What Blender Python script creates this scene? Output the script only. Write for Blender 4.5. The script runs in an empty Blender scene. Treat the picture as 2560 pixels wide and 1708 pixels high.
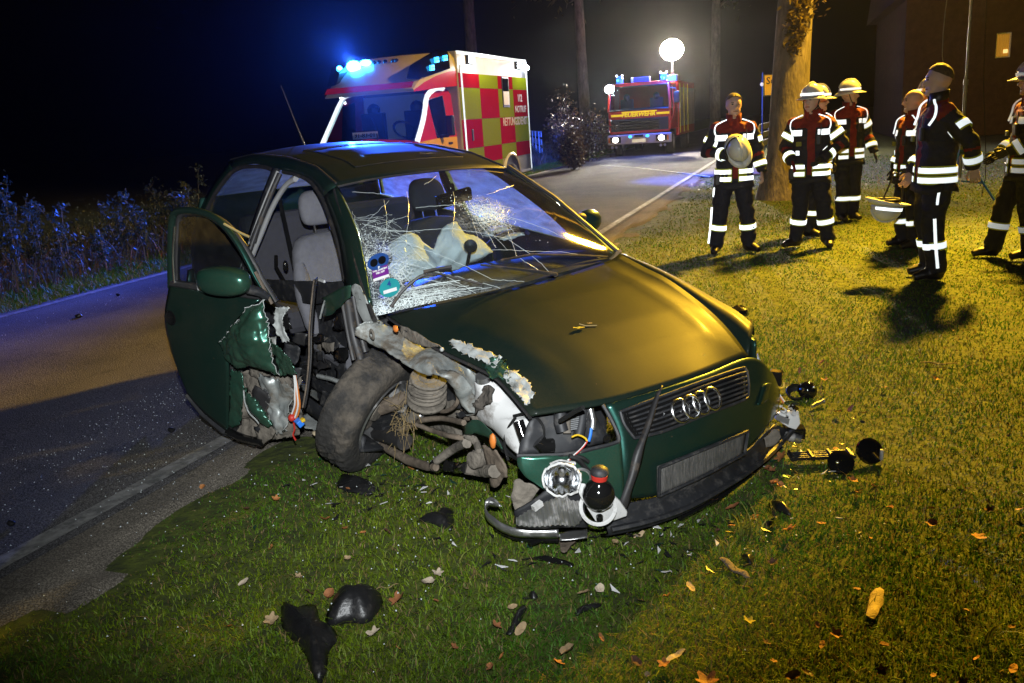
import bpy, math, random
import numpy as np
from mathutils import Vector, Matrix, Euler, noise

SC = bpy.context.scene
COL = SC.collection
RNG = random.Random(7)
NR = np.random.default_rng(11)
R = math.radians

# ------------------------------------------------------------------ camera
FPX, PITCH, ROLL, CAMH = 2100.0, 0.2559, 0.0687, 1.631      # focal length in pixels of a 2560 wide picture
FWD = Vector((0, math.cos(PITCH), -math.sin(PITCH)))
UP0 = Vector((0, math.sin(PITCH), math.cos(PITCH)))
RIGHT = Vector((1, 0, 0)) * math.cos(ROLL) - UP0 * math.sin(ROLL)
UP = Vector((1, 0, 0)) * math.sin(ROLL) + UP0 * math.cos(ROLL)
CAM = Vector((0, 0, CAMH))
cam_data = bpy.data.cameras.new('camera')
cam_data.sensor_width = 36.0
cam_data.lens = FPX / 2560 * 36
cam_data.clip_start = 0.05
cam_data.clip_end = 600
cam = bpy.data.objects.new('camera', cam_data)
COL.objects.link(cam)
cam.matrix_world = Matrix((
    (RIGHT.x, UP.x, -FWD.x, CAM.x), (RIGHT.y, UP.y, -FWD.y, CAM.y),
    (RIGHT.z, UP.z, -FWD.z, CAM.z), (0, 0, 0, 1)))
SC.camera = cam

# ------------------------------------------------------------------ night sky
world = bpy.data.worlds.new('World')
SC.world = world
world.use_nodes = True
wn = world.node_tree
bgn = wn.nodes['Background']
sky = wn.nodes.new('ShaderNodeTexSky')
sky.sky_type = 'NISHITA'
sky.sun_disc = False
sky.sun_elevation = R(-4)
sky.sun_rotation = R(200)
wn.links.new(sky.outputs['Color'], bgn.inputs['Color'])
bgn.inputs['Strength'].default_value = 0.012

# ------------------------------------------------------------------ picture settings
SC.view_settings.view_transform = 'Standard'
SC.view_settings.look = 'None'
SC.view_settings.exposure = 0.0
SC.view_settings.gamma = 1.0
SC.view_settings.use_curve_mapping = False
cy = SC.cycles
cy.use_denoising = True
try:
    cy.denoiser = 'OPENIMAGEDENOISE'
except Exception:
    pass
cy.max_bounces = 7
cy.use_adaptive_sampling = True
cy.adaptive_threshold = 0.02
cy.diffuse_bounces = 1
cy.glossy_bounces = 3
cy.transmission_bounces = 6
cy.transparent_max_bounces = 12
cy.volume_bounces = 0
cy.caustics_reflective = False
cy.caustics_refractive = False
cy.sample_clamp_indirect = 4.0
cy.blur_glossy = 0.5


def add_light(name, kind, loc, power, color, radius=0.05, target=None, angle=60, blend=0.5):
    d = bpy.data.lights.new(name, kind)
    d.energy = power
    d.color = color
    d.shadow_soft_size = radius
    if kind == 'SPOT':
        d.spot_size = R(angle)
        d.spot_blend = blend
    o = bpy.data.objects.new(name, d)
    COL.objects.link(o)
    o.location = loc
    if target is not None:
        o.rotation_euler = (Vector(target) - Vector(loc)).to_track_quat('-Z', 'Y').to_euler()
    return o


SODIUM = (1.0, 0.56, 0.035)
BLUE = (0.022, 0.11, 1.0)
LAMP_POS = Vector((6.95, 12.85, 6.3))

# the photographer's flash, just above the lens
add_light('camera_flash', 'SPOT', CAM + UP * 0.22 - FWD * 0.05, 980, (0.94, 0.98, 1.0), 0.02,
          CAM + FWD * 5 + UP * 0.95 - RIGHT * 0.60, 82, 0.95)


# ------------------------------------------------------------------ helpers: places
def ray(px, py):
    """Direction from the lens through a pixel of the 2560 wide photograph."""
    return (FWD + RIGHT * ((px - 1280) / FPX) - UP * ((py - 854) / FPX))


def ground(px, py, z=0.0):
    d = ray(px, py)
    return CAM + d * ((z - CAMH) / d.z)


def at_y(px, py, y):
    d = ray(px, py)
    return CAM + d * (y / d.y)


# ------------------------------------------------------------------ helpers: materials
def nt(m):
    return m.node_tree.nodes, m.node_tree.links


def mat(name, color, rough=0.5, metal=0.0, var=0.25, scale=6.0, bump=0.0, bscale=None, coat=0.0, spec=0.5,
        dirt=None, dirt_amt=0.0, dirt_scale=3.0, emit=None, emit_s=0.0, alpha=1.0, transm=0.0, stretch=None):
    m = bpy.data.materials.new(name)
    m.use_nodes = True
    n, l = nt(m)
    b = n['Principled BSDF']
    tc = n.new('ShaderNodeTexCoord')
    mp = n.new('ShaderNodeMapping')
    l.new(tc.outputs['Object'], mp.inputs['Vector'])
    if stretch:
        mp.inputs['Scale'].default_value = stretch
    nz = n.new('ShaderNodeTexNoise')
    nz.inputs['Scale'].default_value = scale
    nz.inputs['Detail'].default_value = 6
    nz.inputs['Roughness'].default_value = 0.62
    l.new(mp.outputs['Vector'], nz.inputs['Vector'])
    cr = n.new('ShaderNodeValToRGB')
    c = Vector(color[:3])
    lo, hi = c * (1 - var), c * (1 + var)
    cr.color_ramp.elements[0].position = 0.3
    cr.color_ramp.elements[1].position = 0.7
    cr.color_ramp.elements[0].color = (*lo, 1)
    cr.color_ramp.elements[1].color = (min(hi.x, 1), min(hi.y, 1), min(hi.z, 1), 1)
    l.new(nz.outputs['Fac'], cr.inputs['Fac'])
    out = cr.outputs['Color']
    rin = None
    if dirt is not None:
        nd = n.new('ShaderNodeTexNoise')
        nd.inputs['Scale'].default_value = dirt_scale
        nd.inputs['Detail'].default_value = 9
        nd.inputs['Roughness'].default_value = 0.7
        l.new(mp.outputs['Vector'], nd.inputs['Vector'])
        mr = n.new('ShaderNodeMapRange')
        mr.inputs['From Min'].default_value = 0.62 - dirt_amt * 0.5
        mr.inputs['From Max'].default_value = 0.78 - dirt_amt * 0.4
        l.new(nd.outputs['Fac'], mr.inputs['Value'])
        mx = n.new('ShaderNodeMix')
        mx.data_type = 'RGBA'
        l.new(mr.outputs['Result'], mx.inputs['Factor'])
        l.new(out, mx.inputs['A'])
        mx.inputs['B'].default_value = (*dirt, 1)
        out = mx.outputs['Result']
        rr = n.new('ShaderNodeMix')
        rr.data_type = 'FLOAT'
        l.new(mr.outputs['Result'], rr.inputs['Factor'])
        rr.inputs['A'].default_value = rough
        rr.inputs['B'].default_value = 0.9
        l.new(rr.outputs['Result'], b.inputs['Roughness'])
        if metal:
            rm = n.new('ShaderNodeMix')
            rm.data_type = 'FLOAT'
            l.new(mr.outputs['Result'], rm.inputs['Factor'])
            rm.inputs['A'].default_value = metal
            rm.inputs['B'].default_value = 0.0
            l.new(rm.outputs['Result'], b.inputs['Metallic'])
    else:
        b.inputs['Roughness'].default_value = rough
    l.new(out, b.inputs['Base Color'])
    if not (dirt is not None and metal):
        b.inputs['Metallic'].default_value = metal
    if coat:
        b.inputs['Coat Weight'].default_value = coat
        b.inputs['Coat Roughness'].default_value = 0.06
    b.inputs['Specular IOR Level'].default_value = spec
    if bump:
        nb = n.new('ShaderNodeTexNoise')
        nb.inputs['Scale'].default_value = bscale or scale * 4
        nb.inputs['Detail'].default_value = 6
        l.new(mp.outputs['Vector'], nb.inputs['Vector'])
        bp = n.new('ShaderNodeBump')
        bp.inputs['Strength'].default_value = bump
        bp.inputs['Distance'].default_value = 0.02
        l.new(nb.outputs['Fac'], bp.inputs['Height'])
        l.new(bp.outputs['Normal'], b.inputs['Normal'])
    if emit is not None:
        b.inputs['Emission Color'].default_value = (*emit, 1)
        b.inputs['Emission Strength'].default_value = emit_s
    if alpha < 1:
        b.inputs['Alpha'].default_value = alpha
    if transm:
        b.inputs['Transmission Weight'].default_value = transm
    return m


def retro(name, color=(0.9, 0.95, 0.95), rough=0.36, amount=0.85):
    """Retro-reflective tape: a mirror of tiny beads that sends light back the way it came."""
    m = bpy.data.materials.new(name)
    m.use_nodes = True
    n, l = nt(m)
    n.remove(n['Principled BSDF'])
    geo = n.new('ShaderNodeNewGeometry')
    gl = n.new('ShaderNodeBsdfAnisotropic')
    gl.inputs['Color'].default_value = (*color, 1)
    gl.inputs['Roughness'].default_value = rough
    l.new(geo.outputs['Incoming'], gl.inputs['Normal'])
    df = n.new('ShaderNodeBsdfDiffuse')
    df.inputs['Color'].default_value = (color[0] * .55, color[1] * .55, color[2] * .5, 1)
    nz = n.new('ShaderNodeTexNoise')
    nz.inputs['Scale'].default_value = 25
    mr = n.new('ShaderNodeMapRange')
    mr.inputs['To Min'].default_value = amount - 0.25
    mr.inputs['To Max'].default_value = min(1, amount + 0.15)
    l.new(nz.outputs['Fac'], mr.inputs['Value'])
    mx = n.new('ShaderNodeMixShader')
    l.new(mr.outputs['Result'], mx.inputs['Fac'])
    l.new(df.outputs['BSDF'], mx.inputs[1])
    l.new(gl.outputs['BSDF'], mx.inputs[2])
    l.new(mx.outputs['Shader'], n['Material Output'].inputs['Surface'])
    return m


def glass(name, tint=(0.8, 0.9, 0.88), fog=0.0, fogcol=(0.7, 0.75, 0.8), gloss=0.07, dark=0.0):
    """Thin pane: see-through, mirror-like at grazing angles, with optional dew or dust that scatters light."""
    m = bpy.data.materials.new(name)
    m.use_nodes = True
    n, l = nt(m)
    n.remove(n['Principled BSDF'])
    tr = n.new('ShaderNodeBsdfTransparent')
    tr.inputs['Color'].default_value = (*tint, 1)
    gl = n.new('ShaderNodeBsdfAnisotropic')
    gl.inputs['Roughness'].default_value = 0.04
    lw = n.new('ShaderNodeLayerWeight')
    pw = n.new('ShaderNodeMath')
    pw.operation = 'POWER'
    pw.inputs[1].default_value = 5
    fr = n.new('ShaderNodeMapRange')
    fr.inputs['To Min'].default_value = 0.06
    l.new(lw.outputs['Facing'], pw.inputs[0])
    l.new(pw.outputs['Value'], fr.inputs['Value'])
    mx = n.new('ShaderNodeMixShader')
    l.new(fr.outputs['Result'], mx.inputs['Fac'])
    l.new(tr.outputs['BSDF'], mx.inputs[1])
    l.new(gl.outputs['BSDF'], mx.inputs[2])
    out = mx.outputs['Shader']
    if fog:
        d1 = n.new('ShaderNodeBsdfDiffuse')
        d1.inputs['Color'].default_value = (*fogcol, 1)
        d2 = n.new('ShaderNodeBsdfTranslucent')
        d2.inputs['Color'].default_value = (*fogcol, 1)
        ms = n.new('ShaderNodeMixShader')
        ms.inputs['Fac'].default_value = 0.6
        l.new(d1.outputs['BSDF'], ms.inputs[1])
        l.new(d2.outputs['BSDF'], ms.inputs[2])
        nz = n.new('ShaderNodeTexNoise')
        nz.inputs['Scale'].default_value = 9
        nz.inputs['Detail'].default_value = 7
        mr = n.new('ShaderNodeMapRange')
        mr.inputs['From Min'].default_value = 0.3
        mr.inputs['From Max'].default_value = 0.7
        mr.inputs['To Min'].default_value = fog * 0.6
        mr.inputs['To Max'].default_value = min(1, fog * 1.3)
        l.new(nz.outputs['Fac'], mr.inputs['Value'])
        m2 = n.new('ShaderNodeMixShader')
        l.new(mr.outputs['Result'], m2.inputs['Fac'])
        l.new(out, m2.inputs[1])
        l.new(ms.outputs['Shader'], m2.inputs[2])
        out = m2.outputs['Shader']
    l.new(out, n['Material Output'].inputs['Surface'])
    return m


def attr_mat(name, attr='tint', rough=0.7, trans=0.25, spec=0.3):
    """Leaf or blade material whose colour is stored per piece."""
    m = bpy.data.materials.new(name)
    m.use_nodes = True
    n, l = nt(m)
    b = n['Principled BSDF']
    a = n.new('ShaderNodeAttribute')
    a.attribute_name = attr
    l.new(a.outputs['Color'], b.inputs['Base Color'])
    b.inputs['Roughness'].default_value = rough
    b.inputs['Specular IOR Level'].default_value = spec
    t = n.new('ShaderNodeBsdfTranslucent')
    l.new(a.outputs['Color'], t.inputs['Color'])
    mx = n.new('ShaderNodeMixShader')
    mx.inputs['Fac'].default_value = trans
    l.new(b.outputs['BSDF'], mx.inputs[1])
    l.new(t.outputs['BSDF'], mx.inputs[2])
    l.new(mx.outputs['Shader'], n['Material Output'].inputs['Surface'])
    return m


# ------------------------------------------------------------------ helpers: meshes
def obj(name, verts, faces, m=None, parent=None, smooth=False, thick=0.0, bevel=0.0, sub=0, mats=None, fmat=None, off=0.0):
    me = bpy.data.meshes.new(name)
    me.from_pydata([tuple(v) for v in verts], [], [tuple(f) for f in faces])
    me.update()
    o = bpy.data.objects.new(name, me)
    COL.objects.link(o)
    for mm in (mats or ([m] if m else [])):
        me.materials.append(mm)
    if fmat is not None:
        me.polygons.foreach_set('material_index', fmat)
    if smooth:
        me.polygons.foreach_set('use_smooth', [True] * len(me.polygons))
    if parent is not None:
        o.parent = parent
    if sub:
        md = o.modifiers.new('sub', 'SUBSURF')
        md.levels = md.render_levels = sub
    if thick:
        md = o.modifiers.new('thick', 'SOLIDIFY')
        md.thickness = thick
        md.offset = off
    if bevel:
        md = o.modifiers.new('bevel', 'BEVEL')
        md.width = bevel
        md.segments = 2
        md.limit_method = 'ANGLE'
    return o


def tag(o, label, cat, group=None, kind=None):
    if label:
        o['label'] = label
    if cat:
        o['category'] = cat
    if group:
        o['group'] = group
    if kind:
        o['kind'] = kind
    return o


def thing(name, label, cat, loc=(0, 0, 0), rotz=0.0, group=None):
    o = bpy.data.objects.new(name, None)
    o.empty_display_size = 0.2
    COL.objects.link(o)
    o.location = loc
    o.rotation_euler = (0, 0, rotz)
    return tag(o, label, cat, group)


class MB:
    """Collects simple shapes into one mesh."""
    def __init__(s):
        s.v, s.f, s.m = [], [], []

    def add(s, verts, faces, mi=0):
        b = len(s.v)
        s.v += [Vector(v) for v in verts]
        s.f += [tuple(b + i for i in f) for f in faces]
        s.m += [mi] * len(faces)
        return s

    def box(s, c, size, rot=None, mi=0, taper=1.0):
        hx, hy, hz = size[0] / 2, size[1] / 2, size[2] / 2
        vs = []
        for z in (-1, 1):
            k = taper if z > 0 else 1.0
            for x, y in ((-1, -1), (1, -1), (1, 1), (-1, 1)):
                p = Vector((x * hx * k, y * hy * k, z * hz))
                if rot is not None:
                    p = rot @ p
                vs.append(p + Vector(c))
        return s.add(vs, [(3, 2, 1, 0), (4, 5, 6, 7), (0, 1, 5, 4), (1, 2, 6, 5), (2, 3, 7, 6), (3, 0, 4, 7)], mi)

    def hexa(s, pts, mi=0):
        """Eight corners: four below, four above."""
        return s.add(pts, [(3, 2, 1, 0), (4, 5, 6, 7), (0, 1, 5, 4), (1, 2, 6, 5), (2, 3, 7, 6), (3, 0, 4, 7)], mi)

    def tube(s, pts, r, n=8, mi=0, cap=True, flat=1.0):
        pts = [Vector(p) for p in pts]
        rs = r if isinstance(r, (list, tuple)) else [r] * len(pts)
        vs, fs = [], []
        prev = None
        for i, p in enumerate(pts):
            a = pts[max(i - 1, 0)]
            b = pts[min(i + 1, len(pts) - 1)]
            t = (b - a)
            if t.length < 1e-9:
                t = Vector((0, 0, 1))
            t.normalize()
            if prev is None:
                ref = Vector((0, 0, 1)) if abs(t.z) < 0.9 else Vector((1, 0, 0))
                x = t.cross(ref).normalized()
            else:
                x = (prev - t * prev.dot(t))
                x = x.normalized() if x.length > 1e-6 else t.orthogonal().normalized()
            prev = x
            y = t.cross(x)
            for k in range(n):
                w = 2 * math.pi * k / n
                vs.append(p + x * math.cos(w) * rs[i] + y * math.sin(w) * rs[i] * flat)
        for i in range(len(pts) - 1):
            for k in range(n):
                k2 = (k + 1) % n
                fs.append((i * n + k, i * n + k2, (i + 1) * n + k2, (i + 1) * n + k))
        if cap:
            fs.append(tuple(range(n - 1, -1, -1)))
            e = (len(pts) - 1) * n
            fs.append(tuple(e + k for k in range(n)))
        return s.add(vs, fs, mi)

    def lathe(s, prof, origin=(0, 0, 0), axis=(0, 0, 1), n=24, mi=0, arc=1.0):
        """Profile of (radius, height) pairs turned about an axis."""
        ax = Vector(axis).normalized()
        x = ax.orthogonal().normalized()
        y = ax.cross(x)
        o = Vector(origin)
        vs, fs = [], []
        full = arc >= 0.999
        nn = n if full else n + 1
        for r, hgt in prof:
            for k in range(nn):
                w = 2 * math.pi * arc * k / n
                vs.append(o + ax * hgt + (x * math.cos(w) + y * math.sin(w)) * r)
        for i in range(len(prof) - 1):
            for k in range(n):
                k2 = (k + 1) % nn
                fs.append((i * nn + k, i * nn + k2, (i + 1) * nn + k2, (i + 1) * nn + k))
        return s.add(vs, fs, mi)

    def prism(s, outline, d, mi=0):
        """Closed outline of 3D points pushed along vector d."""
        n = len(outline)
        d = Vector(d)
        a = [Vector(p) for p in outline]
        return s.add(a + [p + d for p in a],
                     [tuple(range(n - 1, -1, -1)), tuple(range(n, 2 * n))] +
                     [(i, (i + 1) % n, n + (i + 1) % n, n + i) for i in range(n)], mi)

    def ball(s, c, r, n=12, mi=0, sc=(1, 1, 1), rot=None):
        vs, fs = [], []
        m = max(4, n // 2)
        for i in range(m + 1):
            t = math.pi * i / m
            for k in range(n):
                w = 2 * math.pi * k / n
                p = Vector((math.sin(t) * math.cos(w) * sc[0], math.sin(t) * math.sin(w) * sc[1], math.cos(t) * sc[2])) * r
                if rot is not None:
                    p = rot @ p
                vs.append(p + Vector(c))
        for i in range(m):
            for k in range(n):
                fs.append((i * n + k, i * n + (k + 1) % n, (i + 1) * n + (k + 1) % n, (i + 1) * n + k))
        return s.add(vs, fs, mi)

    def grid(s, rows, mi=0):
        nu, nv = len(rows), len(rows[0])
        return s.add([p for r in rows for p in r],
                     [(i * nv + j, i * nv + j + 1, (i + 1) * nv + j + 1, (i + 1) * nv + j) for i in range(nu - 1) for j in range(nv - 1)], mi)

    def _rough(s, amp, sc=28.0):
        s.v = [v + noise.noise_vector(v * sc) * amp for v in s.v]
        return s

    def build(s, name, m, parent=None, smooth=False, **kw):
        ms = m if isinstance(m, list) else [m]
        o = obj(name, s.v, s.f, None, parent, smooth, mats=ms, fmat=s.m, **kw)
        if smooth:
            o.data.set_sharp_from_angle(angle=R(45)) if hasattr(o.data, 'set_sharp_from_angle') else None
        return o


def crom(pts, n):
    """Catmull-Rom polyline through control points, n samples, evenly by length."""
    P = [Vector(p) for p in pts]
    if len(P) == 2:
        return [P[0].lerp(P[1], i / (n - 1)) for i in range(n)]
    Q = [P[0] * 2 - P[1]] + P + [P[-1] * 2 - P[-2]]
    dense = []
    for i in range(1, len(Q) - 2):
        p0, p1, p2, p3 = Q[i - 1], Q[i], Q[i + 1], Q[i + 2]
        for k in range(12):
            t = k / 12
            dense.append(0.5 * ((2 * p1) + (p2 - p0) * t + (2 * p0 - 5 * p1 + 4 * p2 - p3) * t * t + (3 * p1 - p0 - 3 * p2 + p3) * t ** 3))
    dense.append(P[-1])
    L = [0]
    for a, b in zip(dense, dense[1:]):
        L.append(L[-1] + (b - a).length)
    out, j = [], 0
    for i in range(n):
        s_ = L[-1] * i / (n - 1)
        while j < len(L) - 2 and L[j + 1] < s_:
            j += 1
        d = L[j + 1] - L[j]
        out.append(dense[j].lerp(dense[j + 1], 0 if d < 1e-9 else min(1, (s_ - L[j]) / d)))
    return out


def loft(rows, nu, nv, noise_amp=0.0, noise_scale=5.0, seed=0):
    """Smooth surface through rows of control points."""
    rr = [crom(r, nv) for r in rows]
    cols = [crom([r[j] for r in rr], nu) if len(rr) > 1 else None for j in range(nv)]
    g = [[cols[j][i] for j in range(nv)] for i in range(nu)]
    if noise_amp:
        for i in range(nu):
            for j in range(nv):
                p = g[i][j]
                g[i][j] = p + noise.noise_vector(p * noise_scale + Vector((seed * 7.1, seed * 3.3, 0))) * noise_amp
    return g


def coons(a, b, c, d, nu, nv, bulge=None):
    """Surface between four edges: a (v=0) and b (v=1) run along u, c (u=0) and d (u=1) run along v."""
    A, B, C_, D = crom(a, nu), crom(b, nu), crom(c, nv), crom(d, nv)
    g = []
    for i in range(nu):
        u = i / (nu - 1)
        row = []
        for j in range(nv):
            v = j / (nv - 1)
            p = (A[i] * (1 - v) + B[i] * v + C_[j] * (1 - u) + D[j] * u
                 - (A[0] * (1 - u) * (1 - v) + A[-1] * u * (1 - v) + B[0] * (1 - u) * v + B[-1] * u * v))
            if bulge is not None:
                p = p + Vector(bulge) * (16 * u * (1 - u) * v * (1 - v)) ** 0.7
            row.append(p)
        g.append(row)
    return g


def crumple(g, amp, sc=10.0, seed=0, jag=0.0):
    """Sharp-edged folds and dents on a grid of points; jag frays its rim."""
    nu, nv = len(g), len(g[0])
    rr = random.Random(seed)
    out = []
    for i in range(nu):
        row = []
        for j in range(nv):
            p = g[i][j]
            a = g[min(i + 1, nu - 1)][j] - g[max(i - 1, 0)][j]
            b = g[i][min(j + 1, nv - 1)] - g[i][max(j - 1, 0)]
            n = a.cross(b)
            n = n.normalized() if n.length > 1e-9 else Vector((0, 0, 1))
            o = Vector((seed * 3.7, seed * 1.3, 0))
            d = 0.0
            k, f = amp, sc
            for _ in range(3):
                d += k * (1 - 2.6 * abs(noise.noise(p * f + o)))
                k *= .5
                f *= 2.1
            q = p + n * d
            if jag and (i in (0, nu - 1) or j in (0, nv - 1)):
                q = q + Vector((rr.gauss(0, 1), rr.gauss(0, 1), rr.gauss(0, 1))) * jag
            row.append(q)
        out.append(row)
    return out


def sheet(name, g, m, parent=None, thick=0.0, smooth=True, off=-1.0):
    b = MB().grid(g)
    o = obj(name, b.v, b.f, m, parent, smooth, thick=thick, off=off)
    return o


def text_mesh(name, s, size, m, parent, mw, bold=0.0, align='CENTER', extr=0.002, xs=1.0):
    cu = bpy.data.curves.new(name, 'FONT')
    cu.body = s
    cu.size = size
    cu.align_x = align
    cu.align_y = 'CENTER'
    cu.extrude = extr
    cu.offset = bold
    cu.resolution_u = 2
    tmp = bpy.data.objects.new(name, cu)
    COL.objects.link(tmp)
    dg = bpy.context.evaluated_depsgraph_get()
    me = bpy.data.meshes.new_from_object(tmp.evaluated_get(dg))
    bpy.data.objects.remove(tmp)
    bpy.data.curves.remove(cu)
    me.transform(mw @ Matrix.Diagonal((xs, 1, 1, 1)))
    me.name = name
    me.materials.clear()
    me.materials.append(m)
    o = bpy.data.objects.new(name, me)
    COL.objects.link(o)
    o.parent = parent
    return o


def frame_mat(o, x, y, z):
    """Matrix whose columns are the axes x, y, z at point o."""
    return Matrix(((x[0], y[0], z[0], o[0]), (x[1], y[1], z[1], o[1]), (x[2], y[2], z[2], o[2]), (0, 0, 0, 1)))

# ================================================================== the setting
U2 = Vector((0.3401, 0.9404, 0))
N2 = Vector((0.9404, -0.3401, 0))


def rd(s, n, z=0.0):
    """Point at s metres along the road and n metres to the right of its line through the camera."""
    return U2 * s + N2 * n + Vector((0, 0, z))


def lawn_z(x, y):
    n = x * N2.x + y * N2.y
    base = -0.03 + 0.02 * noise.noise(Vector((x * 0.6, y * 0.6, 3.1))) + 0.01 * noise.noise(Vector((x * 2.1, y * 2.1, 8.1)))
    if n < -8.1:
        base = -0.02 - 0.10 * min(1.0, (-8.1 - n) / 2.0) + 0.03 * noise.noise(Vector((x * 0.7, y * 0.7, 1)))
    return base


def grid_axis(lo, hi, near, fine, coarse):
    out, x = [], lo
    while x < hi:
        out.append(x)
        d = abs(x - near)
        x += fine if d < 14 else min(coarse, fine + (d - 14) * 0.15)
    return out + [hi]


m_soil = bpy.data.materials.new('soil_and_thatch')
m_soil.use_nodes = True
_n, _l = nt(m_soil)
_tc = _n.new('ShaderNodeTexCoord')
_a = _n.new('ShaderNodeTexNoise'); _a.inputs['Scale'].default_value = 14; _a.inputs['Detail'].default_value = 10
_b = _n.new('ShaderNodeTexNoise'); _b.inputs['Scale'].default_value = 0.8; _b.inputs['Detail'].default_value = 5
_l.new(_tc.outputs['Object'], _a.inputs['Vector']); _l.new(_tc.outputs['Object'], _b.inputs['Vector'])
_r = _n.new('ShaderNodeValToRGB')
for e, (p, c) in zip(_r.color_ramp.elements, ((0.35, (0.030, 0.042, 0.007, 1)), (0.7, (0.085, 0.112, 0.010, 1)))):
    e.position, e.color = p, c
_l.new(_a.outputs['Fac'], _r.inputs['Fac'])
_r2 = _n.new('ShaderNodeValToRGB')
_r2.color_ramp.elements[0].color = (0.6, 0.62, 0.5, 1); _r2.color_ramp.elements[1].color = (1.3, 1.25, 1.1, 1)
_l.new(_b.outputs['Fac'], _r2.inputs['Fac'])
_x = _n.new('ShaderNodeMix'); _x.data_type = 'RGBA'; _x.blend_type = 'MULTIPLY'; _x.inputs['Factor'].default_value = 1
_l.new(_r.outputs['Color'], _x.inputs['A']); _l.new(_r2.outputs['Color'], _x.inputs['B'])
_l.new(_x.outputs['Result'], _n['Principled BSDF'].inputs['Base Color'])
_n['Principled BSDF'].inputs['Roughness'].default_value = 0.95
_bp = _n.new('ShaderNodeBump'); _bp.inputs['Strength'].default_value = 0.8; _bp.inputs['Distance'].default_value = 0.03
_l.new(_a.outputs['Fac'], _bp.inputs['Height']); _l.new(_bp.outputs['Normal'], _n['Principled BSDF'].inputs['Normal'])

xs = grid_axis(-130, 130, 2, 0.25, 12)
ys = grid_axis(-20, 140, 6, 0.25, 12)
gv = [(x, y, lawn_z(x, y)) for y in ys for x in xs]
gw = len(xs)
gf = [(j * gw + i, j * gw + i + 1, (j + 1) * gw + i + 1, (j + 1) * gw + i) for j in range(len(ys) - 1) for i in range(gw - 1)]
lawn = obj('ground', gv, gf, m_soil, smooth=True)
lawn['kind'] = 'structure'


def asphalt(name, base, speck, rough=0.85):
    m = bpy.data.materials.new(name)
    m.use_nodes = True
    n, l = nt(m)
    tc = n.new('ShaderNodeTexCoord')
    v = n.new('ShaderNodeTexVoronoi'); v.inputs['Scale'].default_value = 95
    big = n.new('ShaderNodeTexNoise'); big.inputs['Scale'].default_value = 0.9; big.inputs['Detail'].default_value = 8
    fine = n.new('ShaderNodeTexNoise'); fine.inputs['Scale'].default_value = 160; fine.inputs['Detail'].default_value = 4
    for q in (v, big, fine):
        l.new(tc.outputs['Object'], q.inputs['Vector'])
    r = n.new('ShaderNodeValToRGB')
    r.color_ramp.elements[0].position = 0.42; r.color_ramp.elements[0].color = (*[c * 0.55 for c in base], 1)
    r.color_ramp.elements[1].position = 0.66; r.color_ramp.elements[1].color = (*speck, 1)
    l.new(fine.outputs['Fac'], r.inputs['Fac'])
    r2 = n.new('ShaderNodeValToRGB')
    r2.color_ramp.elements[0].position = 0.3; r2.color_ramp.elements[0].color = (0.6, 0.6, 0.62, 1)
    r2.color_ramp.elements[1].position = 0.7; r2.color_ramp.elements[1].color = (1.25, 1.22, 1.18, 1)
    l.new(big.outputs['Fac'], r2.inputs['Fac'])
    x = n.new('ShaderNodeMix'); x.data_type = 'RGBA'; x.blend_type = 'MULTIPLY'; x.inputs['Factor'].default_value = 1
    l.new(r.outputs['Color'], x.inputs['A']); l.new(r2.outputs['Color'], x.inputs['B'])
    b = n['Principled BSDF']
    # hairline cracks and darker tar seams
    dn = n.new('ShaderNodeTexNoise'); dn.inputs['Scale'].default_value = 3.0; dn.inputs['Detail'].default_value = 6
    l.new(tc.outputs['Object'], dn.inputs['Vector'])
    va = n.new('ShaderNodeVectorMath'); va.operation = 'MULTIPLY_ADD'
    l.new(dn.outputs['Color'], va.inputs[0]); va.inputs[1].default_value = (.5, .5, .5); l.new(tc.outputs['Object'], va.inputs[2])
    ve = n.new('ShaderNodeTexVoronoi'); ve.feature = 'DISTANCE_TO_EDGE'; ve.inputs['Scale'].default_value = .55
    l.new(va.outputs['Vector'], ve.inputs['Vector'])
    cm = n.new('ShaderNodeMapRange'); cm.inputs['From Min'].default_value = .001; cm.inputs['From Max'].default_value = .006
    cm.inputs['To Min'].default_value = .72; cm.inputs['To Max'].default_value = 1
    l.new(ve.outputs['Distance'], cm.inputs['Value'])
    x2 = n.new('ShaderNodeMix'); x2.data_type = 'RGBA'; x2.blend_type = 'MULTIPLY'; x2.inputs['Factor'].default_value = 1
    l.new(x.outputs['Result'], x2.inputs['A']); l.new(cm.outputs['Result'], x2.inputs['B'])
    l.new(x2.outputs['Result'], b.inputs['Base Color'])
    b.inputs['Roughness'].default_value = rough
    bp = n.new('ShaderNodeBump'); bp.inputs['Strength'].default_value = 0.55; bp.inputs['Distance'].default_value = 0.006
    l.new(v.outputs['Distance'], bp.inputs['Height'])
    l.new(bp.outputs['Normal'], b.inputs['Normal'])
    return m


m_road = asphalt('road_asphalt', (0.062, 0.062, 0.066), (0.17, 0.17, 0.18), 0.92)
nt(m_road)[0]['Principled BSDF'].inputs['Specular IOR Level'].default_value = 0.22
m_dirt = asphalt('sandy_dirt', (0.12, 0.105, 0.085), (0.22, 0.20, 0.165), 0.95)


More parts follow.
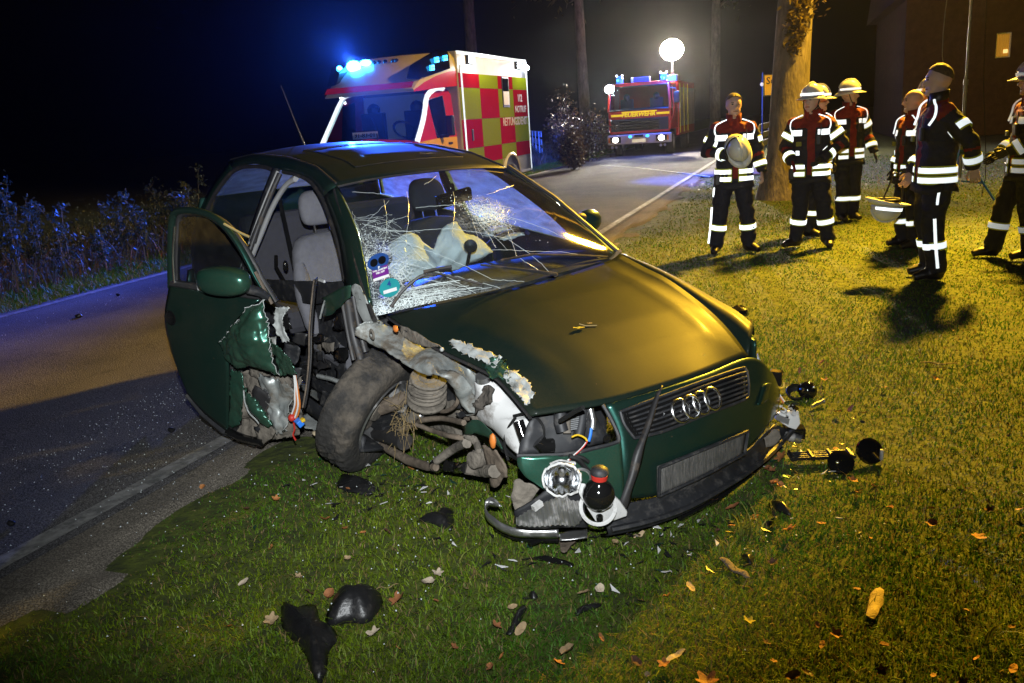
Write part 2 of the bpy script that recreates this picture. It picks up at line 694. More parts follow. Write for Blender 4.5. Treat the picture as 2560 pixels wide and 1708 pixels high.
def strip(name, n0, n1, z, m, s0=-18, s1=136, ns=None, edge=0.0, nn=8, crown=0.0):
    rows = []
    ss = []
    s = s0
    while s < s1:
        ss.append(s)
        s += 0.35 if abs(s - 6) < 16 else 3.0
    for s in ss + [s1]:
        row = []
        for k in range(nn + 1):
            t = k / nn
            a, b_ = n0, n1
            if edge:
                a += edge * noise.noise(Vector((s * 0.9, 1.7, n0))) + 0.4 * edge * noise.noise(Vector((s * 3.1, 1.7, n0)))
                b_ += edge * noise.noise(Vector((s * 0.9, 9.7, n1))) + 0.4 * edge * noise.noise(Vector((s * 3.1, 9.7, n1)))
            sh_ = -0.035 * max(0.0, 11.5 - s)           # the near edge swings gently to the left
            wt = min(1, max(0, (a + (b_ - a) * t + 8.0) / 5.0))
            row.append(rd(s, a + (b_ - a) * t + sh_ * wt, z + crown * 4 * t * (1 - t)))
        rows.append(row)
    o = sheet(name, rows, m)
    o['kind'] = 'structure'
    return o


shoulder = strip('dirt_shoulder', -2.85, -2.10, 0.004, m_dirt, edge=0.08, nn=30)
for v in shoulder.data.vertices:                     # the outer edge dips under the turf
    nn_ = v.co.x * N2.x + v.co.y * N2.y + 0.035 * max(0.0, 11.5 - (v.co.x * U2.x + v.co.y * U2.y))
    fr_ = .30 * noise.noise(Vector((v.co.x * 1.9, v.co.y * 1.9, 4))) + .18 * noise.noise(Vector((v.co.x * 6, v.co.y * 6, 7)))
    v.co.z -= 0.09 * min(1, max(0, (nn_ + 2.46 + fr_) / .16)) ** 1.3
road = strip('road', -8.12, -2.67, 0.010, m_road, crown=0.03, nn=12)
m_line = mat('worn_white_road_paint', (0.24, 0.24, 0.235), 0.7, var=0.25, scale=9, dirt=(0.10, 0.10, 0.098), dirt_amt=0.4, dirt_scale=14, bump=0.3, bscale=120)


def edge_line(n0, n1, z):
    o = strip('edge_line', n0, n1, z, m_line, nn=2, edge=0.012)
    o.name = 'painted_edge_line'
    return o


edge_line(-2.83, -2.72, 0.0205)
edge_line(-7.97, -7.85, 0.0205)

# paved entrance that meets the road beside the firefighters
m_pave = asphalt('worn_concrete', (0.16, 0.14, 0.12), (0.26, 0.235, 0.20), 0.9)
pb = MB()
rows = [[rd(s, -2.62 + (1.9 + 0.3 * math.sin(s)) * t, 0.016 + 0.02 * t) for t in (0, .25, .5, .75, 1)] for s in np.linspace(21.5, 28, 12)]
pv = sheet('paved_entrance', rows, m_pave, thick=0.05)
pv['kind'] = 'structure'

# ------------------------------------------------------------------ thin haze, added for the glow round the lamps
hz = bpy.data.materials.new('lamp_glow_haze')
hz.use_nodes = True
n, l = nt(hz)
n.remove(n['Principled BSDF'])
pvn = n.new('ShaderNodeVolumePrincipled')
pvn.inputs['Color'].default_value = (0.9, 0.92, 0.95, 1)
pvn.inputs['Density'].default_value = 0.00017
pvn.inputs['Anisotropy'].default_value = 0.86
l.new(pvn.outputs['Volume'], n['Material Output'].inputs['Volume'])
hb = MB().box((0, 59, 9.5), (280, 170, 22))
glow_haze = hb.build('glow_haze', hz)
glow_haze['kind'] = 'stuff'


# ------------------------------------------------------------------ grass
def blades(name, x, y, z, hgt, wid, tint, m, lean=0.5, segs=2):
    """One mesh of curved, tapering blades."""
    k = len(x)
    a = NR.uniform(0, 2 * np.pi, k)
    ca, sa = np.cos(a), np.sin(a)
    ln = NR.uniform(0.15, 1.0, k) * lean * hgt
    la = NR.uniform(0, 2 * np.pi, k)
    lx, ly = np.cos(la) * ln, np.sin(la) * ln
    pv_ = 2 * segs + 1
    V = np.zeros((k, pv_, 3), np.float32)
    for s in range(segs + 1):
        t = s / segs
        cx_, cy_ = x + lx * t * t, y + ly * t * t
        cz_ = z + hgt * (t - 0.35 * lean * t * t)
        if s == segs:
            V[:, 2 * s] = np.stack([cx_, cy_, cz_], 1)
        else:
            w = wid * (1 - 0.45 * t) * 0.5
            V[:, 2 * s] = np.stack([cx_ - ca * w, cy_ - sa * w, cz_], 1)
            V[:, 2 * s + 1] = np.stack([cx_ + ca * w, cy_ + sa * w, cz_], 1)
    tri = []
    for s in range(segs):
        b0 = 2 * s
        if s == segs - 1:
            tri.append((b0, b0 + 1, b0 + 2))
        else:
            tri += [(b0, b0 + 1, b0 + 3), (b0, b0 + 3, b0 + 2)]
    tri = np.array(tri, np.int64)
    F = (np.arange(k)[:, None, None] * pv_ + tri[None]).reshape(-1, 3)
    return raw_mesh(name, V.reshape(-1, 3), F, m, np.repeat(tint, pv_, axis=0))


def raw_mesh(name, V, F, m, tint=None):
    me = bpy.data.meshes.new(name)
    me.vertices.add(len(V)); me.loops.add(F.size); me.polygons.add(len(F))
    me.vertices.foreach_set('co', V.astype(np.float32).ravel())
    me.loops.foreach_set('vertex_index', F.astype(np.int32).ravel())
    me.polygons.foreach_set('loop_start', np.arange(0, F.size, F.shape[1], dtype=np.int32))
    me.update()
    if tint is not None:
        at = me.attributes.new('tint', 'FLOAT_COLOR', 'POINT')
        at.data.foreach_set('color', np.concatenate([tint, np.ones((len(tint), 1))], 1).astype(np.float32).ravel())
    me.materials.append(m)
    o = bpy.data.objects.new(name, me)
    COL.objects.link(o)
    return o


m_grass = attr_mat('grass_blades', rough=0.55, trans=0.25)


def vnoise(x, y, sc, seed):
    """Cheap smooth noise for arrays."""
    g = np.random.default_rng(seed).uniform(0, 1, (64, 64))
    fx, fy = (x * sc) % 63, (y * sc) % 63
    ix, iy = fx.astype(int), fy.astype(int)
    tx, ty = fx - ix, fy - iy
    tx, ty = tx * tx * (3 - 2 * tx), ty * ty * (3 - 2 * ty)
    return (g[ix, iy] * (1 - tx) * (1 - ty) + g[ix + 1, iy] * tx * (1 - ty) + g[ix, iy + 1] * (1 - tx) * ty + g[ix + 1, iy + 1] * tx * ty)


def lawn_z_np(x, y):
    return np.array([lawn_z(float(a), float(b_)) for a, b_ in zip(x, y)])


def grass_tint(x, y):
    k = len(x)
    base = np.array([[0.050, 0.150, 0.008]])
    moss = np.array([[0.150, 0.205, 0.006]])
    dry = np.array([[0.20, 0.14, 0.055]])
    f = np.clip(vnoise(x, y, 1.7, 3) * 1.4 - 0.35 + NR.normal(0, 0.22, k), 0, 1)[:, None]
    t = base * (1 - f) + moss * f
    d = (NR.uniform(0, 1, k) < 0.10 + 0.12 * vnoise(x, y, 0.9, 5))[:, None]
    t = np.where(d, dry, t)
    return t * NR.uniform(0.60, 1.35, (k, 1))


K = 560000
dist = 1.7 * (27 / 1.7) ** NR.uniform(0, 1, K)
az = NR.uniform(-0.75, 0.95, K)
gx, gy = np.sin(az) * dist, np.cos(az) * dist
nn_ = gx * N2.x + gy * N2.y + 0.035 * np.maximum(0.0, 11.5 - (gx * U2.x + gy * U2.y))
edge = -2.42 + (vnoise(gx, gy, 2.3, 9) - 0.5) * 0.75 + (vnoise(gx, gy, 9.0, 10) - 0.5) * 0.35
keep = (nn_ > edge) & (NR.uniform(0, 1, K) < np.clip((nn_ - edge) * 4, 0.12, 1))
# worn, thin turf here and there
keep &= NR.uniform(0, 1, K) < 0.55 + 0.6 * vnoise(gx, gy, 1.3, 21)
# the paved entrance carries no grass
ss_ = gx * U2.x + gy * U2.y
keep &= ~((ss_ > 21.4) & (ss_ < 28.2) & (nn_ < -0.8))
gx, gy, dist, nn_ = gx[keep], gy[keep], dist[keep], nn_[keep]
patch = vnoise(gx, gy, 0.8, 31)
hh = NR.uniform(0.014, 0.046, len(gx)) * (0.7 + 0.7 * patch) * np.where(NR.uniform(0, 1, len(gx)) < 0.05, 1.8, 1.0)
hh *= np.clip((nn_ + 2.6) * 2.0, 0.55, 1.0)
g_ = blades('grass', gx, gy, lawn_z_np(gx, gy) - 0.005, hh, 0.0018 + 0.00085 * dist, grass_tint(gx, gy), m_grass, lean=1.1)
tag(g_, 'short patchy lawn grass around the wrecked car', 'grass', kind='stuff')

# grass of the far verge, left of the road
K = 60000
s_ = NR.uniform(3, 40, K) ** 1.0
n_ = -8.0 - np.abs(NR.normal(0, 1.1, K))
vx, vy = s_ * U2.x + n_ * N2.x, s_ * U2.y + n_ * N2.y
dd = np.hypot(vx, vy)
hv = NR.uniform(0.05, 0.16, K) * (1 + 0.9 * np.clip((-8.3 - n_), 0, 2))
vt = grass_tint(vx, vy) * np.where(NR.uniform(0, 1, (K, 1)) < 0.3, np.array([[1.1, .75, 0.6]]), 1.0)
g2 = blades('verge_grass', vx, vy, lawn_z_np(vx, vy) - 0.01, hv, 0.002 + 0.0008 * dd, vt, m_grass, lean=0.9)
tag(g2, 'ragged grass along the far edge of the road', 'grass', kind='stuff')

# undergrowth behind it: dense stalks with small leaves, nobody could count them
K = 46000
s_ = NR.uniform(3, 45, K)
n_ = -9.0 - NR.uniform(0, 1, K) ** 0.8 * 3.2
vx, vy = s_ * U2.x + n_ * N2.x, s_ * U2.y + n_ * N2.y
dd = np.hypot(vx, vy)
clump = vnoise(vx, vy, 0.9, 41)
hv = NR.uniform(0.15, 0.85, K) * (0.38 + 0.9 * clump)
brown = np.array([[0.085, 0.040, 0.022]])
green = np.array([[0.040, 0.058, 0.034]])
f = np.clip(1.15 - hv * 1.3 + NR.normal(0, 0.25, K), 0, 1)[:, None]
ut = (brown * f + green * (1 - f)) * NR.uniform(0.8, 2.3, (K, 1))
g3 = blades('undergrowth', vx, vy, lawn_z_np(vx, vy) - 0.02, hv, 0.006 + 0.0012 * dd, ut, m_grass, lean=0.45, segs=3)
tag(g3, 'brown and green undergrowth behind the far verge', 'undergrowth', kind='stuff')


U_BASE = (vx.copy(), vy.copy(), hv.copy())


def leaf_cloud(name, C_, size, tint, m, parent=None, flat=0.0):
    """Many small leaf faces (folded quads) at the given centres."""
    k = len(C_)
    d1 = NR.normal(0, 1, (k, 3)); d1 /= np.linalg.norm(d1, axis=1, keepdims=True)
    d2 = NR.normal(0, 1, (k, 3)); d2 -= d1 * (d1 * d2).sum(1, keepdims=True); d2 /= np.linalg.norm(d2, axis=1, keepdims=True)
    L = (size * NR.uniform(0.6, 1.3, k))[:, None]
    V = np.stack([C_ - d1 * L, C_ + d2 * L * .42, C_ + d1 * L, C_ - d2 * L * .42], 1).reshape(-1, 3)
    F = np.arange(4 * k).reshape(k, 4)
    o = raw_mesh(name, V, F, m, np.repeat(tint, 4, axis=0))
    o.parent = parent
    return o


m_leaf = attr_mat('leaves', rough=0.5, trans=0.35)
pk = NR.integers(0, len(U_BASE[0]), 42000)
fz = NR.uniform(.35, 1.1, 42000)
uc = np.stack([U_BASE[0][pk] + NR.normal(0, .06, 42000), U_BASE[1][pk] + NR.normal(0, .06, 42000), U_BASE[2][pk] * fz - .08], 1)
ul = leaf_cloud('undergrowth_leaves', uc, .028, np.array([[.070, .082, .060]]) * NR.uniform(.5, 1.8, (42000, 1)), m_leaf)
tag(ul, 'small leaves of the undergrowth on the far verge', 'foliage', kind='stuff')
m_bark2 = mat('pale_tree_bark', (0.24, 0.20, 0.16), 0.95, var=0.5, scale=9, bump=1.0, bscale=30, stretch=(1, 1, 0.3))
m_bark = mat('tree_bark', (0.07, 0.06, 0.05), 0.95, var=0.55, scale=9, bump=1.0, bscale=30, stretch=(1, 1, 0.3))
m_stalk = mat('dry_weed_stalk', (0.10, 0.09, 0.06), 0.8, var=0.3, scale=20)

# single tall weeds that stand out above the undergrowth
WEEDS = [(18, 8, 2.0, .9, 'dry tall weed at the far left edge of the picture'), (140, 0, 1.75, 1.0, 'bushy tall weed with feathery head left of the road'),
         (225, 0, .95, .7, 'short thin weed between two taller ones on the verge'), (268, 6, 1.55, 1.0, 'tall weed with a round tuft of leaves on a bare stem'),
         (320, 3, 1.45, .8, 'slim weed with one narrow tuft, left of the open door'), (345, 8, 1.35, .7, 'pale reed-like stalk in blue light near the car'),
         (395, 6, 1.65, 1.1, 'broad blue-lit weed right behind the open car door'), (420, 2, 1.25, .8, 'low leafy weed at the rear of the wreck'),
         (455, 14, 1.75, .9, 'far tall weed dim behind the car roof'), (75, 10, 1.5, .8, 'tall thin weed with drooping tip near the left edge')]
for wi, (px, extra, hgt, spr, lab) in enumerate(WEEDS):
    base = None
    d = ray(px * 1.0894, 560)
    # walk along the ray until it is over the weed strip
    tgt_n = -9.2 - extra * 0.12
    t = tgt_n / (d.x * N2.x + d.y * N2.y)
    base = Vector((d.x * t, d.y * t, 0))
    base.z = lawn_z(base.x, base.y)
    hgt *= .74
    w = thing('tall_weed', lab, 'weed', base, group='tall weeds on the far verge')
    rr = random.Random(wi * 13 + 5)
    mb = MB()
    pts_all = []
    for s in range(rr.randint(2, 4)):
        lx, ly = rr.uniform(-.16, .16) * spr, rr.uniform(-.16, .16) * spr
        hs = hgt * rr.uniform(.7, 1.0)
        pts = [Vector((lx * .2, ly * .2, 0)), Vector((lx * .5, ly * .5, hs * .4)), Vector((lx * 1.0 + rr.uniform(-.04, .04), ly, hs * .75)), Vector((lx * 1.7, ly * 1.5, hs))]
        cv = crom(pts, 10)
        mb.tube(cv, [0.012 - 0.009 * i / 9 for i in range(10)], 5)
        for i in range(3, 10):
            for q in range(2):
                dv = Vector((rr.uniform(-1, 1), rr.uniform(-1, 1), rr.uniform(0, .8))).normalized() * rr.uniform(.05, .2) * spr
                mb.tube([cv[i], cv[i] + dv], [0.004, 0.0015], 3, cap=False)
                for e in range(9):
                    pts_all.append(cv[i] + dv * rr.uniform(.2, 1.15) + Vector((rr.gauss(0, .03), rr.gauss(0, .03), rr.gauss(0, .03))))
    mb.build('stalk', m_stalk, w, True)
    P_ = np.array([tuple(p) for p in pts_all])
    tt = np.array([[0.050, 0.066, 0.045]]) * NR.uniform(0.5, 1.5, (len(P_), 1))
    leaf_cloud('foliage', P_, 0.035, tt, m_leaf, w)


# ------------------------------------------------------------------ trees
def make_tree(label, loc, r, h, crown_h, crown_r, nleaf, leafcol, seed, leafsize=.07, group=None, lean=(0, 0), low=None, bark=None):
    t = thing('roadside_tree', label, 'tree', loc, group=group)
    rr = random.Random(seed)
    mb = MB()
    n = 14
    pts, rad = [], []
    for i in range(n):
        f_ = i / (n - 1)
        pts.append(Vector((lean[0] * f_ + .05 * math.sin(f_ * 5 + seed), lean[1] * f_ + .05 * math.cos(f_ * 4), -0.15 + f_ * h)))
        flare = 0.55 * math.exp(-f_ * h / 0.35)
        rad.append(r * (1 - .45 * f_) * (1 + flare))
    mb.tube(pts, rad, 18)
    for i, v in enumerate(mb.v):
        k = 1 + .10 * noise.noise(Vector((v.x * 4, v.y * 4, v.z * .8 + seed)))
        c = pts[min(i // 18, n - 1)]
        mb.v[i] = Vector((c.x + (v.x - c.x) * k, c.y + (v.y - c.y) * k, v.z))
    ends = []
    for b_ in range(9):
        i0 = rr.randint(n // 2, n - 1)
        p0 = pts[i0]
        a = rr.uniform(0, 6.28)
        L = crown_r * rr.uniform(.5, .95)
        e = p0 + Vector((math.cos(a) * L, math.sin(a) * L, crown_h * rr.uniform(.1, .6)))
        c = p0.lerp(e, .5) + Vector((0, 0, -.05 * L))
        cv = crom([p0, c, e], 7)
        mb.tube(cv, [rad[i0] * .42 * (1 - .8 * q / 6) for q in range(7)], 7)
        ends += [cv[3], cv[4], cv[5], cv[6]]
    mb.build('trunk', bark or m_bark, t, True)
    ct = Vector((lean[0], lean[1], h))
    cl = []
    cen = ends + [ct + Vector((rr.gauss(0, crown_r * .4), rr.gauss(0, crown_r * .4), rr.uniform(0, crown_h))) for _ in range(26)]
    per = max(1, nleaf // len(cen))
    for c in cen:
        q = NR.normal(0, 1, (per, 3)) * np.array([[.42, .42, .30]]) * crown_r * .42
        cl.append(q + np.array(tuple(c)))
    if low:
        cl += low
    P_ = np.concatenate(cl)
    tt = np.array([leafcol]) * NR.uniform(0.45, 1.5, (len(P_), 1))
    leaf_cloud('crown', P_, leafsize, tt, m_leaf, t)
    return t


tb = ground(1974, 496)
low = []
for (px, py, sg, cnt) in ((2015, 20, .13, 260), (2010, 75, .10, 160), (2000, 110, .08, 90), (2035, -60, .2, 400)):
    p = at_y(px, py, tb.y - .35) - tb
    low.append(NR.normal(0, sg, (cnt, 3)) * np.array([[.8, .5, 1.3]]) + np.array(tuple(p)))
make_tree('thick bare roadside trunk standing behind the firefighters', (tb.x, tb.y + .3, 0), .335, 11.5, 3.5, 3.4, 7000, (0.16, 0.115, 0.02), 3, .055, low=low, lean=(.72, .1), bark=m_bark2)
for (px, dist_, r, h, lab, sd, col) in (
        (1190, 40, .30, 9, 'dim trunk rising behind the ambulance box', 5, (0.05, 0.07, 0.02)),
        (1462, 40, .27, 8, 'slender dark trunk left of the fire engine', 8, (0.07, 0.06, 0.02)),
        (1790, 52, .32, 9, 'far dark tree beyond the fire engine on the lawn side', 17, (0.05, 0.06, 0.02))):
    p = at_y(px, 300, dist_)
    make_tree(lab, (p.x, p.y, 0), r, h + 4.5, 4.5, 4.0, 7000, col, sd, .16, group='trees along the road')

# ragged roadside shrubs left of the fire engine
for (px, py, dist_, sz, lab, sd) in ((1420, 330, 30, 1.1, 'russet shrub between ambulance and fire engine', 1), (1448, 300, 31, 1.5, 'taller shrub with brown leaves against the slender trunk', 2),
                                     (1432, 345, 27, .8, 'low dark shrub on the verge before the taller shrubs', 3)):
    p = at_y(px, py, dist_)
    s = thing('roadside_shrub', lab, 'shrub', (p.x, p.y, 0), group='shrubs left of the fire engine')
    rr = random.Random(sd)
    mb = MB(); cl = []
    for q in range(9):
        a = rr.uniform(0, 6.28)
        e = Vector((math.cos(a) * sz * rr.uniform(.2, .6), math.sin(a) * sz * rr.uniform(.2, .6), sz * rr.uniform(.7, 1.5)))
        cv = crom([Vector((0, 0, -.05)), e * .5 + Vector((0, 0, .1)), e], 6)
        mb.tube(cv, [.03, .025, .02, .015, .01, .006], 5)
        for c in cv[2:]:
            cl.append(NR.normal(0, sz * .16, (90, 3)) + np.array(tuple(c)))
    mb.build('branches', m_bark, s, True)
    P_ = np.concatenate(cl)
    leaf_cloud('foliage', P_, .06, np.array([[0.036, 0.022, 0.011]]) * NR.uniform(.3, 1.6, (len(P_), 1)), m_leaf, s)

# ================================================================== vehicles and roadside things
m_black = mat('black_plastic', (0.012, 0.012, 0.013), 0.45, var=0.3, scale=12)
m_rubber = mat('tyre_rubber', (0.016, 0.016, 0.016), 0.85, var=0.3, scale=20, bump=0.2, bscale=60)
m_chrome = mat('chrome', (0.88, 0.89, 0.90), 0.26, 1.0, var=0.06)
m_steel = mat('grey_painted_steel', (0.30, 0.31, 0.32), 0.45, 0.5, var=0.2)
m_white = mat('white_paint', (0.72, 0.73, 0.74), 0.4, var=0.06, scale=3, coat=0.2)
m_red = mat('fire_red_paint', (0.52, 0.018, 0.012), 0.35, var=0.12, scale=3, coat=0.4)
m_lime = retro('yellow_green_reflective_film', (0.34, 0.40, 0.01), 0.5, 0.45)
m_redfilm = retro('red_reflective_film', (0.50, 0.012, 0.02), 0.5, 0.45)
m_yellow = mat('warm_yellow_paint', (0.75, 0.46, 0.02), 0.4, var=0.1)
m_grey = mat('light_grey_panel', (0.33, 0.33, 0.33), 0.5, var=0.1)
m_darkglass = mat('dark_tinted_glass', (0.006, 0.007, 0.009), 0.06, var=0.1, spec=0.8)
m_clear = glass('clear_glass', (0.75, 0.82, 0.85))
m_tape = retro('white_reflective_tape')
m_tape_y = retro('yellow_reflective_tape', (0.95, 0.66, 0.03), 0.30, 0.8)
m_tape_soft = retro('fluorescent_edge_tape', (0.62, 0.66, 0.05), 0.5, 0.25)


def glow_mat(name, color, s):
    m = mat(name, color, 0.3, emit=color, emit_s=s, var=0.05)
    try:
        m.cycles.emission_sampling = 'NONE'
    except Exception:
        pass
    return m


m_glow_blue = glow_mat('lit_blue_lamp', (0.03, 0.34, 1.0), 36)
m_glow_cyan = glow_mat('lit_blue_led', (0.03, 0.45, 1.0), 5)
m_glow_white = glow_mat('lit_white_lamp', (0.85, 0.93, 1.0), 25)
m_glow_warm = glow_mat('lit_flood_lamp_glare', (1.0, 0.86, 0.62), 600)
m_glow_work = glow_mat('lit_work_lamp', (0.85, 0.95, 1.0), 400)
m_glow_head = glow_mat('lit_headlamp', (1.0, 0.93, 0.8), 14)
m_glow_orange = glow_mat('lit_halogen_lamp', (1.0, 0.6, 0.2), 40)

# ------------------------------------------------------------------ flood lamp on its tripod (source of the orange light)
lp = thing('flood_lamp_stand', 'blue tripod with thin telescopic pole carrying a floodlight, cables hanging beside it', 'floodlight', (LAMP_POS.x, LAMP_POS.y, 0))
m_tripod = mat('blue_painted_tube', (0.02, 0.12, 0.75), 0.35, var=0.1)
mb = MB()
mb.tube([(0, 0, .35), (0, 0, 1.75)], .026, 8)
mb.tube([(0, 0, 1.7), (0, 0, 1.78)], .034, 8)
mb.build('lower_pole', m_steel, lp, True)
mb = MB()
mb.tube([(0, 0, 1.75), (0, 0, 3.2), (.01, 0, 3.25), (.01, 0, 4.6), (.02, 0, LAMP_POS.z + .1)], [.019, .019, .016, .016, .013], 8)
mb.build('upper_pole', m_steel, lp, True)
for a in (200, 315, 75):
    ca, sa = math.cos(R(a)), math.sin(R(a))
    mb = MB()
    mb.tube([(ca * .03, sa * .03, .72), (ca * .50, sa * .50, .02)], .017, 8)
    mb.tube([(ca * .03, sa * .03, .30), (ca * .33, sa * .33, .27)], .012, 6)
    mb.build('tripod_leg', m_tripod, lp, True)
mb = MB().box((0, 0, .74), (.09, .09, .06))
mb.build('clamp', m_tripod, lp, bevel=.008)
mb = MB()
mb.tube([(-.32, 0, LAMP_POS.z + .1), (.32, 0, LAMP_POS.z + .1)], .02, 8)
mb.build('cross_bar', m_steel, lp, True)
for sx in (-.24, .24):
    mb = MB().box((sx, -.06, LAMP_POS.z + .22), (.30, .10, .22))
    hd = mb.build('lamp_head', m_black, lp, bevel=.015)
    mb = MB().box((sx, -.116, LAMP_POS.z + .22), (.25, .006, .17))
    mb.build('lamp_glass', m_glow_orange, hd)
for (px, py0, py1, off) in ((2360, 40, 420, 0), (2457, -10, 420, 1)):
    pts = []
    base = Vector((LAMP_POS.x, LAMP_POS.y, 0))
    q0 = at_y(px + (8 if off else -4), py1, LAMP_POS.y - .1) - base
    q1 = at_y(px + (2 if off else 4), (py0 + py1) / 2, LAMP_POS.y - .1) - base
    q2 = at_y(px + (10 if off else 2), py0, LAMP_POS.y - .1) - base
    cb = MB().tube(crom([Vector((q0.x * .9, q0.y, .05)), q0, q1, q2, Vector((.05 if off else -.05, -.02, LAMP_POS.z))], 22), .006, 5)
    cb.build('cable', m_black if off else m_steel, lp, True)
add_light('flood_lamp_light', 'SPOT', LAMP_POS + Vector((-.1, -.35, .1)), 19000, SODIUM, 0.30, (4.0, 5.6, 0), 92, 1.0)
add_light('flood_lamp_light', 'POINT', LAMP_POS + Vector((.1, .25, -.1)), 3800, SODIUM, 0.25)

# ------------------------------------------------------------------ ambulance
HEAD = math.atan2(-U2.y, -U2.x)
am = thing('ambulance', 'box-bodied ambulance in red and yellow-green squares with its blue beacon flashing', 'ambulance', rd(15.29, -7.35), HEAD)


def wheel(parent, c, r, w, axis=(0, 1, 0), name='wheel', hub=m_steel):
    ax = Vector(axis)
    prof = [(r * .62, -w / 2), (r * .9, -w / 2), (r * .98, -w * .4), (r, -w * .2), (r, w * .2), (r * .98, w * .4), (r * .9, w / 2), (r * .62, w / 2)]
    o = MB().lathe(prof, c, axis, 24).build(name, m_rubber, parent, True)
    MB().lathe([(0.001, w * .25), (r * .2, w * .3), (r * .5, w * .15), (r * .63, w * .45), (r * .63, -w * .4), (0.001, -w * .3)], c, axis, 20).build('rim', hub, o, True)
    return o


BX0, BX1, BZ0, BZ1, BY = 0.0, -4.2, .48, 2.97, 1.10
MB().box(((BX0 + BX1) / 2, 0, (BZ0 + BZ1) / 2), (4.2, 2.2, BZ1 - BZ0)).build('box_body', m_grey, am, bevel=.03)
zr = [2.58, 2.31, 1.72, 1.17, .86, .55]
xc = [-.03, -1.10, -2.18, -3.15, -4.16]
for i in range(5):
    for j in range(4):
        if i == 4 and j in (2, 3):
            continue
        mm = m_redfilm if (i + j) % 2 == 0 else m_lime
        if i == 1 and j == 0 or i == 3 and j == 0:
            pass
        MB().box(((xc[j] + xc[j + 1]) / 2, BY + .004, (zr[i] + zr[i + 1]) / 2), (abs(xc[j + 1] - xc[j]) - .004, .008, zr[i] - zr[i + 1] - .004)).build('marking_panel', mm, am)
for nm, c, s in (('front_corner_trim', (-.16, BY + .012, 1.62), (.06, .02, 2.2)), ('top_trim', (-2.1, BY + .004, 2.945), (4.16, .03, .06)), ('rear_corner_trim', (-4.185, BY + .006, 1.72), (.035, .03, 2.42)),
                 ('lower_trim', (-3.75, BY + .006, .50), (.85, .03, .05))):
    MB().box(c, s).build(nm, m_tape if nm != 'lower_trim' else m_white, am, bevel=.004)
# side window with half-drawn blind
fr = MB().prism([(-2.42, BY + .008, 2.57), (-2.86, BY + .008, 2.57), (-2.86, BY + .008, 1.93), (-2.42, BY + .008, 1.93)], (0, .014, 0)).build('window', m_black, am, bevel=.004)
MB().box((-2.64, BY + .024, 2.40), (.36, .006, .26)).build('pane', m_darkglass, fr)
MB().box((-2.64, BY + .024, 2.12), (.36, .006, .28)).build('blind', m_white, fr)
MB().box((-.52, BY + .015, 1.42), (.07, .02, .22)).build('locker_handle', m_black, am, bevel=.005)
for x in (-.62, -3.55):
    f = MB().box((x, BY + .03, 2.83), (.30, .07, .16)).build('scene_lamp', m_black, am, bevel=.01)
    MB().box((x, BY + .068, 2.83), (.26, .006, .12)).build('lamp_glass', m_glow_white, f)
    q = am.matrix_basis @ Vector((x, BY + .25, 2.80))
add_light('scene_lamp_light', 'POINT', rd(15.29 + .62, -7.35 + BY + .30, 2.78), 26, (.9, .95, 1), .05)
add_light('scene_lamp_light', 'POINT', rd(15.29 + 3.55, -7.35 + BY + .30, 2.78), 26, (.9, .95, 1), .05)
f = MB().ball((-4.12, BY + .05, 2.80), .06, 10).build('marker_lamp', m_glow_white, am, True)
# wheel arch and wheels
wa = []
for k in range(13):
    a = math.pi * k / 12
    wa.append(Vector((-2.75 + .56 * math.cos(a), BY + .01, .42 + .52 * math.sin(a))))
MB().tube(wa, .035, 6).build('wheel_arch_trim', m_white, am, True)
MB().prism([p + Vector((0, .012, 0)) for p in wa], (0, -.03, 0)).build('wheel_well', m_black, am)
for x in (-2.75, 1.35):
    for y in (-.9, .92):
        wheel(am, (x, y + (.13 if y > 0 else 0) * (x < 0), .36), .36, .24)
MB().box((-4.32, 0, .62), (.2, 1.9, .12)).build('rear_step', m_black, am, bevel=.02)
# cab
ST = [(0, [(0, .45), (.98, .45), (1.0, .9), (.99, 1.42), (.93, 2.2), (.82, 2.36), (0, 2.42)]),
      (.36, [(0, .45), (.98, .45), (1.0, .9), (.99, 1.42), (.92, 2.18), (.81, 2.33), (0, 2.40)]),
      (.93, [(0, .45), (.98, .45), (1.0, .9), (.985, 1.42), (.87, 2.10), (.79, 2.23), (0, 2.31)]),
      (1.68, [(0, .45), (.97, .45), (.99, .9), (.965, 1.38), (.95, 1.405), (.9, 1.42), (0, 1.50)]),
      (2.2, [(0, .45), (.93, .45), (.95, .8), (.9, 1.1), (.85, 1.17), (.7, 1.22), (0, 1.27)]),
      (2.45, [(0, .45), (.75, .45), (.8, .7), (.75, .9), (.7, 1.0), (.55, 1.05), (0, 1.08)])]
mb = MB()
for sgn in (1, -1):
    for i in range(5):
        for j in range(6):
            if i == 2 and j in (4, 5):
                continue            # windscreen opening
            if i == 1 and j == 3:
                continue            # side window
            a, b_, c, d = ((ST[i][0], *ST[i][1][j]), (ST[i][0], *ST[i][1][j + 1]), (ST[i + 1][0], *ST[i + 1][1][j + 1]), (ST[i + 1][0], *ST[i + 1][1][j]))
            q = [Vector((p[0], p[1] * sgn, p[2])) for p in (a, b_, c, d)]
            mb.add(q if sgn > 0 else q[::-1], [(0, 1, 2, 3)], 1 if (i < 3 and j == 2) else 0)
fx, fs = ST[5]
mb.add([(fx, y * s, z) for s in (1, -1) for (y, z) in fs], [(0, 1, 2, 3, 4, 5, 6), (13, 12, 11, 10, 9, 8, 7)])
mb.build('cab_body', [m_red, m_yellow], am, False)
for sgn in (1, -1):
    t = [Vector((1.70, .955 * sgn, 1.41)), Vector((1.3, .93 * sgn, 1.80)), Vector((.97, .88 * sgn, 2.16)), Vector((.62, .91 * sgn, 2.30)), Vector((.36, .935 * sgn, 2.30))]
    MB().tube(crom(t, 14), .048, 8, flat=1.0).build('windscreen_pillar', m_tape, am, True)
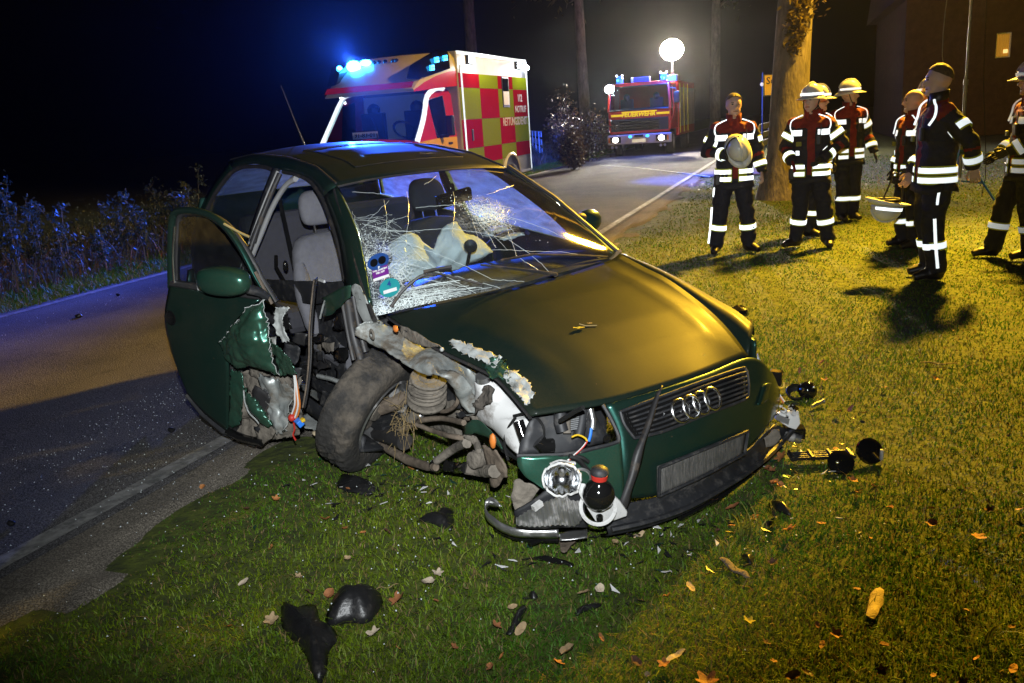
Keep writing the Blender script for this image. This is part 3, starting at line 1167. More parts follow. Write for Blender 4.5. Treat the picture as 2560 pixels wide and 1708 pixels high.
ws = [[Vector((1.685, y, 1.415 + .085 * (1 - (y / .93) ** 2))) for y in np.linspace(-.93, .93, 9)], [Vector((.945, y, 2.235 + .07 * (1 - (y / .82) ** 2))) for y in np.linspace(-.82, .82, 9)]]
sheet('windscreen', ws, glass('cab_windscreen', (.62, .72, .8)), am)
sheet('side_window', [[Vector((.93, .987, 1.43)), Vector((.37, .985, 1.43))], [Vector((.93, .875, 2.09)), Vector((.37, .915, 2.17))]], m_darkglass, am)
# what shows through the windscreen
MB().box((.12, 0, 1.85), (.04, 1.7, .8)).build('bulkhead', m_white, am)
for y in (-.45, .45):
    s = MB().box((.55, y, 1.62), (.16, .46, .66)).ball((.52, y, 2.0), .16, 10, sc=(.6, .9, .8)).build('cab_seat', m_black, am, bevel=.04)
MB().lathe([(.17, 0), (.19, .02), (.21, 0), (.19, -.02), (.17, 0)], (1.15, .45, 1.62), (-.75, 0, .66), 18).build('steering_wheel', m_black, am, True)
MB().hexa([(1.0, -.9, 1.25), (1.68, -.9, 1.25), (1.68, .9, 1.25), (1.0, .9, 1.25), (1.0, -.9, 1.45), (1.62, -.9, 1.40), (1.62, .9, 1.40), (1.0, .9, 1.45)]).build('dashboard', m_black, am)
pl = MB().box((1.60, -.10, 1.56), (.015, .50, .12)).build('call_sign_plate', m_white, am)
text_mesh('plate_text', '91-83-01', .115, m_black, pl, frame_mat((1.612, -.10, 1.56), (0, 1, 0), (-.2, 0, .98), (1, 0, 0)), .002)
# roof fairing
rows = []
for X, hw, z0, z1 in ((1.50, .88, 2.24, 2.30), (1.15, .93, 2.26, 2.56), (.75, .98, 2.30, 2.76), (.35, 1.03, 2.32, 2.90), (-.01, 1.08, 2.34, 2.965)):
    rows.append([Vector((X, hw, z0)), Vector((X, hw, z0 + (z1 - z0) * .45)), Vector((X - .01, hw - .02, z0 + (z1 - z0) * .8)), Vector((X - .02, hw - .12, z1)), Vector((X, 0, z1 + .02)),
                 Vector((X - .02, -hw + .12, z1)), Vector((X - .01, -hw + .02, z0 + (z1 - z0) * .8)), Vector((X, -hw, z0 + (z1 - z0) * .45)), Vector((X, -hw, z0))])
mb = MB().grid(rows)
mb.m = [1 if (j in (0, 7)) else 0 for i in range(4) for j in range(8)]
mb.add(rows[0], [tuple(range(9))], 0)
mb.add([rows[i][k] for i in range(5) for k in (0, 8)], [(0, 1, 3, 2), (2, 3, 5, 4), (4, 5, 7, 6), (6, 7, 9, 8)], 1)
m_fair = mat('pale_fairing_paint', (0.55, 0.50, 0.44), 0.4, var=.06, coat=.2)
mb.build('roof_fairing', [m_fair, m_red], am, True)
st = [[Vector((1.515 - .12 * k, y, 2.245 + .05 + .105 * k)) for y in np.linspace(-.86, .86, 9)] for k in (0, 1)]
sheet('red_stripe', [[p + Vector((.03, 0, .012)) for p in r] for r in st], m_redfilm, am)
for k, y in enumerate((-.28, -.18, -.06, .10, .17)):
    MB().lathe([(.001, .03), (.03, .025), (.045, 0)], (.62 + .0 * k, y, 2.845), (.7, 0, .7), 10).build('roof_lens', m_darkglass, am, True)
# LED units on the fairing corners: the right one is caught flashing
for sgn in (1, -1):
    pts = [Vector((1.36, .80 * sgn, 2.53)), Vector((1.30, .90 * sgn, 2.50)), Vector((.45, 1.06 * sgn, 2.72)), Vector((.25, 1.07 * sgn, 2.92)), Vector((.9, .86 * sgn, 2.90))]
    u_ = MB().hexa([(1.40, .70 * sgn, 2.46), (1.32, .93 * sgn, 2.44), (.26, 1.085 * sgn, 2.64), (.26, .8 * sgn, 2.7), (1.22, .70 * sgn, 2.68), (1.12, .90 * sgn, 2.80), (.26, 1.07 * sgn, 2.94), (.26, .8 * sgn, 3.0)]).build('beacon_unit', m_darkglass, am, bevel=.02)
    for (X, Z, n_) in ((.98, 2.66, 4), (.80, 2.80, 4), (.50, 2.84, 4)):
        for k in range(n_):
            for q in range(2):
                yy = .93 + (1.40 - X) * .135 + .012
                MB().box((X - .035 * k, (yy + .004 * k) * sgn, Z + .004 * k - .05 * q), (.024, .03, .04)).build('led', m_glow_cyan if sgn > 0 else m_glow_blue, u_)
MB().ball((.80, -.62, 2.80), .12, 12, sc=(1, 1.2, .9)).build('beacon_lens_glare', m_glow_blue, am, True)
for c_, r_, k_ in (((.70, -.42, 2.85), .075, (1, 1.6, .8)), ((.98, -.82, 2.72), .08, (1, .8, 1.3))):  # extra glowing balls, standing in for the beacon's glare
    MB().ball(c_, r_, 12, sc=k_).build('beacon_lens_glare', m_glow_blue, am, True)
bp_ = rd(15.29 - 1.02, -7.35 - .66, 3.00)
add_light('beacon_light', 'SPOT', bp_, 9000, BLUE, .06, bp_ + Vector((2.0, -10.9, 6.5)), 106, 1.0)
add_light('beacon_light', 'SPOT', bp_, 11000, BLUE, .06, (-6.6, 9.6, 1.6), 58, .9)  # extra beam of the same beacon, added for the weeds
add_light('beacon_light', 'SPOT', bp_, 60000, BLUE, .06, (-.35, 6.4, 1.25), 9.5, .5)  # extra narrow beam, added to turn the car's windows blue
add_light('rear_beacon_light', 'SPOT', rd(19.85, -6.0, 2.75), 9000, BLUE, .06, (6.4, 20.0, .6), 70, .8)
add_light('rear_beacon_light', 'SPOT', rd(19.85, -6.0, 2.75), 16000, BLUE, .06, (1.1, 33, .6), 24, .8)
MB().ball((-4.22, 1.05, 2.75), .06, 10).build('rear_beacon', m_glow_cyan, am, True)
# mirror, handle, antennas, wipers
mi = MB().box((.70, 1.17, 1.63), (.10, .16, .36)).build('wing_mirror', m_black, am, bevel=.03)
MB().tube([(.78, 1.0, 1.45), (.75, 1.12, 1.46), (.72, 1.16, 1.52)], .03, 8).build('mirror_arm', m_black, mi, True)
MB().box((.36, 1.005, 1.31), (.16, .03, .04)).build('door_handle', m_black, am, bevel=.01)
MB().tube([(1.72, .2, 1.46), (1.45, .05, 1.72), (1.3, -.1, 1.86)], .012, 5).build('wiper', m_black, am, True)
MB().ball((1.02, -.84, 2.28), .035, 8).build('marker_lamp', m_glow_white, am, True)
MB().ball((1.0, .86, 2.30), .03, 8).build('marker_lamp', m_glow_white, am, True)
m_letter = mat('pale_reflective_lettering', (0.62, 0.52, 0.50), .5, var=.1)
sx = Vector((-1, 0, 0)); sz = Vector((0, 0, 1)); sy = Vector((0, 1, 0))
for s_, X, Z, sz_ in (('112', -3.60, 2.12, .22), ('NOTRUF', -3.62, 1.88, .20), ('RETTUNGSDIENST', -3.22, 1.62, .24)):
    text_mesh('side_lettering', s_, sz_, m_letter, am, frame_mat((X, BY + .0105, Z), sx, sz, sy), .004, xs=.86 if len(s_) > 8 else 1)

# ------------------------------------------------------------------ fire engine
tp = Vector((5.42, 33.0, 0))
fe = thing('fire_engine', 'red fire engine with yellow FEUERWEHR band, facing us with headlamps on', 'fire engine', tp, HEAD)
RED = m_red
W2 = 1.2
mb = MB()
mb.hexa([(-1.9, -W2, .95), (0, -W2, .95), (0, W2, .95), (-1.9, W2, .95), (-1.9, -W2, 1.72), (.02, -W2, 1.72), (.02, W2, 1.72), (-1.9, W2, 1.72)])
mb.build('cab_lower', RED, fe, bevel=.05)
mb = MB()      # cab top with open windscreen: pillars and roof
mb.hexa([(-1.9, -W2, 1.7), (-1.75, -W2, 1.7), (-1.75, W2, 1.7), (-1.9, W2, 1.7), (-1.9, -1.12, 2.7), (-1.75, -1.12, 2.7), (-1.75, 1.12, 2.7), (-1.9, 1.12, 2.7)])
mb.build('cab_rear_wall', RED, fe)
mb = MB()
mb.hexa([(-1.9, -1.14, 2.62), (-.10, -1.14, 2.60), (-.10, 1.14, 2.60), (-1.9, 1.14, 2.62), (-1.85, -1.05, 2.78), (-.2, -1.05, 2.74), (-.2, 1.05, 2.74), (-1.85, 1.05, 2.78)])
mb.build('cab_roof', RED, fe, bevel=.04)
for sgn in (1, -1):
    MB().tube([(.02, 1.17 * sgn, 1.70), (-.03, 1.15 * sgn, 2.2), (-.13, 1.10 * sgn, 2.64)], .055, 8).build('front_pillar', RED, fe, True)
    MB().hexa([(-1.8, 1.16 * sgn, 1.7), (-.9, 1.16 * sgn, 1.7), (-.9, 1.19 * sgn, 1.7), (-1.8, 1.19 * sgn, 1.7), (-1.8, 1.1 * sgn, 2.62), (-.9, 1.1 * sgn, 2.62), (-.9, 1.13 * sgn, 2.62), (-1.8, 1.13 * sgn, 2.62)]).build('cab_side', RED, fe)
    sheet('door_window', [[Vector((-.02, 1.17 * sgn, 1.72)), Vector((-.9, 1.17 * sgn, 1.72))], [Vector((-.14, 1.10 * sgn, 2.6)), Vector((-.9, 1.11 * sgn, 2.6))]], m_darkglass, fe)
sheet('windscreen', [[Vector((.015, y, 1.74)) for y in np.linspace(-1.13, 1.13, 7)], [Vector((-.12, y, 2.60)) for y in np.linspace(-1.07, 1.07, 7)]], glass('engine_windscreen', (.5, .55, .65)), fe)
MB().tube([(.02, -1.13, 1.74), (.02, 1.13, 1.74), (-.11, 1.07, 2.60), (-.11, -1.07, 2.60), (.02, -1.13, 1.74)], .025, 6).build('windscreen_seal', m_black, fe, True)
for y in (-.6, .55):
    MB().box((-.75, y, 1.75), (.2, .5, .8)).ball((-.7, y, 2.2), .15, 8).build('cab_seat', m_black, fe, bevel=.05)
MB().box((-.2, 0, 1.72), (.35, 2.1, .16)).build('dashboard', m_black, fe, bevel=.03)
MB().box((.025, 0, 1.17), (.05, 2.2, .5)).build('grille', m_black, fe, bevel=.015)
for z in (1.02, 1.12, 1.22, 1.32):
    MB().box((.058, 0, z), (.02, 1.5, .035)).build('grille_bar', m_darkglass, fe)
MB().box((.04, 0, .92), (.07, 2.3, .08)).build('red_sill', RED, fe, bevel=.01)
m_bump = mat('bumper_blue_light_tint', (.50, .50, .62), .5, var=.1)  # violet tint is blue beacon light put into the bumper colour
MB().box((.09, 0, .66), (.26, 2.44, .36)).build('bumper', m_bump, fe, bevel=.04)
for y in (-.90, .86):
    h_ = MB().box((.225, y, .66), (.03, .42, .22)).build('headlamp', m_black, fe, bevel=.02)
    MB().ball((.235, y, .66), .12, 14, sc=(.25, 1, .85)).build('lamp_glass', m_glow_head, h_, True)
    MB().box((.236, y + (.24 if y > 0 else -.24), .66), (.015, .07, .18)).build('indicator', mat('amber_lens', (.7, .2, .02), .3), h_)
    for q in (-.09, .06):
        MB().ball((.16, y * 1.06 + q, .39), .055, 10, sc=(.5, 1, 1)).build('fog_lamp', mat('cool_lens', (.35, .4, .8), .2, spec=.8), h_, True)
q = MB().box((.228, .0, .60), (.012, .52, .13)).build('number_plate', m_tape, fe)
MB().box((.20, 0, .78), (.1, .34, .08)).build('tow_hatch', m_black, fe, bevel=.01)
for y in (-.33, .33):
    MB().ball((.225, y, .76), .075, 10, sc=(.3, 1, .7)).build('front_flasher', glow_mat('lit_front_flasher', (.05, .45, 1.0), 3), fe, True)
add_light('headlamp_light', 'SPOT', tp + Vector((-.95 * .94, -.25, .66)) - U2 * .35, 200, (1, .93, .8), .08, rd(18, -6.0, 0.0), 70, .8)
add_light('headlamp_light', 'SPOT', tp + N2 * .86 - U2 * .35 + Vector((0, 0, .66)), 200, (1, .93, .8), .08, rd(18, -4.6, 0.0), 70, .8)
# yellow band and its lettering
for y, w in ((-.86, .44), (.90, .48)):
    MB().box((.035, y, 1.56), (.012, w, .085)).build('yellow_band', m_tape_y, fe)
MB().box((.028, 0, 1.665), (.012, 1.35, .05)).build('yellow_band', m_tape_y, fe)
text_mesh('front_lettering', 'FEUERWEHR', .23, m_tape_y, fe, frame_mat((.034, -.02, 1.565), (0, 1, 0), (.25 * 0, .22, .97), (1, 0, 0)), .012, xs=.98)
# roof: blue beacons, light panels, boxes
for y in (-.78, .90):
    b_ = MB().lathe([(.001, .26), (.10, .24), (.13, .18), (.13, 0)], (-.35, y, 2.76), (0, 0, 1), 14).build('beacon', mat('blue_beacon_lens', (.03, .10, .9), .2, emit=(.03, .12, 1), emit_s=2.5), fe, True)
    MB().ball((-.25, y - .05, 2.86), .05, 8).build('bulb', m_glow_cyan, b_, True)
    for q in (-.09, .09):
        MB().ball((-.3, y + q * 1.2, 3.03), .03, 6).build('spark_lens', m_glow_white, b_, True)
add_light('engine_beacon_light', 'POINT', tp + N2 * 1.05 - U2 * .45 + Vector((0, 0, 2.95)), 700, BLUE, .08)
MB().box((-.3, .08, 2.84), (.25, .62, .17)).build('roof_sign', mat('violet_blue_panel', (.09, .09, .55), .4), fe, bevel=.02)
MB().box((-.3, -.28, 2.84), (.26, .08, .19)).build('roof_horn', m_white, fe, bevel=.02)
MB().box((-.5, 1.0 + .22, 2.80), (.5, .34, .22)).build('roof_locker', mat('pale_violet_panel', (.35, .30, .55), .5), fe, bevel=.02)
# body behind the cab
MB().box((-4.4, 0, 1.70), (4.8, 2.44, 2.1)).build('equipment_body', RED, fe, bevel=.05)
for x in (-2.6, -3.8, -5.0, -6.1):
    MB().box((x, 1.235, 1.75), (1.05, .02, 1.5)).build('roller_shutter', m_grey, fe)
for x in (-2.12, -3.2, -4.4):
    MB().box((x, 1.25, 1.7), (.06, .03, 1.9)).build('reflective_strip', m_tape_soft, fe)
MB().box((-4.2, 0, .75), (5.2, 2.2, .35)).build('chassis', m_black, fe)
for x in (-1.0, -5.2):
    for y in (-1.0, 1.0):
        wheel(fe, (x, y, .46), .46, .30)
mi = MB().box((-.05, 1.42, 2.1), (.10, .22, .42)).build('wing_mirror', m_black, fe, bevel=.04)
MB().tube([(-.1, 1.15, 2.45), (-.05, 1.38, 2.42), (-.05, 1.42, 2.3)], .022, 6).build('mirror_arm', m_black, mi, True)
MB().tube([(-.12, 1.16, 1.2), (-.12, 1.3, 1.6), (-.16, 1.24, 2.35)], .02, 6).build('grab_rail', RED, fe, True)
# work lamp beside the cab and flood lamp on the roof mast
c = Vector((.08, -1.08, 2.55))
wl = MB().box((c.x, c.y, c.z), (.16, .36, .30)).build('work_lamp', m_black, fe, bevel=.03)
MB().ball((c.x + .09, c.y, c.z), .18, 14, sc=(.25, 1, .85)).build('lamp_glass', m_glow_work, wl, True)
MB().tube([(c.x - .06, c.y, c.z - .1), (c.x - .12, c.y + .05, c.z + .2)], .02, 6).build('lamp_bracket', m_steel, wl, True)
add_light('work_lamp_light', 'SPOT', tp - N2 * 1.08 - U2 * .30 + Vector((0, 0, 2.55)), 900, (.86, .95, 1), .10, rd(12, -4.3, .3), 74, .8)
fl = at_y(1680, 125, 35.5)
lc = Matrix.Rotation(-HEAD, 3, 'Z') @ (fl - tp)
mb = MB().tube([(lc.x, lc.y, 2.6), (lc.x, lc.y, 3.2)], .06, 8).tube([(lc.x, lc.y, 3.2), (lc.x, lc.y, lc.z - .1)], .04, 8)
mb.build('light_mast', m_steel, fe, True)
fh = MB().box((lc.x, lc.y, lc.z), (.14, .70, .60)).build('flood_lamp', m_black, fe, bevel=.02)
for q, w_ in ((0, 0),):
    MB().ball((lc.x + .08, lc.y + q, lc.z + w_), .46, 20, sc=(.2, 1, .88)).build('lamp_glass', m_glow_warm, fh, True)  # one oversized glowing disc, standing in for the lamp's glare
add_light('mast_flood_light', 'SPOT', fl - U2 * .45, 9000, (1, .86, .62), .18, rd(8, -1.0, .5), 120, .6)

# ------------------------------------------------------------------ place sign, half hidden by the trunk
sp = at_y(1941, 212, 22)
sg = thing('place_sign', 'yellow village name sign on a post, half hidden by the trunk', 'sign', (sp.x + .12, 22, 0), R(6))
m_signy = mat('sign_yellow', (.72, .48, .02), .5, var=.08)
bz = sp.z
pn = MB().box((0, 0, bz), (.92, .02, .52)).build('sign_panel', m_signy, sg, bevel=.006)
bd = MB()
for c, s in (((0, -.012, bz + .248), (.92, .004, .018)), ((0, -.012, bz - .248), (.92, .004, .018)), ((-.45, -.012, bz), (.018, .004, .48)), ((.45, -.012, bz), (.018, .004, .48))):
    bd.box(c, s)
bd.build('border', m_black, pn)
text_mesh('sign_lettering', 'Schl', .24, m_black, pn, frame_mat((-.40, -.0125, bz + .10), (1, 0, 0), (0, 0, 1), (0, -1, 0)), .004, 'LEFT')
for x in (-.47, .47):
    MB().tube([(x, .03, -.05), (x, .03, bz + .32)], .022, 8).build('sign_post', m_black, sg, True)
MB().ball((-.52, -.03, bz + .03), .05, 8).build('reflector', m_tape, sg, True)

# ------------------------------------------------------------------ white board fences on both sides of the road
m_board = mat('white_fence_board', (.74, .74, .76), .55, var=.1, scale=5)


def board_fence(label, p0, p1, h0, h1, nb, posts):
    p0, p1 = Vector(p0), Vector(p1)
    f = thing('board_fence', label, 'fence', p0, group='white board fences by the road')
    d = p1 - p0
    L = d.length
    x = d.normalized()
    rot = Matrix.Rotation(math.atan2(d.y, d.x), 3, 'Z')
    bh = (h1 - h0) / (nb + (nb - 1) * .42)
    for k in range(nb):
        z = h0 + bh * (.5 + k * 1.42)
        mb = MB().box(tuple(x * L / 2 + Vector((0, 0, z))), (L, .03, bh), rot)
        mb.build('fence_board', m_board, f, bevel=.004)
    for k in range(posts):
        t = (k + .5) / posts
        mb = MB().box(tuple(x * L * t + Vector((0, 0, h1 / 2 - .05)) + (rot @ Vector((0, .035, 0)))), (.12, .04, h1 + .1), rot)
        mb.build('fence_post', m_board, f, bevel=.004)
    return f


a_ = ground(1897, 388); b_ = at_y(1960, 300, a_.y + 9)
board_fence('white three-board fence end between the trunk and the bareheaded firefighter', (a_.x, a_.y, 0), (b_.x, b_.y, 0), .22, .98, 3, 4)
a_ = ground(1357, 402); b_ = at_y(1322, 330, a_.y + 7)
board_fence('white board fence end showing just behind the ambulance', (a_.x, a_.y, 0), (b_.x, b_.y, 0), .30, 1.15, 3, 4)

# ------------------------------------------------------------------ house with one lit window
hw = at_y(2509, 113, 31)
hs = thing('house', 'dark brick house with one lit window behind the lamp stand', 'house', (hw.x, hw.y, 0), R(-18))
m_brick = mat('dark_brick', (.05, .028, .018), .9, var=.3, scale=4, bump=.4, bscale=30)
m_tile = mat('dark_roof_tile', (.05, .03, .025), .8, var=.3, scale=8, bump=.3)
wz0, wz1 = hw.z - .42, hw.z + .42
mb = MB()
for x0, x1, z0, z1 in ((-3.2, -.24, 0, 5.0), (.24, 9, 0, 5.0), (-.24, .24, 0, wz0), (-.24, .24, wz1, 5.0)):
    mb.box(((x0 + x1) / 2, .15, (z0 + z1) / 2), (x1 - x0, .3, z1 - z0))
mb.build('wall', m_brick, hs)
MB().box((2.9, 6, 2.5), (12.2, 8.5, 4.9)).build('wall', m_brick, hs) if False else None
mb = MB()
mb.box((-3.05, 5, 2.5), (.3, 9.4, 5)); mb.box((8.85, 5, 2.5), (.3, 9.4, 5)); mb.box((2.9, 9.85, 2.5), (12.2, .3, 5))
mb.build('wall', m_brick, hs)
mb = MB().prism([(-3.6, -.5, 4.9), (-3.6, 5, 8.2), (-3.6, 10.5, 4.9)], (13.0, 0, 0))
mb.build('roof', m_tile, hs)
wd = MB()
for c, s in (((-.22, .10, hw.z), (.04, .06, .84)), ((.22, .10, hw.z), (.04, .06, .84)), ((0, .10, wz0 + .02), (.40, .06, .04)), ((0, .10, wz1 - .02), (.40, .06, .04))):
    wd.box(c, s)
wf = wd.build('window', m_white, hs)
sheet('pane', [[Vector((-.2, .12, wz0 + .04)), Vector((.2, .12, wz0 + .04))], [Vector((-.2, .12, wz1 - .04)), Vector((.2, .12, wz1 - .04))]], m_clear, wf)
cur = [[Vector((x, .30 + .012 * math.sin(x * 90), z)) for x in np.linspace(-.3, .3, 40)] for z in (wz0 - .1, wz1 + .1)]
sheet('curtain', cur, glow_mat('glowing_curtain', (.62, .27, .025), .55), wf)  # curtain glows by itself, no room lamp shines on it
MB().box((.13, .26, wz0 + .22), (.14, .04, .13)).build('lamp_shade', glow_mat('lit_lamp_shade', (1, .66, .22), 1.6), wf, bevel=.01)

# ================================================================== the wrecked car
car = thing('wrecked_car', 'crashed dark green hatchback with torn front corner and cracked windscreen on the grass', 'car')
CARM = Matrix.Translation((.2128, 3.8438, -.0587)) @ Matrix.Rotation(-.9507, 4, 'Z') @ Matrix.Rotation(.0805, 4, 'Y') @ Matrix.Rotation(-.0014, 4, 'X')
car.matrix_world = CARM
CINV = CARM.inverted()
CR3 = CINV.to_3x3()
EYE = CINV @ CAM


def cray(px, py):
    return CR3 @ ray(px, py)


def C(px, py, x=None, y=None, z=None):
    """Point in the car's own axes (x ahead of the front axle, y to its left, z up) seen at a pixel, one coordinate known."""
    d = cray(px, py)
    i, v = (0, x) if x is not None else (1, y) if y is not None else (2, z)
    return EYE + d * ((v - EYE[i]) / d[i])


def CG(px, py, z=0.0):
    """Point at world height z, in car axes."""
    return CINV @ ground(px, py, z)


def on(px, py, F, lo=1.5, hi=9.0):
    """First point along the line of sight where F changes sign."""
    d = cray(px, py)
    n = 160
    a = lo
    fa = F(EYE + d * a)
    for k in range(1, n + 1):
        b_ = lo + (hi - lo) * k / n
        fb = F(EYE + d * b_)
        if fa * fb <= 0:
            for _ in range(30):
                m = (a + b_) / 2
                fm = F(EYE + d * m)
                if fa * fm <= 0:
                    b_ = m
                else:
                    a, fa = m, fm
            return EYE + d * ((a + b_) / 2)
        a, fa = b_, fb
    return EYE + d * 4.0


def px_of(p):
    w = CARM @ p - CAM
    d = w.dot(FWD)
    return 1280 + FPX * w.dot(RIGHT) / d, 854 - FPX * w.dot(UP) / d


def interp(x, pts):
    if x <= pts[0][0]:
        return pts[0][1]
    for (a, va), (b_, vb) in zip(pts, pts[1:]):
        if x <= b_:
            return va + (vb - va) * (x - a) / (b_ - a)
    return pts[-1][1]


def car_paint(name, base=(0.004, 0.050, 0.034), dust=0.22, rough=0.32, metal=0.55, coat=0.45, dcol=(.17, .105, .06), spec=.5):
    m = bpy.data.materials.new(name)
    m.use_nodes = True
    n, l = nt(m)
    b = n['Principled BSDF']
    b.inputs['Metallic'].default_value = metal
    b.inputs['Roughness'].default_value = rough
    b.inputs['Coat Weight'].default_value = coat
    b.inputs['Specular IOR Level'].default_value = spec
    b.inputs['Coat Roughness'].default_value = 0.16
    tc = n.new('ShaderNodeTexCoord')
    fl_ = n.new('ShaderNodeTexNoise'); fl_.inputs['Scale'].default_value = 900; fl_.inputs['Detail'].default_value = 2
    l.new(tc.outputs['Object'], fl_.inputs['Vector'])
    cr = n.new('ShaderNodeValToRGB')
    cr.color_ramp.elements[0].position = .35; cr.color_ramp.elements[0].color = (*[c * .7 for c in base], 1)
    cr.color_ramp.elements[1].position = .7; cr.color_ramp.elements[1].color = (*[c * 1.45 for c in base], 1)
    l.new(fl_.outputs['Fac'], cr.inputs['Fac'])
    l.new(cr.outputs['Color'], b.inputs['Base Color'])
    d = n.new('ShaderNodeBsdfDiffuse')
    d.inputs['Color'].default_value = (*dcol, 1)
    big = n.new('ShaderNodeTexNoise'); big.inputs['Scale'].default_value = 3.2; big.inputs['Detail'].default_value = 9; big.inputs['Roughness'].default_value = .65
    fine = n.new('ShaderNodeTexNoise'); fine.inputs['Scale'].default_value = 190; fine.inputs['Detail'].default_value = 3
    l.new(tc.outputs['Object'], big.inputs['Vector']); l.new(tc.outputs['Object'], fine.inputs['Vector'])
    mr = n.new('ShaderNodeMapRange')
    mr.inputs['From Min'].default_value = .3; mr.inputs['From Max'].default_value = .75
    mr.inputs['To Min'].default_value = dust * .45; mr.inputs['To Max'].default_value = dust * 1.5
    l.new(big.outputs['Fac'], mr.inputs['Value'])
    mf = n.new('ShaderNodeMapRange')
    mf.inputs['From Min'].default_value = .3; mf.inputs['From Max'].default_value = .7
    mf.inputs['To Min'].default_value = .5; mf.inputs['To Max'].default_value = 1.4
    l.new(fine.outputs['Fac'], mf.inputs['Value'])
    mu = n.new('ShaderNodeMath'); mu.operation = 'MULTIPLY'
    l.new(mr.outputs['Result'], mu.inputs[0]); l.new(mf.outputs['Result'], mu.inputs[1])
    # glass crumbs and dirt specks
    vo = n.new('ShaderNodeTexVoronoi'); vo.inputs['Scale'].default_value = 34; vo.inputs['Randomness'].default_value = 1
    l.new(tc.outputs['Object'], vo.inputs['Vector'])
    vr = n.new('ShaderNodeMapRange'); vr.inputs['From Min'].default_value = .05; vr.inputs['From Max'].default_value = .09
    vr.inputs['To Min'].default_value = .8; vr.inputs['To Max'].default_value = 0
    l.new(vo.outputs['Distance'], vr.inputs['Value'])
    sel = n.new('ShaderNodeMath'); sel.operation = 'GREATER_THAN'; sel.inputs[1].default_value = .93
    sp_ = n.new('ShaderNodeSeparateColor')
    l.new(vo.outputs['Color'], sp_.inputs['Color']); l.new(sp_.outputs['Red'], sel.inputs[0])
    vm = n.new('ShaderNodeMath'); vm.operation = 'MULTIPLY'
    l.new(vr.outputs['Result'], vm.inputs[0]); l.new(sel.outputs['Value'], vm.inputs[1])
    mxx = n.new('ShaderNodeMath'); mxx.operation = 'MAXIMUM'
    l.new(mu.outputs['Value'], mxx.inputs[0]); l.new(vm.outputs['Value'], mxx.inputs[1])
    ms = n.new('ShaderNodeMixShader')
    l.new(mxx.outputs['Value'], ms.inputs['Fac'])
    l.new(b.outputs['BSDF'], ms.inputs[1]); l.new(d.outputs['BSDF'], ms.inputs[2])
    l.new(ms.outputs['Shader'], n['Material Output'].inputs['Surface'])
    return m


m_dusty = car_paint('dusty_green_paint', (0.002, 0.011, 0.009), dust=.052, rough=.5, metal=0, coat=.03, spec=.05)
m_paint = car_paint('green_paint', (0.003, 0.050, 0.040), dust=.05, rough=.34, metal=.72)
m_paint2 = car_paint('crumpled_green_paint', (0.006, 0.085, 0.058), dust=.10, rough=.28)
m_zinc = mat('bare_bent_metal', (.40, .43, .42), .42, .55, var=.35, scale=7, dirt=(.13, .11, .085), dirt_amt=.42, dirt_scale=9, bump=.25, bscale=14)
m_zincw = mat('flaked_white_primer', (.40, .42, .41), .55, .1, var=.15, scale=12, dirt=(.10, .10, .09), dirt_amt=.22, dirt_scale=16)
m_dirty = mat('mud_caked_steel', (.155, .135, .11), .9, var=.4, scale=11, bump=.6, bscale=40)
m_rust = mat('rusty_arm', (.135, .105, .078), .85, .1, var=.45, scale=16, bump=.4, bscale=50)
m_tank = mat('white_tank_plastic', (.66, .66, .65), .45, var=.07, scale=5, dirt=(.14, .12, .10), dirt_amt=.25, dirt_scale=6)
m_trim = mat('dark_trim_plastic', (.020, .021, .024), .55, var=.3, scale=10, dirt=(.07, .065, .06), dirt_amt=.2, dirt_scale=20)
m_seal = mat('door_seal_rubber', (.025, .024, .025), .5, var=.3, scale=9, dirt=(.10, .075, .05), dirt_amt=.15, dirt_scale=12)
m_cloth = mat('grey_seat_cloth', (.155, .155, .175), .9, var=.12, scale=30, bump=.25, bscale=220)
m_beige = mat('grey_beige_trim', (.34, .34, .34), .7, var=.08)
m_air = mat('white_airbag_cloth', (.93, .95, .95), .8, var=.02, bump=.15, bscale=140)
m_reflector = mat('lamp_reflector', (.80, .82, .84), .14, 1.0, var=.08)
m_alu = mat('scratched_aluminium', (.60, .60, .60), .30, .9, var=.25, scale=9, dirt=(.18, .15, .12), dirt_amt=.2, dirt_scale=9)
m_gloss_black = mat('gloss_black', (.008, .008, .008), .08, var=.2, spec=.7)
m_tyre = mat('muddy_tyre', (.030, .028, .026), .9, var=.35, scale=18, dirt=(.12, .10, .078), dirt_amt=.30, dirt_scale=5, bump=.5, bscale=45)
m_leafy = mat('dry_grass_wisp', (.28, .20, .09), .9, var=.3)
m_wire = {k: mat('wire_' + k, c, .5, var=.1) for k, c in dict(red=(.5, .03, .02), orange=(.6, .18, .03), white=(.7, .7, .68), blue=(.03, .20, .75), yellow=(.7, .45, .02), black=(.012, .012, .012), brown=(.14, .06, .03)).items()}
m_winglass = glass('windscreen_glass', (.58, .66, .68), fog=.03, fogcol=(.75, .74, .7))
m_fogglass = glass('dewy_glass_blue_glow', (.30, .36, .38), fog=.55, fogcol=(.22, .42, .80))  # dew tinted blue: the beacon's light is put into its colour
m_fogglass2 = glass('misted_glass_blue_glow', (.35, .42, .45), fog=.42, fogcol=(.22, .42, .80))  # mist on the left windows, blue beacon glow painted into it
m_sideglass = glass('dark_side_glass', (.50, .56, .58), fog=.05)


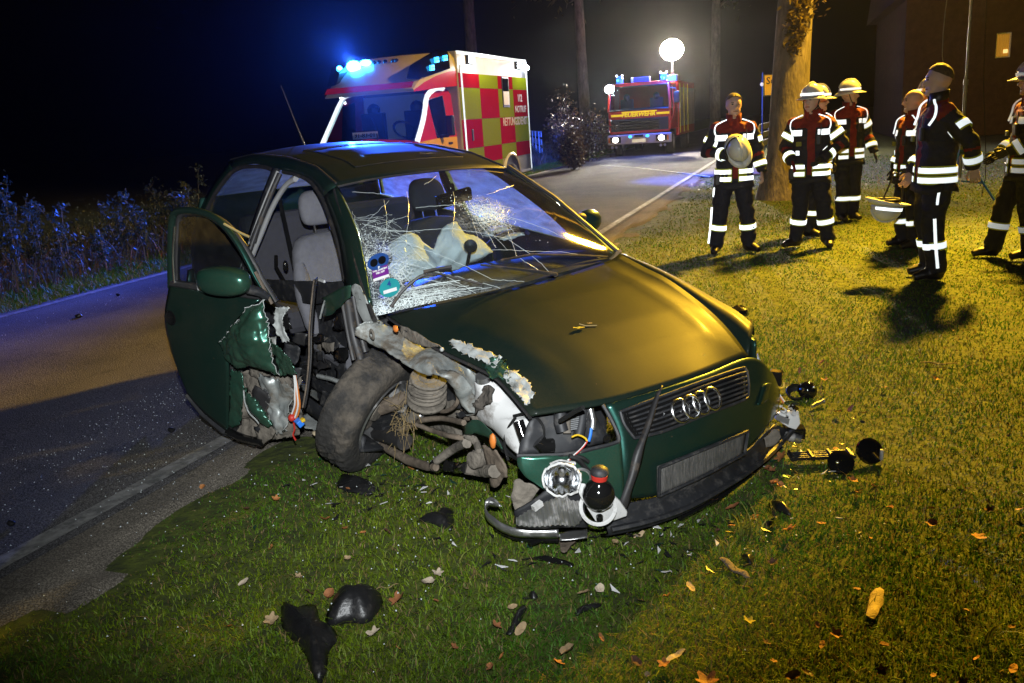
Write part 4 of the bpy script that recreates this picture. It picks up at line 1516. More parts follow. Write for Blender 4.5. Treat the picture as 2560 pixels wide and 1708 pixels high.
def craze(m):
    """Adds fine crazing to a glass material: dense beside the pillar, along the lower edge and round the star."""
    n, l = nt(m)
    out = n['Material Output'].inputs['Surface']
    src = out.links[0].from_socket
    tc = n.new('ShaderNodeTexCoord')
    sep = n.new('ShaderNodeSeparateXYZ')
    l.new(tc.outputs['Object'], sep.inputs['Vector'])
    nz = n.new('ShaderNodeTexNoise'); nz.inputs['Scale'].default_value = 7; nz.inputs['Detail'].default_value = 5
    l.new(tc.outputs['Object'], nz.inputs['Vector'])

    def rng(sock, a, b, c, d):
        r = n.new('ShaderNodeMapRange')
        r.inputs['From Min'].default_value, r.inputs['From Max'].default_value = a, b
        r.inputs['To Min'].default_value, r.inputs['To Max'].default_value = c, d
        l.new(sock, r.inputs['Value'])
        return r.outputs['Result']

    def mth(op, a, b):
        q = n.new('ShaderNodeMath'); q.operation = op
        for i, v in enumerate((a, b)):
            if hasattr(v, 'is_linked'):
                l.new(v, q.inputs[i])
            else:
                q.inputs[i].default_value = v
        return q.outputs['Value']
    side = mth('MULTIPLY', rng(sep.outputs['Y'], -.40, -.66, 0, 1), rng(sep.outputs['Z'], 1.22, 1.05, 0, 1))
    lowr = mth('MULTIPLY', rng(sep.outputs['Z'], .98, .88, 0, 1), rng(sep.outputs['Y'], -.05, -.5, 0, 1))

    def star(x, y, z, r):
        d = n.new('ShaderNodeVectorMath'); d.operation = 'DISTANCE'
        l.new(tc.outputs['Object'], d.inputs[0]); d.inputs[1].default_value = (x, y, z)
        return rng(d.outputs['Value'], r, r * .15, 0, 1)
    c = wpt(*wuv(1215, 535), 0)
    mask = mth('MAXIMUM', mth('MAXIMUM', side, lowr), star(c.x, c.y, c.z, .20))
    mask = mth('MULTIPLY', mask, rng(nz.outputs['Fac'], .38, .62, .15, 1))
    v1 = n.new('ShaderNodeTexVoronoi'); v1.feature = 'DISTANCE_TO_EDGE'; v1.inputs['Scale'].default_value = 62
    v2 = n.new('ShaderNodeTexVoronoi'); v2.feature = 'DISTANCE_TO_EDGE'; v2.inputs['Scale'].default_value = 24
    for v in (v1, v2):
        l.new(tc.outputs['Object'], v.inputs['Vector'])
    lines = mth('MAXIMUM', rng(v1.outputs['Distance'], .10, .02, 0, 1), rng(v2.outputs['Distance'], .05, .012, 0, 1))
    f = mth('MULTIPLY', lines, mask)
    f = mth('ADD', f, mth('MULTIPLY', mask, .16))
    d = n.new('ShaderNodeBsdfDiffuse'); d.inputs['Color'].default_value = (.78, .86, .86, 1)
    mx = n.new('ShaderNodeMixShader')
    l.new(f, mx.inputs['Fac']); l.new(src, mx.inputs[1]); l.new(d.outputs['BSDF'], mx.inputs[2])
    l.new(mx.outputs['Shader'], out)


m_crack = mat('glass_crack', (.80, .90, .90), .2, var=.1, spec=1.0)


# ---- hood: pixel-measured rim, smooth crown between
def hood_z(x, y):
    z = interp(x, [(-.55, .962), (-.3, .932), (0, .892), (.3, .832), (.5, .772), (.62, .722), (.70, .690), (.78, .655)])
    z -= (.075 if y < 0 else .030) * (abs(y) / .70) ** 2.6
    if y < 0:                                   # crushed side sits lower
        z -= .085 * min(1, max(0, (-y - .30) / .38)) ** 1.5 * interp(x, [(-.6, 1.1), (0, .9), (.5, .2), (.7, 0)])
    return z


HF = lambda p: p.z - hood_z(p.x, p.y)
rear = [on(px, py, HF) for px, py in ((969, 787), (1066, 766), (1254, 727), (1387, 695))] + [C(1519, 653, y=.60), C(1549, 634, y=.71)]
front = [on(px, py, HF) for px, py in ((1326, 1037), (1507, 1009), (1654, 968), (1765, 930))] + [C(1871, 889, y=.545)]
right_ = [on(px, py, HF) for px, py in ((969, 787), (1040, 836), (1108, 874), (1175, 905), (1232, 934), (1275, 975), (1326, 1037))]
left_ = [C(px, py, y=yy) for px, py, yy in ((1549, 634, .71), (1610, 667, .69), (1674, 700, .665), (1760, 764, .635), (1820, 822, .60), (1871, 889, .545))]
g = coons(rear, front, right_, left_, 34, 34)
for i, row in enumerate(g):
    for j, p in enumerate(row):
        u, v = i / 33, j / 33
        w = min(1, 5 * u, 5 * (1 - u), 5 * v, 5 * (1 - v))
        zz = hood_z(p.x, p.y)
        p.z += (zz - p.z) * w
        # raised crease line along the outer thirds and faint ripples of the impact
        cre = .010 * math.exp(-((u - .86) / .035) ** 2) + .008 * math.exp(-((u - .16) / .04) ** 2)
        p.z += cre * min(1, 4 * v, 4 * (1 - v))
        p.z += .022 * noise.noise(Vector((p.x * 3, p.y * 5, 2))) * max(0, .45 - u) * 2.2 * w + .006 * noise.noise(Vector((p.x * 9, p.y * 9, 5))) * max(0, .3 - u) * 3 * w
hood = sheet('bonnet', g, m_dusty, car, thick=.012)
rimp = [p + Vector((0, 0, -.014)) for p in crom(right_, 30)]
MB().tube(rimp, .007, 6).build('bonnet_edge', m_seal, hood, True)
# bent-up bare flap along the torn side and flaked corner
def patch_px(a, b, c, d, dep, nu=14, nv=10, amp=0.0, sc=9.0, seed=0, bulge=None):
    gg = coons([dep(*p) for p in a], [dep(*p) for p in b], [dep(*p) for p in c], [dep(*p) for p in d], nu, nv, bulge)
    if amp:
        for i in range(nu):
            for j in range(nv):
                p = gg[i][j]
                k = noise.noise_vector(p * sc + Vector((seed * 5.3, seed, 0))) * amp + noise.noise_vector(p * sc * 2.7 + Vector((seed, 3, 1))) * amp * .4
                gg[i][j] = p + k
    return gg


HD = lambda px, py, o=0.012: on(px, py, lambda p: p.z - hood_z(p.x, p.y) - o)
sheet('flaked_edge', crumple(patch_px([(1118, 846), (1170, 858), (1230, 880), (1252, 892)], [(1140, 872), (1180, 890), (1215, 905), (1236, 922)], [(1118, 846), (1140, 872)], [(1252, 892), (1236, 922)], HD, 30, 14), 0.006, 16, 3, .005), m_zincw, hood, .002)
sheet('flaked_edge', crumple(patch_px([(1262, 922), (1300, 930), (1338, 980)], [(1262, 945), (1290, 985), (1316, 1010)], [(1262, 922), (1262, 945)], [(1338, 980), (1316, 1010)], HD, 24, 14), 0.008, 16, 4, .005), m_zincw, hood, .002)
sheet('folded_corner', crumple(patch_px([(1208, 905), (1250, 888), (1268, 915)], [(1222, 940), (1250, 940), (1272, 950)], [(1208, 905), (1222, 940)], [(1268, 915), (1272, 950)], lambda a, b_: HD(a, b_, .02), 20, 14), 0.012, 16, 5, .005), m_paint2, hood, .003)


# ---- nose
def nose_x(y, z):
    x = interp(z, [(.05, .74), (.2, .80), (.33, .838), (.44, .825), (.53, .800), (.60, .765), (.69, .715), (.8, .65)])
    a = abs(y)
    return x - .26 * y * y - 2.6 * max(0, a - .62) ** 2


NF = lambda p: p.x - nose_x(p.y, p.z)
NP = lambda px, py, o=0.0: on(px, py, lambda p: p.x - nose_x(p.y, p.z) - o)


def nose_n(p):
    e = .01
    n = Vector((1, -(nose_x(p.y + e, p.z) - nose_x(p.y - e, p.z)) / (2 * e), -(nose_x(p.y, p.z + e) - nose_x(p.y, p.z - e)) / (2 * e)))
    return n.normalized()


nose = patch_px([(1513, 1012), (1654, 972), (1765, 934), (1874, 894), (1925, 930), (1946, 975)], [(1560, 1246), (1646, 1236), (1760, 1180), (1868, 1120), (1920, 1060), (1942, 1025)],
                [(1513, 1012), (1545, 1080), (1556, 1170), (1560, 1246)], [(1946, 975), (1947, 1000), (1942, 1025)], NP, 34, 20)
sheet('front_bumper', nose, m_paint, car, thick=.006, off=1)
low = patch_px([(1292, 1138), (1350, 1140), (1410, 1136), (1530, 1106), (1549, 1096)], [(1345, 1215), (1372, 1232), (1440, 1262), (1510, 1268), (1560, 1246)],
               [(1292, 1138), (1300, 1175), (1345, 1215)], [(1549, 1096), (1556, 1170), (1560, 1246)], lambda a, b_: NP(a, b_, .001), 24, 14, .004, 12)
sheet('bumper_corner', low, m_paint2, car, thick=.005, off=1)
# lamp opening rim and dark bay behind it
rim = [NP(a, b_, .004) for a, b_ in ((1507, 1012), (1529, 1050), (1548, 1096), (1535, 1108), (1480, 1122), (1410, 1136), (1292, 1140))]
MB().tube(crom(rim, 40), .008, 6).build('lamp_opening_rim', m_trim, car, True)

# grille
gr = patch_px([(1549, 1030), (1640, 996), (1760, 952), (1855, 921), (1866, 930)], [(1585, 1096), (1660, 1078), (1760, 1038), (1850, 1004), (1869, 992)], [(1549, 1030), (1560, 1062), (1585, 1096)], [(1866, 930), (1870, 960), (1869, 992)], lambda a, b_: NP(a, b_, .008), 26, 10)
grille = sheet('grille', gr, m_gloss_black, car, thick=.004)
per = [gr[i][0] for i in range(26)] + [gr[25][j] for j in range(10)] + [gr[i][9] for i in range(25, -1, -1)] + [gr[0][j] for j in range(9, -1, -1)]
MB().tube([p + nose_n(p) * .004 for p in per], .0065, 6).build('grille_frame', m_trim, grille, True)
for k in range(1, 7):
    v = k / 7 * 9
    j = int(v); f_ = v - j
    line = [gr[i][j].lerp(gr[i][min(9, j + 1)], f_) for i in range(26)]
    MB().tube([p + nose_n(p) * .010 for p in line[1:-1]], .0045, 6).build('grille_slat', m_trim, grille, True)
sp_ = [NP(a, b_, .016) for a, b_ in ((1851, 931), (1858, 930), (1863, 960), (1862, 985), (1856, 985), (1860, 975), (1852, 968), (1859, 962), (1851, 952), (1858, 946))]
MB().prism(sp_, nose_n(sp_[0]) * .003).build('torn_chrome_edge', m_chrome, grille)
for k in range(4):
    c = NP(1702 + (1779 - 1702) * k / 3, 1027 + (997 - 1027) * k / 3, .030)
    n_ = nose_n(c)
    c = c + n_ * (.004 * (k % 2))
    x = Vector((0, 1, 0)); x = (x - n_ * x.dot(n_)).normalized(); y_ = n_.cross(x)
    rp = [c + (x * math.cos(a) + y_ * math.sin(a)) * .0455 for a in np.linspace(0, 2 * math.pi, 41)]
    MB().tube(rp, .0062, 8, cap=False).build('emblem_ring', m_chrome, grille, True)
# plate holder
pr_ = patch_px([(1648, 1169), (1758, 1124), (1869, 1078)], [(1646, 1240), (1756, 1190), (1860, 1134)], [(1648, 1169), (1646, 1240)], [(1869, 1078), (1860, 1134)], lambda a, b_: NP(a, b_, .014), 14, 8)
ph = sheet('plate_holder', pr_, mat('scuffed_plate_holder', (.075, .075, .072), .6, var=.4, scale=40, dirt=(.15, .14, .13), dirt_amt=.3, dirt_scale=60, stretch=(1, 3, .4)), car, thick=.014)
per = [pr_[i][0] for i in range(14)] + [pr_[13][j] for j in range(8)] + [pr_[i][7] for i in range(13, -1, -1)] + [pr_[0][j] for j in range(7, -1, -1)]
MB().tube([p + nose_n(p) * .003 for p in per], .007, 6).build('holder_rim', m_trim, ph, True)
# lower air dam and lip that hangs on the grass
lipA = [NP(a, b_, .0) for a, b_ in ((1500, 1275), (1580, 1255), (1660, 1236), (1760, 1186), (1865, 1126), (1935, 1060))]
lipB = [CG(a, b_, .035) for a, b_ in ((1500, 1335), (1590, 1318), (1690, 1280), (1790, 1225), (1880, 1160), (1965, 1075))]
lipA, lipB = crom(lipA, 26), crom(lipB, 26)
mid = [a.lerp(b_, .55) + Vector((.035, 0, 0)) for a, b_ in zip(lipA, lipB)]
rows = [lipA, [a.lerp(m_, .6) - Vector((.03, 0, 0)) for a, m_ in zip(lipA, mid)], mid, [m_.lerp(b_, .5) + Vector((.03, 0, 0)) for m_, b_ in zip(mid, lipB)], lipB]
sheet('air_dam', rows, m_trim, car, thick=.008, smooth=True)
MB().tube([p + Vector((.03, 0, .004)) for p in mid], .014, 6, flat=.8).build('lip_ridge', m_trim, car, True)
MB().tube([CG(a, b_, .02) for a, b_ in ((1700, 1292), (1800, 1240), (1880, 1180), (1945, 1120))], .018, 6).build('lip_strip', m_gloss_black, car, True)
# rubber moulding that flopped across the grille
rb = crom([NP(a, b_, .035) for a, b_ in ((1650, 971), (1636, 1010), (1618, 1070), (1600, 1118), (1586, 1180), (1566, 1240), (1560, 1270))], 26)
nr = [nose_n(p) for p in rb]
tn = [Vector((0, 1, .45)).normalized() for _ in rb]
wd_ = [.018 + .020 * min(1, i / 14) for i in range(26)]
rows = [[p - t * w for p, t, w in zip(rb, tn, wd_)], [p + n_ * .016 for p, n_ in zip(rb, nr)], [p + t * w for p, t, w in zip(rb, tn, wd_)]]
sheet('loose_moulding', rows, m_seal, car, thick=.006)

# ---- greenhouse
def gh_y(x, z):
    return (.75 - .5 * (z - .93)) * interp(x, [(-3.3, .90), (-2.9, .95), (-2.3, 1.0), (0, 1.0)])


def gp(x, z, s=-1, o=0.0):
    return Vector((x, s * (gh_y(x, z) + o), z))


OUT = [(-.45, .90), (-.62, 1.035), (-.84, 1.185), (-1.17, 1.338), (-1.48, 1.402), (-1.88, 1.422), (-2.4, 1.405), (-2.84, 1.338), (-3.04, 1.187), (-3.17, 1.04), (-3.22, .95)]
WIN = [(-.74, .955), (-.90, 1.07), (-1.08, 1.18), (-1.30, 1.285), (-1.52, 1.345), (-1.80, 1.362), (-1.93, 1.352)]
QW = [(-1.99, .955), (-2.0, 1.15), (-1.985, 1.352), (-2.4, 1.350), (-2.72, 1.29), (-2.93, 1.13), (-3.02, 1.0)]


def strip_between(name, A, B, s, m, parent=car, n=18, o=.008, thick=.02):
    a = crom([gp(x, z, s) for x, z in A], n)
    b_ = crom([gp(x, z, s) for x, z in B], n)
    mid_ = [p.lerp(q, .5) + Vector((0, s * o, 0)) for p, q in zip(a, b_)]
    return sheet(name, [a, mid_, b_] if s < 0 else [b_, mid_, a], m, parent, thick=thick)


for s in (-1, 1):
    strip_between('windscreen_pillar', OUT[:4], [(-.72, .92), (-.90, 1.07), (-1.06, 1.17), (-1.27, 1.275)], s, m_paint)
    strip_between('roof_rail', [OUT[3], OUT[4], OUT[5], OUT[6], OUT[7]], [(-1.27, 1.275), (-1.52, 1.345), (-1.93, 1.354), (-2.4, 1.352), (-2.72, 1.29)], s, m_paint, n=24)
    strip_between('rear_pillar', [OUT[7], OUT[8], OUT[9], OUT[10]], [(-2.72, 1.29), (-2.93, 1.13), (-3.02, 1.0), (-3.03, .95)], s, m_paint)
    strip_between('centre_pillar', [(-1.93, 1.356), (-1.93, 1.15), (-1.90, .95)], [(-2.0, 1.352), (-2.02, 1.15), (-2.01, .95)], s, m_trim)
    # side glass
    qa = crom([gp(x, z, s, -.006) for x, z in ((-2.0, .95), (-2.01, 1.15), (-1.99, 1.352))], 10)
    qb = crom([gp(x, z, s, -.006) for x, z in ((-3.02, .96), (-2.93, 1.13), (-2.72, 1.295))], 10)
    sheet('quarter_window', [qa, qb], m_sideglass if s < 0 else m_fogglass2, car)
    tb_ = MB()
    tb_.tube(crom([gp(x, z, s, .004) for x, z in ((-2.02, .96), (-2.03, 1.15), (-2.0, 1.335), (-2.4, 1.335), (-2.70, 1.28), (-2.90, 1.13), (-2.99, .99))], 40), .014, 6)
    tb_.build('window_seal', m_seal, car, True)
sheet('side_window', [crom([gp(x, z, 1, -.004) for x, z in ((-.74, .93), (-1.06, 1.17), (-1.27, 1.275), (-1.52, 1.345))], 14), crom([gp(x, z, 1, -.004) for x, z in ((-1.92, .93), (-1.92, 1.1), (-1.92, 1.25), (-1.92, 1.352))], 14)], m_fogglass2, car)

# roof with a faint sunroof outline
def roof_pt(x, t):
    ze = interp(x, [(-3.0, 1.30), (-2.84, 1.338), (-2.4, 1.405), (-1.88, 1.422), (-1.48, 1.402), (-1.17, 1.338), (-1.1, 1.31)])
    ye = gh_y(x, ze)
    xx = x + .075 * (1 - t * t) * interp(x, [(-2.9, -1), (-2.4, 0), (-1.6, 0), (-1.17, 1)])
    return Vector((xx, ye * t, ze + .040 * (1 - abs(t) ** 2.4) - .0 * t))


rows = [[roof_pt(x, t) for t in np.linspace(-1, 1, 25)] for x in np.linspace(-1.17, -2.90, 26)]
for i in range(26):
    for j in range(25):
        x, t = -1.17 - 1.73 * i / 25, -1 + 2 * j / 24
        if -2.05 < x < -1.36 and abs(t) < .66:
            rows[i][j].z -= .004
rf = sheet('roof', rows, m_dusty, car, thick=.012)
ring = [roof_pt(x, t) + Vector((0, 0, .0015)) for x, t in [(-1.36, t) for t in np.linspace(-.66, .66, 15)] + [(x, .66) for x in np.linspace(-1.36, -2.05, 9)] + [(-2.05, t) for t in np.linspace(.66, -.66, 15)] + [(x, -.66) for x in np.linspace(-2.05, -1.36, 9)]]
MB().tube(ring, .002, 5).build('sunroof_seam', m_seal, rf, True)
MB().tube([roof_pt(-1.17, t) + Vector((.006, 0, -.004)) for t in np.linspace(-.99, .99, 30)], .006, 6).build('windscreen_trim', m_chrome if False else m_seal, rf, True)
for s in (-1, 1):
    MB().tube([roof_pt(x, s * .985) + Vector((0, 0, .004)) for x in np.linspace(-1.2, -2.85, 24)], .006, 6).build('roof_seam', m_seal, rf, True)
ant = MB().tube([(-2.80, .0, 1.385), (-2.86, -.02, 1.52), (-2.98, -.06, 1.80)], [.008, .004, .002], 6).build('roof_antenna', m_seal, car, True)

# tailgate, rear glass, rear bumper
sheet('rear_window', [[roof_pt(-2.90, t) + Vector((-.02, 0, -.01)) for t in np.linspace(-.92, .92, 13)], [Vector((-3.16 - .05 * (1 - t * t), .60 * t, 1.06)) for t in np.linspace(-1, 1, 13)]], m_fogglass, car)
sheet('tailgate', [[Vector((-3.16 - .05 * (1 - t * t), .66 * t, 1.07)) for t in np.linspace(-1, 1, 11)], [Vector((-3.25 - .05 * (1 - t * t), .70 * t, .85)) for t in np.linspace(-1, 1, 11)], [Vector((-3.23 - .05 * (1 - t * t), .70 * t, .58)) for t in np.linspace(-1, 1, 11)]], m_paint, car, .02)
sheet('rear_bumper', [[Vector((-3.25 + .20 * abs(t) ** 3, .84 * t, .60)) for t in np.linspace(-1, 1, 15)], [Vector((-3.31 + .22 * abs(t) ** 3, .86 * t, .46)) for t in np.linspace(-1, 1, 15)], [Vector((-3.25 + .22 * abs(t) ** 3, .83 * t, .24)) for t in np.linspace(-1, 1, 15)]], m_paint, car, .02)

# ---- side panels
PROF = [(.16, .79), (.30, .835), (.45, .860), (.60, .868), (.75, .852), (.87, .805), (.95, .745)]


def side_pt(x, z, s=1):
    y = interp(z, PROF) * interp(x, [(-3.25, .86), (-2.9, .96), (-2.4, 1.0), (-.6, 1.0), (0, .96), (.4, .86), (.62, .72)])
    return Vector((x, s * y, z))


def side_panel(name, x0, x1, z0, z1, s, m=m_paint, arch=None, nx=26, nz=16):
    pts = [[side_pt(x0 + (x1 - x0) * i / nx, z0 + (z1(x0 + (x1 - x0) * i / nx) - z0) * j / nz, s) for j in range(nz + 1)] for i in range(nx + 1)]
    mb = MB().grid(pts)
    if arch:
        keep = []
        for f_ in mb.f:
            c = sum((mb.v[k] for k in f_), Vector()) / 4
            if math.hypot(c.x - arch[0], c.z - arch[1]) > arch[2]:
                keep.append(f_)
        mb.f = keep
        mb.m = [0] * len(keep)
    return obj(name, mb.v, mb.f, m, car, True, thick=.012)


belt = lambda x: interp(x, [(-3.25, .98), (-1.8, .955), (-.5, .925), (0, .83), (.3, .77), (.55, .70)])
side_panel('wing', .60, -.46, .18, belt, 1, arch=(0, .30, .345), nx=34)
side_panel('door', -.48, -1.78, .20, belt, 1)
side_panel('rear_quarter', -1.80, -3.22, .20, belt, 1, arch=(-2.512, .30, .345), nx=40)
side_panel('rear_quarter', -1.95, -3.22, .20, belt, -1, arch=(-2.512, .30, .345), nx=40)
for s in (-1, 1):
    sheet('sill', [[Vector((x, s * .80, .22)) for x in np.linspace(-.55, -2.15, 8)], [Vector((x, s * .82, .15)) for x in np.linspace(-.55, -2.15, 8)], [Vector((x, s * .70, .12)) for x in np.linspace(-.55, -2.15, 8)]], m_trim, car, .02)
wheel(car, (0, .755, .30), .305, .19)
wheel(car, (-2.512, .755, .30), .305, .19)
wheel(car, (-2.512, -.755, .30), .305, .19, (0, -1, 0))
# left wing edge that shows past the bonnet
A_l = crom(left_, 30)
B_l = crom([C(px, py, y=yy) for px, py, yy in ((1568, 640, .77), (1640, 668, .77), (1712, 704, .765), (1790, 748, .755), (1840, 776, .735), (1884, 812, .70))], 30)
fl = [A_l, [a.lerp(b_, .55) + Vector((0, 0, .006)) for a, b_ in zip(A_l, B_l)], B_l, [b_ + Vector((0, .012, -.05)) for b_ in B_l]]
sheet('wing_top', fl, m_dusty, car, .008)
# wing mirror of the far side
MB().ball(C(1470, 553, y=.93), .10, 14, sc=(.55, 1.0, .72)).build('wing_mirror', m_paint, car, True)
MB().ball(C(1447, 545, y=.84), .05, 10, sc=(.7, 1.2, .6)).build('mirror_foot', m_trim, car, True)

# ---- underside and cabin
MB().box((-1.75, .03, .20), (2.3, 1.4, .04)).build('floor_pan', m_trim, car)
MB().hexa([(-.46, -.40, .2), (-.38, -.40, .2), (-.38, .72, .2), (-.46, .72, .2), (-.50, -.45, .84), (-.42, -.45, .84), (-.42, .68, .9), (-.50, .68, .9)]).build('bulkhead', m_trim, car)
dash = [[Vector((x, y, z - .10 * max(0, (-y - .25) / .4))) for y in np.linspace(-.60, .68, 12)] for x, z in ((-.46, .86), (-.62, .915), (-.82, .895), (-.92, .80), (-.86, .60), (-.70, .45))]
sheet('dashboard', dash, m_trim, car, .02)


def seat(y, m=m_cloth):
    s = MB()
    back = []
    for (x, z, hw, d) in ((-1.50, .42, .22, .05), (-1.56, .55, .25, .09), (-1.64, .75, .26, .10), (-1.72, .92, .235, .085), (-1.77, 1.00, .17, .06)):
        ring = []
        for k in range(16):
            a = 2 * math.pi * k / 16
            cx, cyv = math.cos(a), math.sin(a)
            q = lambda v: math.copysign(abs(v) ** .55, v)
            ring.append(Vector((x + d * q(cx) - .03 * (1 - abs(cyv)) * (1 if cx > 0 else 0), y + hw * q(cyv), z)))
        back.append(ring)
    vs = [p for r in back for p in r]
    fs = [(i * 16 + k, i * 16 + (k + 1) % 16, (i + 1) * 16 + (k + 1) % 16, (i + 1) * 16 + k) for i in range(4) for k in range(16)] + [tuple(range(15, -1, -1)), tuple(64 + k for k in range(16))]
    so = obj('seat', vs, fs, m, car, True, sub=1)
    MB().box((-1.28, y, .42), (.52, .50, .16)).build('seat_cushion', m, so, bevel=.05)
    hr = MB()
    rows_ = []
    for (x, z, hw, d) in ((-1.80, 1.03, .10, .03), (-1.79, 1.06, .125, .05), (-1.81, 1.14, .13, .05), (-1.83, 1.20, .115, .045), (-1.84, 1.235, .07, .025)):
        rows_.append([Vector((x + d * math.copysign(abs(math.cos(a)) ** .6, math.cos(a)), y + hw * math.copysign(abs(math.sin(a)) ** .6, math.sin(a)), z)) for a in [2 * math.pi * k / 16 for k in range(16)]])
    vs = [p for r in rows_ for p in r]
    obj('headrest', vs, fs, m, so, True, sub=1)
    for q in (-.05, .05):
        MB().tube([(-1.78, y + q, .98), (-1.80, y + q, 1.06)], .007, 6).build('headrest_post', m_chrome, so, True)
    # side bolsters and the seat hinge knob
    for q in (-1, 1):
        MB().tube(crom([Vector((-1.47, y + q * .235, .48)), Vector((-1.53, y + q * .25, .66)), Vector((-1.62, y + q * .235, .86))], 8), [.035, .05, .05, .055, .055, .05, .045, .03], 8).build('side_bolster', m, so, True)
    return so


m_cloth2 = mat('shaded_seat_cloth', (.045, .045, .055), .9, var=.12, scale=30)  # same cloth made darker: cabin shade put into its colour
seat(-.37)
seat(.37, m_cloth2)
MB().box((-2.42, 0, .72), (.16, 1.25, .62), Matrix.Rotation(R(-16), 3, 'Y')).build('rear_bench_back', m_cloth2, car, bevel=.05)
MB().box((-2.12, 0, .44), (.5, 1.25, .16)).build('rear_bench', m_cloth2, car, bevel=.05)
# door frame trim seen through the open side
stp = crom([gp(x, z, -1, -.02) for x, z in ((-1.99, .60), (-1.93, .95), (-1.90, 1.15), (-1.82, 1.28), (-1.72, 1.325))], 16)
MB().tube(stp, .026, 8, flat=.6).build('pillar_trim', m_beige, car, True)
MB().tube([p + Vector((.045, -.015, .01)) for p in crom([gp(x, z, -1, 0) for x, z in ((-1.95, .55), (-1.96, .95), (-1.95, 1.15), (-1.92, 1.33))], 14)], .016, 8).build('door_seal', m_chrome if False else m_seal, car, True)
MB().tube([p + Vector((.02, -.02, .0)) for p in crom([gp(x, z, -1, 0) for x, z in ((-1.96, .70), (-1.97, .95), (-1.965, 1.15), (-1.935, 1.35))], 14)], .009, 8).build('bright_trim', m_beige, car, True)
MB().tube(crom([gp(x, z, -1, -.012) for x, z in ((-1.90, 1.345), (-1.70, 1.345), (-1.50, 1.325), (-1.30, 1.262), (-1.08, 1.155), (-.90, 1.05), (-.76, .95))], 26), .013, 8).build('door_seal', m_seal, car, True)
MB().tube([C(690, 640, y=-.58), C(690, 668, y=-.58), C(720, 720, y=-.58)], .012, 6).build('belt_buckle', m_gloss_black, car, True)
MB().tube(crom([gp(-1.95, 1.2, -1, -.06), Vector((-1.80, -.58, .95)), Vector((-1.62, -.60, .55))], 8), .012, 6, flat=.3).build('seat_belt', m_gloss_black, car, True)
MB().ball(C(714, 665, y=-.56), .03, 8, sc=(.4, .6, 1.2)).build('buckle', m_gloss_black, car, True)
# interior mirror, visor
MB().box(C(1135, 495, x=-1.02), (.035, .23, .075), Matrix.Rotation(R(8), 3, 'X')).build('interior_mirror', m_gloss_black, car, bevel=.015)
MB().tube([C(1135, 490, x=-1.02), C(1130, 462, x=-1.08)], .012, 6).build('mirror_stalk', m_gloss_black, car, True)


# ---- windscreen, its cracks and stickers
WB = [on(px, py, HF) + Vector((0, 0, .004)) for px, py in ((941, 792), (1066, 762), (1254, 723), (1387, 691))] + [C(1519, 649, y=.60), C(1540, 632, y=.70)]
WB[0] = C(936, 792, y=-.70)
WT = [roof_pt(-1.17, t) + Vector((.004, 0, -.012)) for t in (-.985, -.5, 0, .5, .985)]
WL = [WB[0], C(893, 643, y=-.655) * 1.0, WT[0]]
WR = [WB[-1], gp(-.84, 1.185, 1, -.004), WT[-1]]
wsg = coons(WB, WT, WL, WR, 40, 26, (.05, 0, .05))
ws_ = sheet('windscreen', wsg, m_winglass, car)


def wpt(u, v, o=.002):
    u, v = min(max(u, 0), 1) * 39, min(max(v, 0), 1) * 25
    i, j = min(int(u), 38), min(int(v), 24)
    a, b_ = u - i, v - j
    p = wsg[i][j] * (1 - a) * (1 - b_) + wsg[i + 1][j] * a * (1 - b_) + wsg[i][j + 1] * (1 - a) * b_ + wsg[i + 1][j + 1] * a * b_
    return p + Vector((.7, 0, .7)) * o


_tab = [(px_of(wsg[i][j]), i / 39, j / 25) for i in range(40) for j in range(26)]


def wuv(px, py):
    q = min(_tab, key=lambda e: (e[0][0] - px) ** 2 + (e[0][1] - py) ** 2)
    # refine with local differences
    u, v = q[1], q[2]
    for _ in range(6):
        a = px_of(wpt(u, v, 0)); b_ = px_of(wpt(u + .01, v, 0)); c = px_of(wpt(u, v + .01, 0))
        m = np.array([[b_[0] - a[0], c[0] - a[0]], [b_[1] - a[1], c[1] - a[1]]]) / .01
        try:
            d = np.linalg.solve(m, np.array([px - a[0], py - a[1]]))
        except Exception:
            break
        u, v = min(max(u + d[0], 0), .999), min(max(v + d[1], 0), .999)
    return u, v


craze(m_winglass)
ck = MB()
cr_ = random.Random(3)


def crack(pxs, r=.0011, jit=.004, dens=9):
    uv = [wuv(*p) for p in pxs]
    pts = []
    for (a, b_), (c, d) in zip(uv, uv[1:]):
        for k in range(dens):
            t = k / dens
            pts.append(wpt(a + (c - a) * t + cr_.gauss(0, jit), b_ + (d - b_) * t + cr_.gauss(0, jit)))
    pts.append(wpt(*uv[-1]))
    ck.tube(pts, r, 4, cap=False)


# the long cracks one can follow in the picture
for L_ in ([(905, 560), (960, 575), (1020, 580), (1060, 575), (1130, 572), (1200, 583), (1270, 598)], [(1015, 610), (1080, 630), (1150, 660), (1230, 700), (1310, 705)], [(930, 650), (1000, 655), (1090, 680), (1170, 700), (1250, 722)],
           [(1018, 480), (1020, 560), (1012, 640), (1000, 700)], [(1132, 480), (1133, 560), (1131, 600)], [(1090, 440), (1075, 455), (1060, 462)], [(880, 530), (905, 590), (925, 660), (930, 720), (940, 780)], [(960, 500), (968, 560), (955, 640), (962, 700)],
           [(1225, 625), (1330, 628), (1420, 632), (1500, 645)], [(1270, 600), (1330, 640), (1380, 690)], [(1240, 500), (1262, 560), (1290, 640), (1352, 682)], [(1190, 520), (1280, 545), (1370, 575), (1420, 600)], [(1170, 500), (1200, 560), (1240, 620)],
           [(880, 480), (940, 484), (985, 492)], [(1040, 520), (1100, 515), (1160, 512)], [(1060, 700), (1120, 710), (1180, 722)], [(1000, 590), (1050, 640), (1110, 690), (1190, 735)]):
    crack(L_, .0007, .0018)
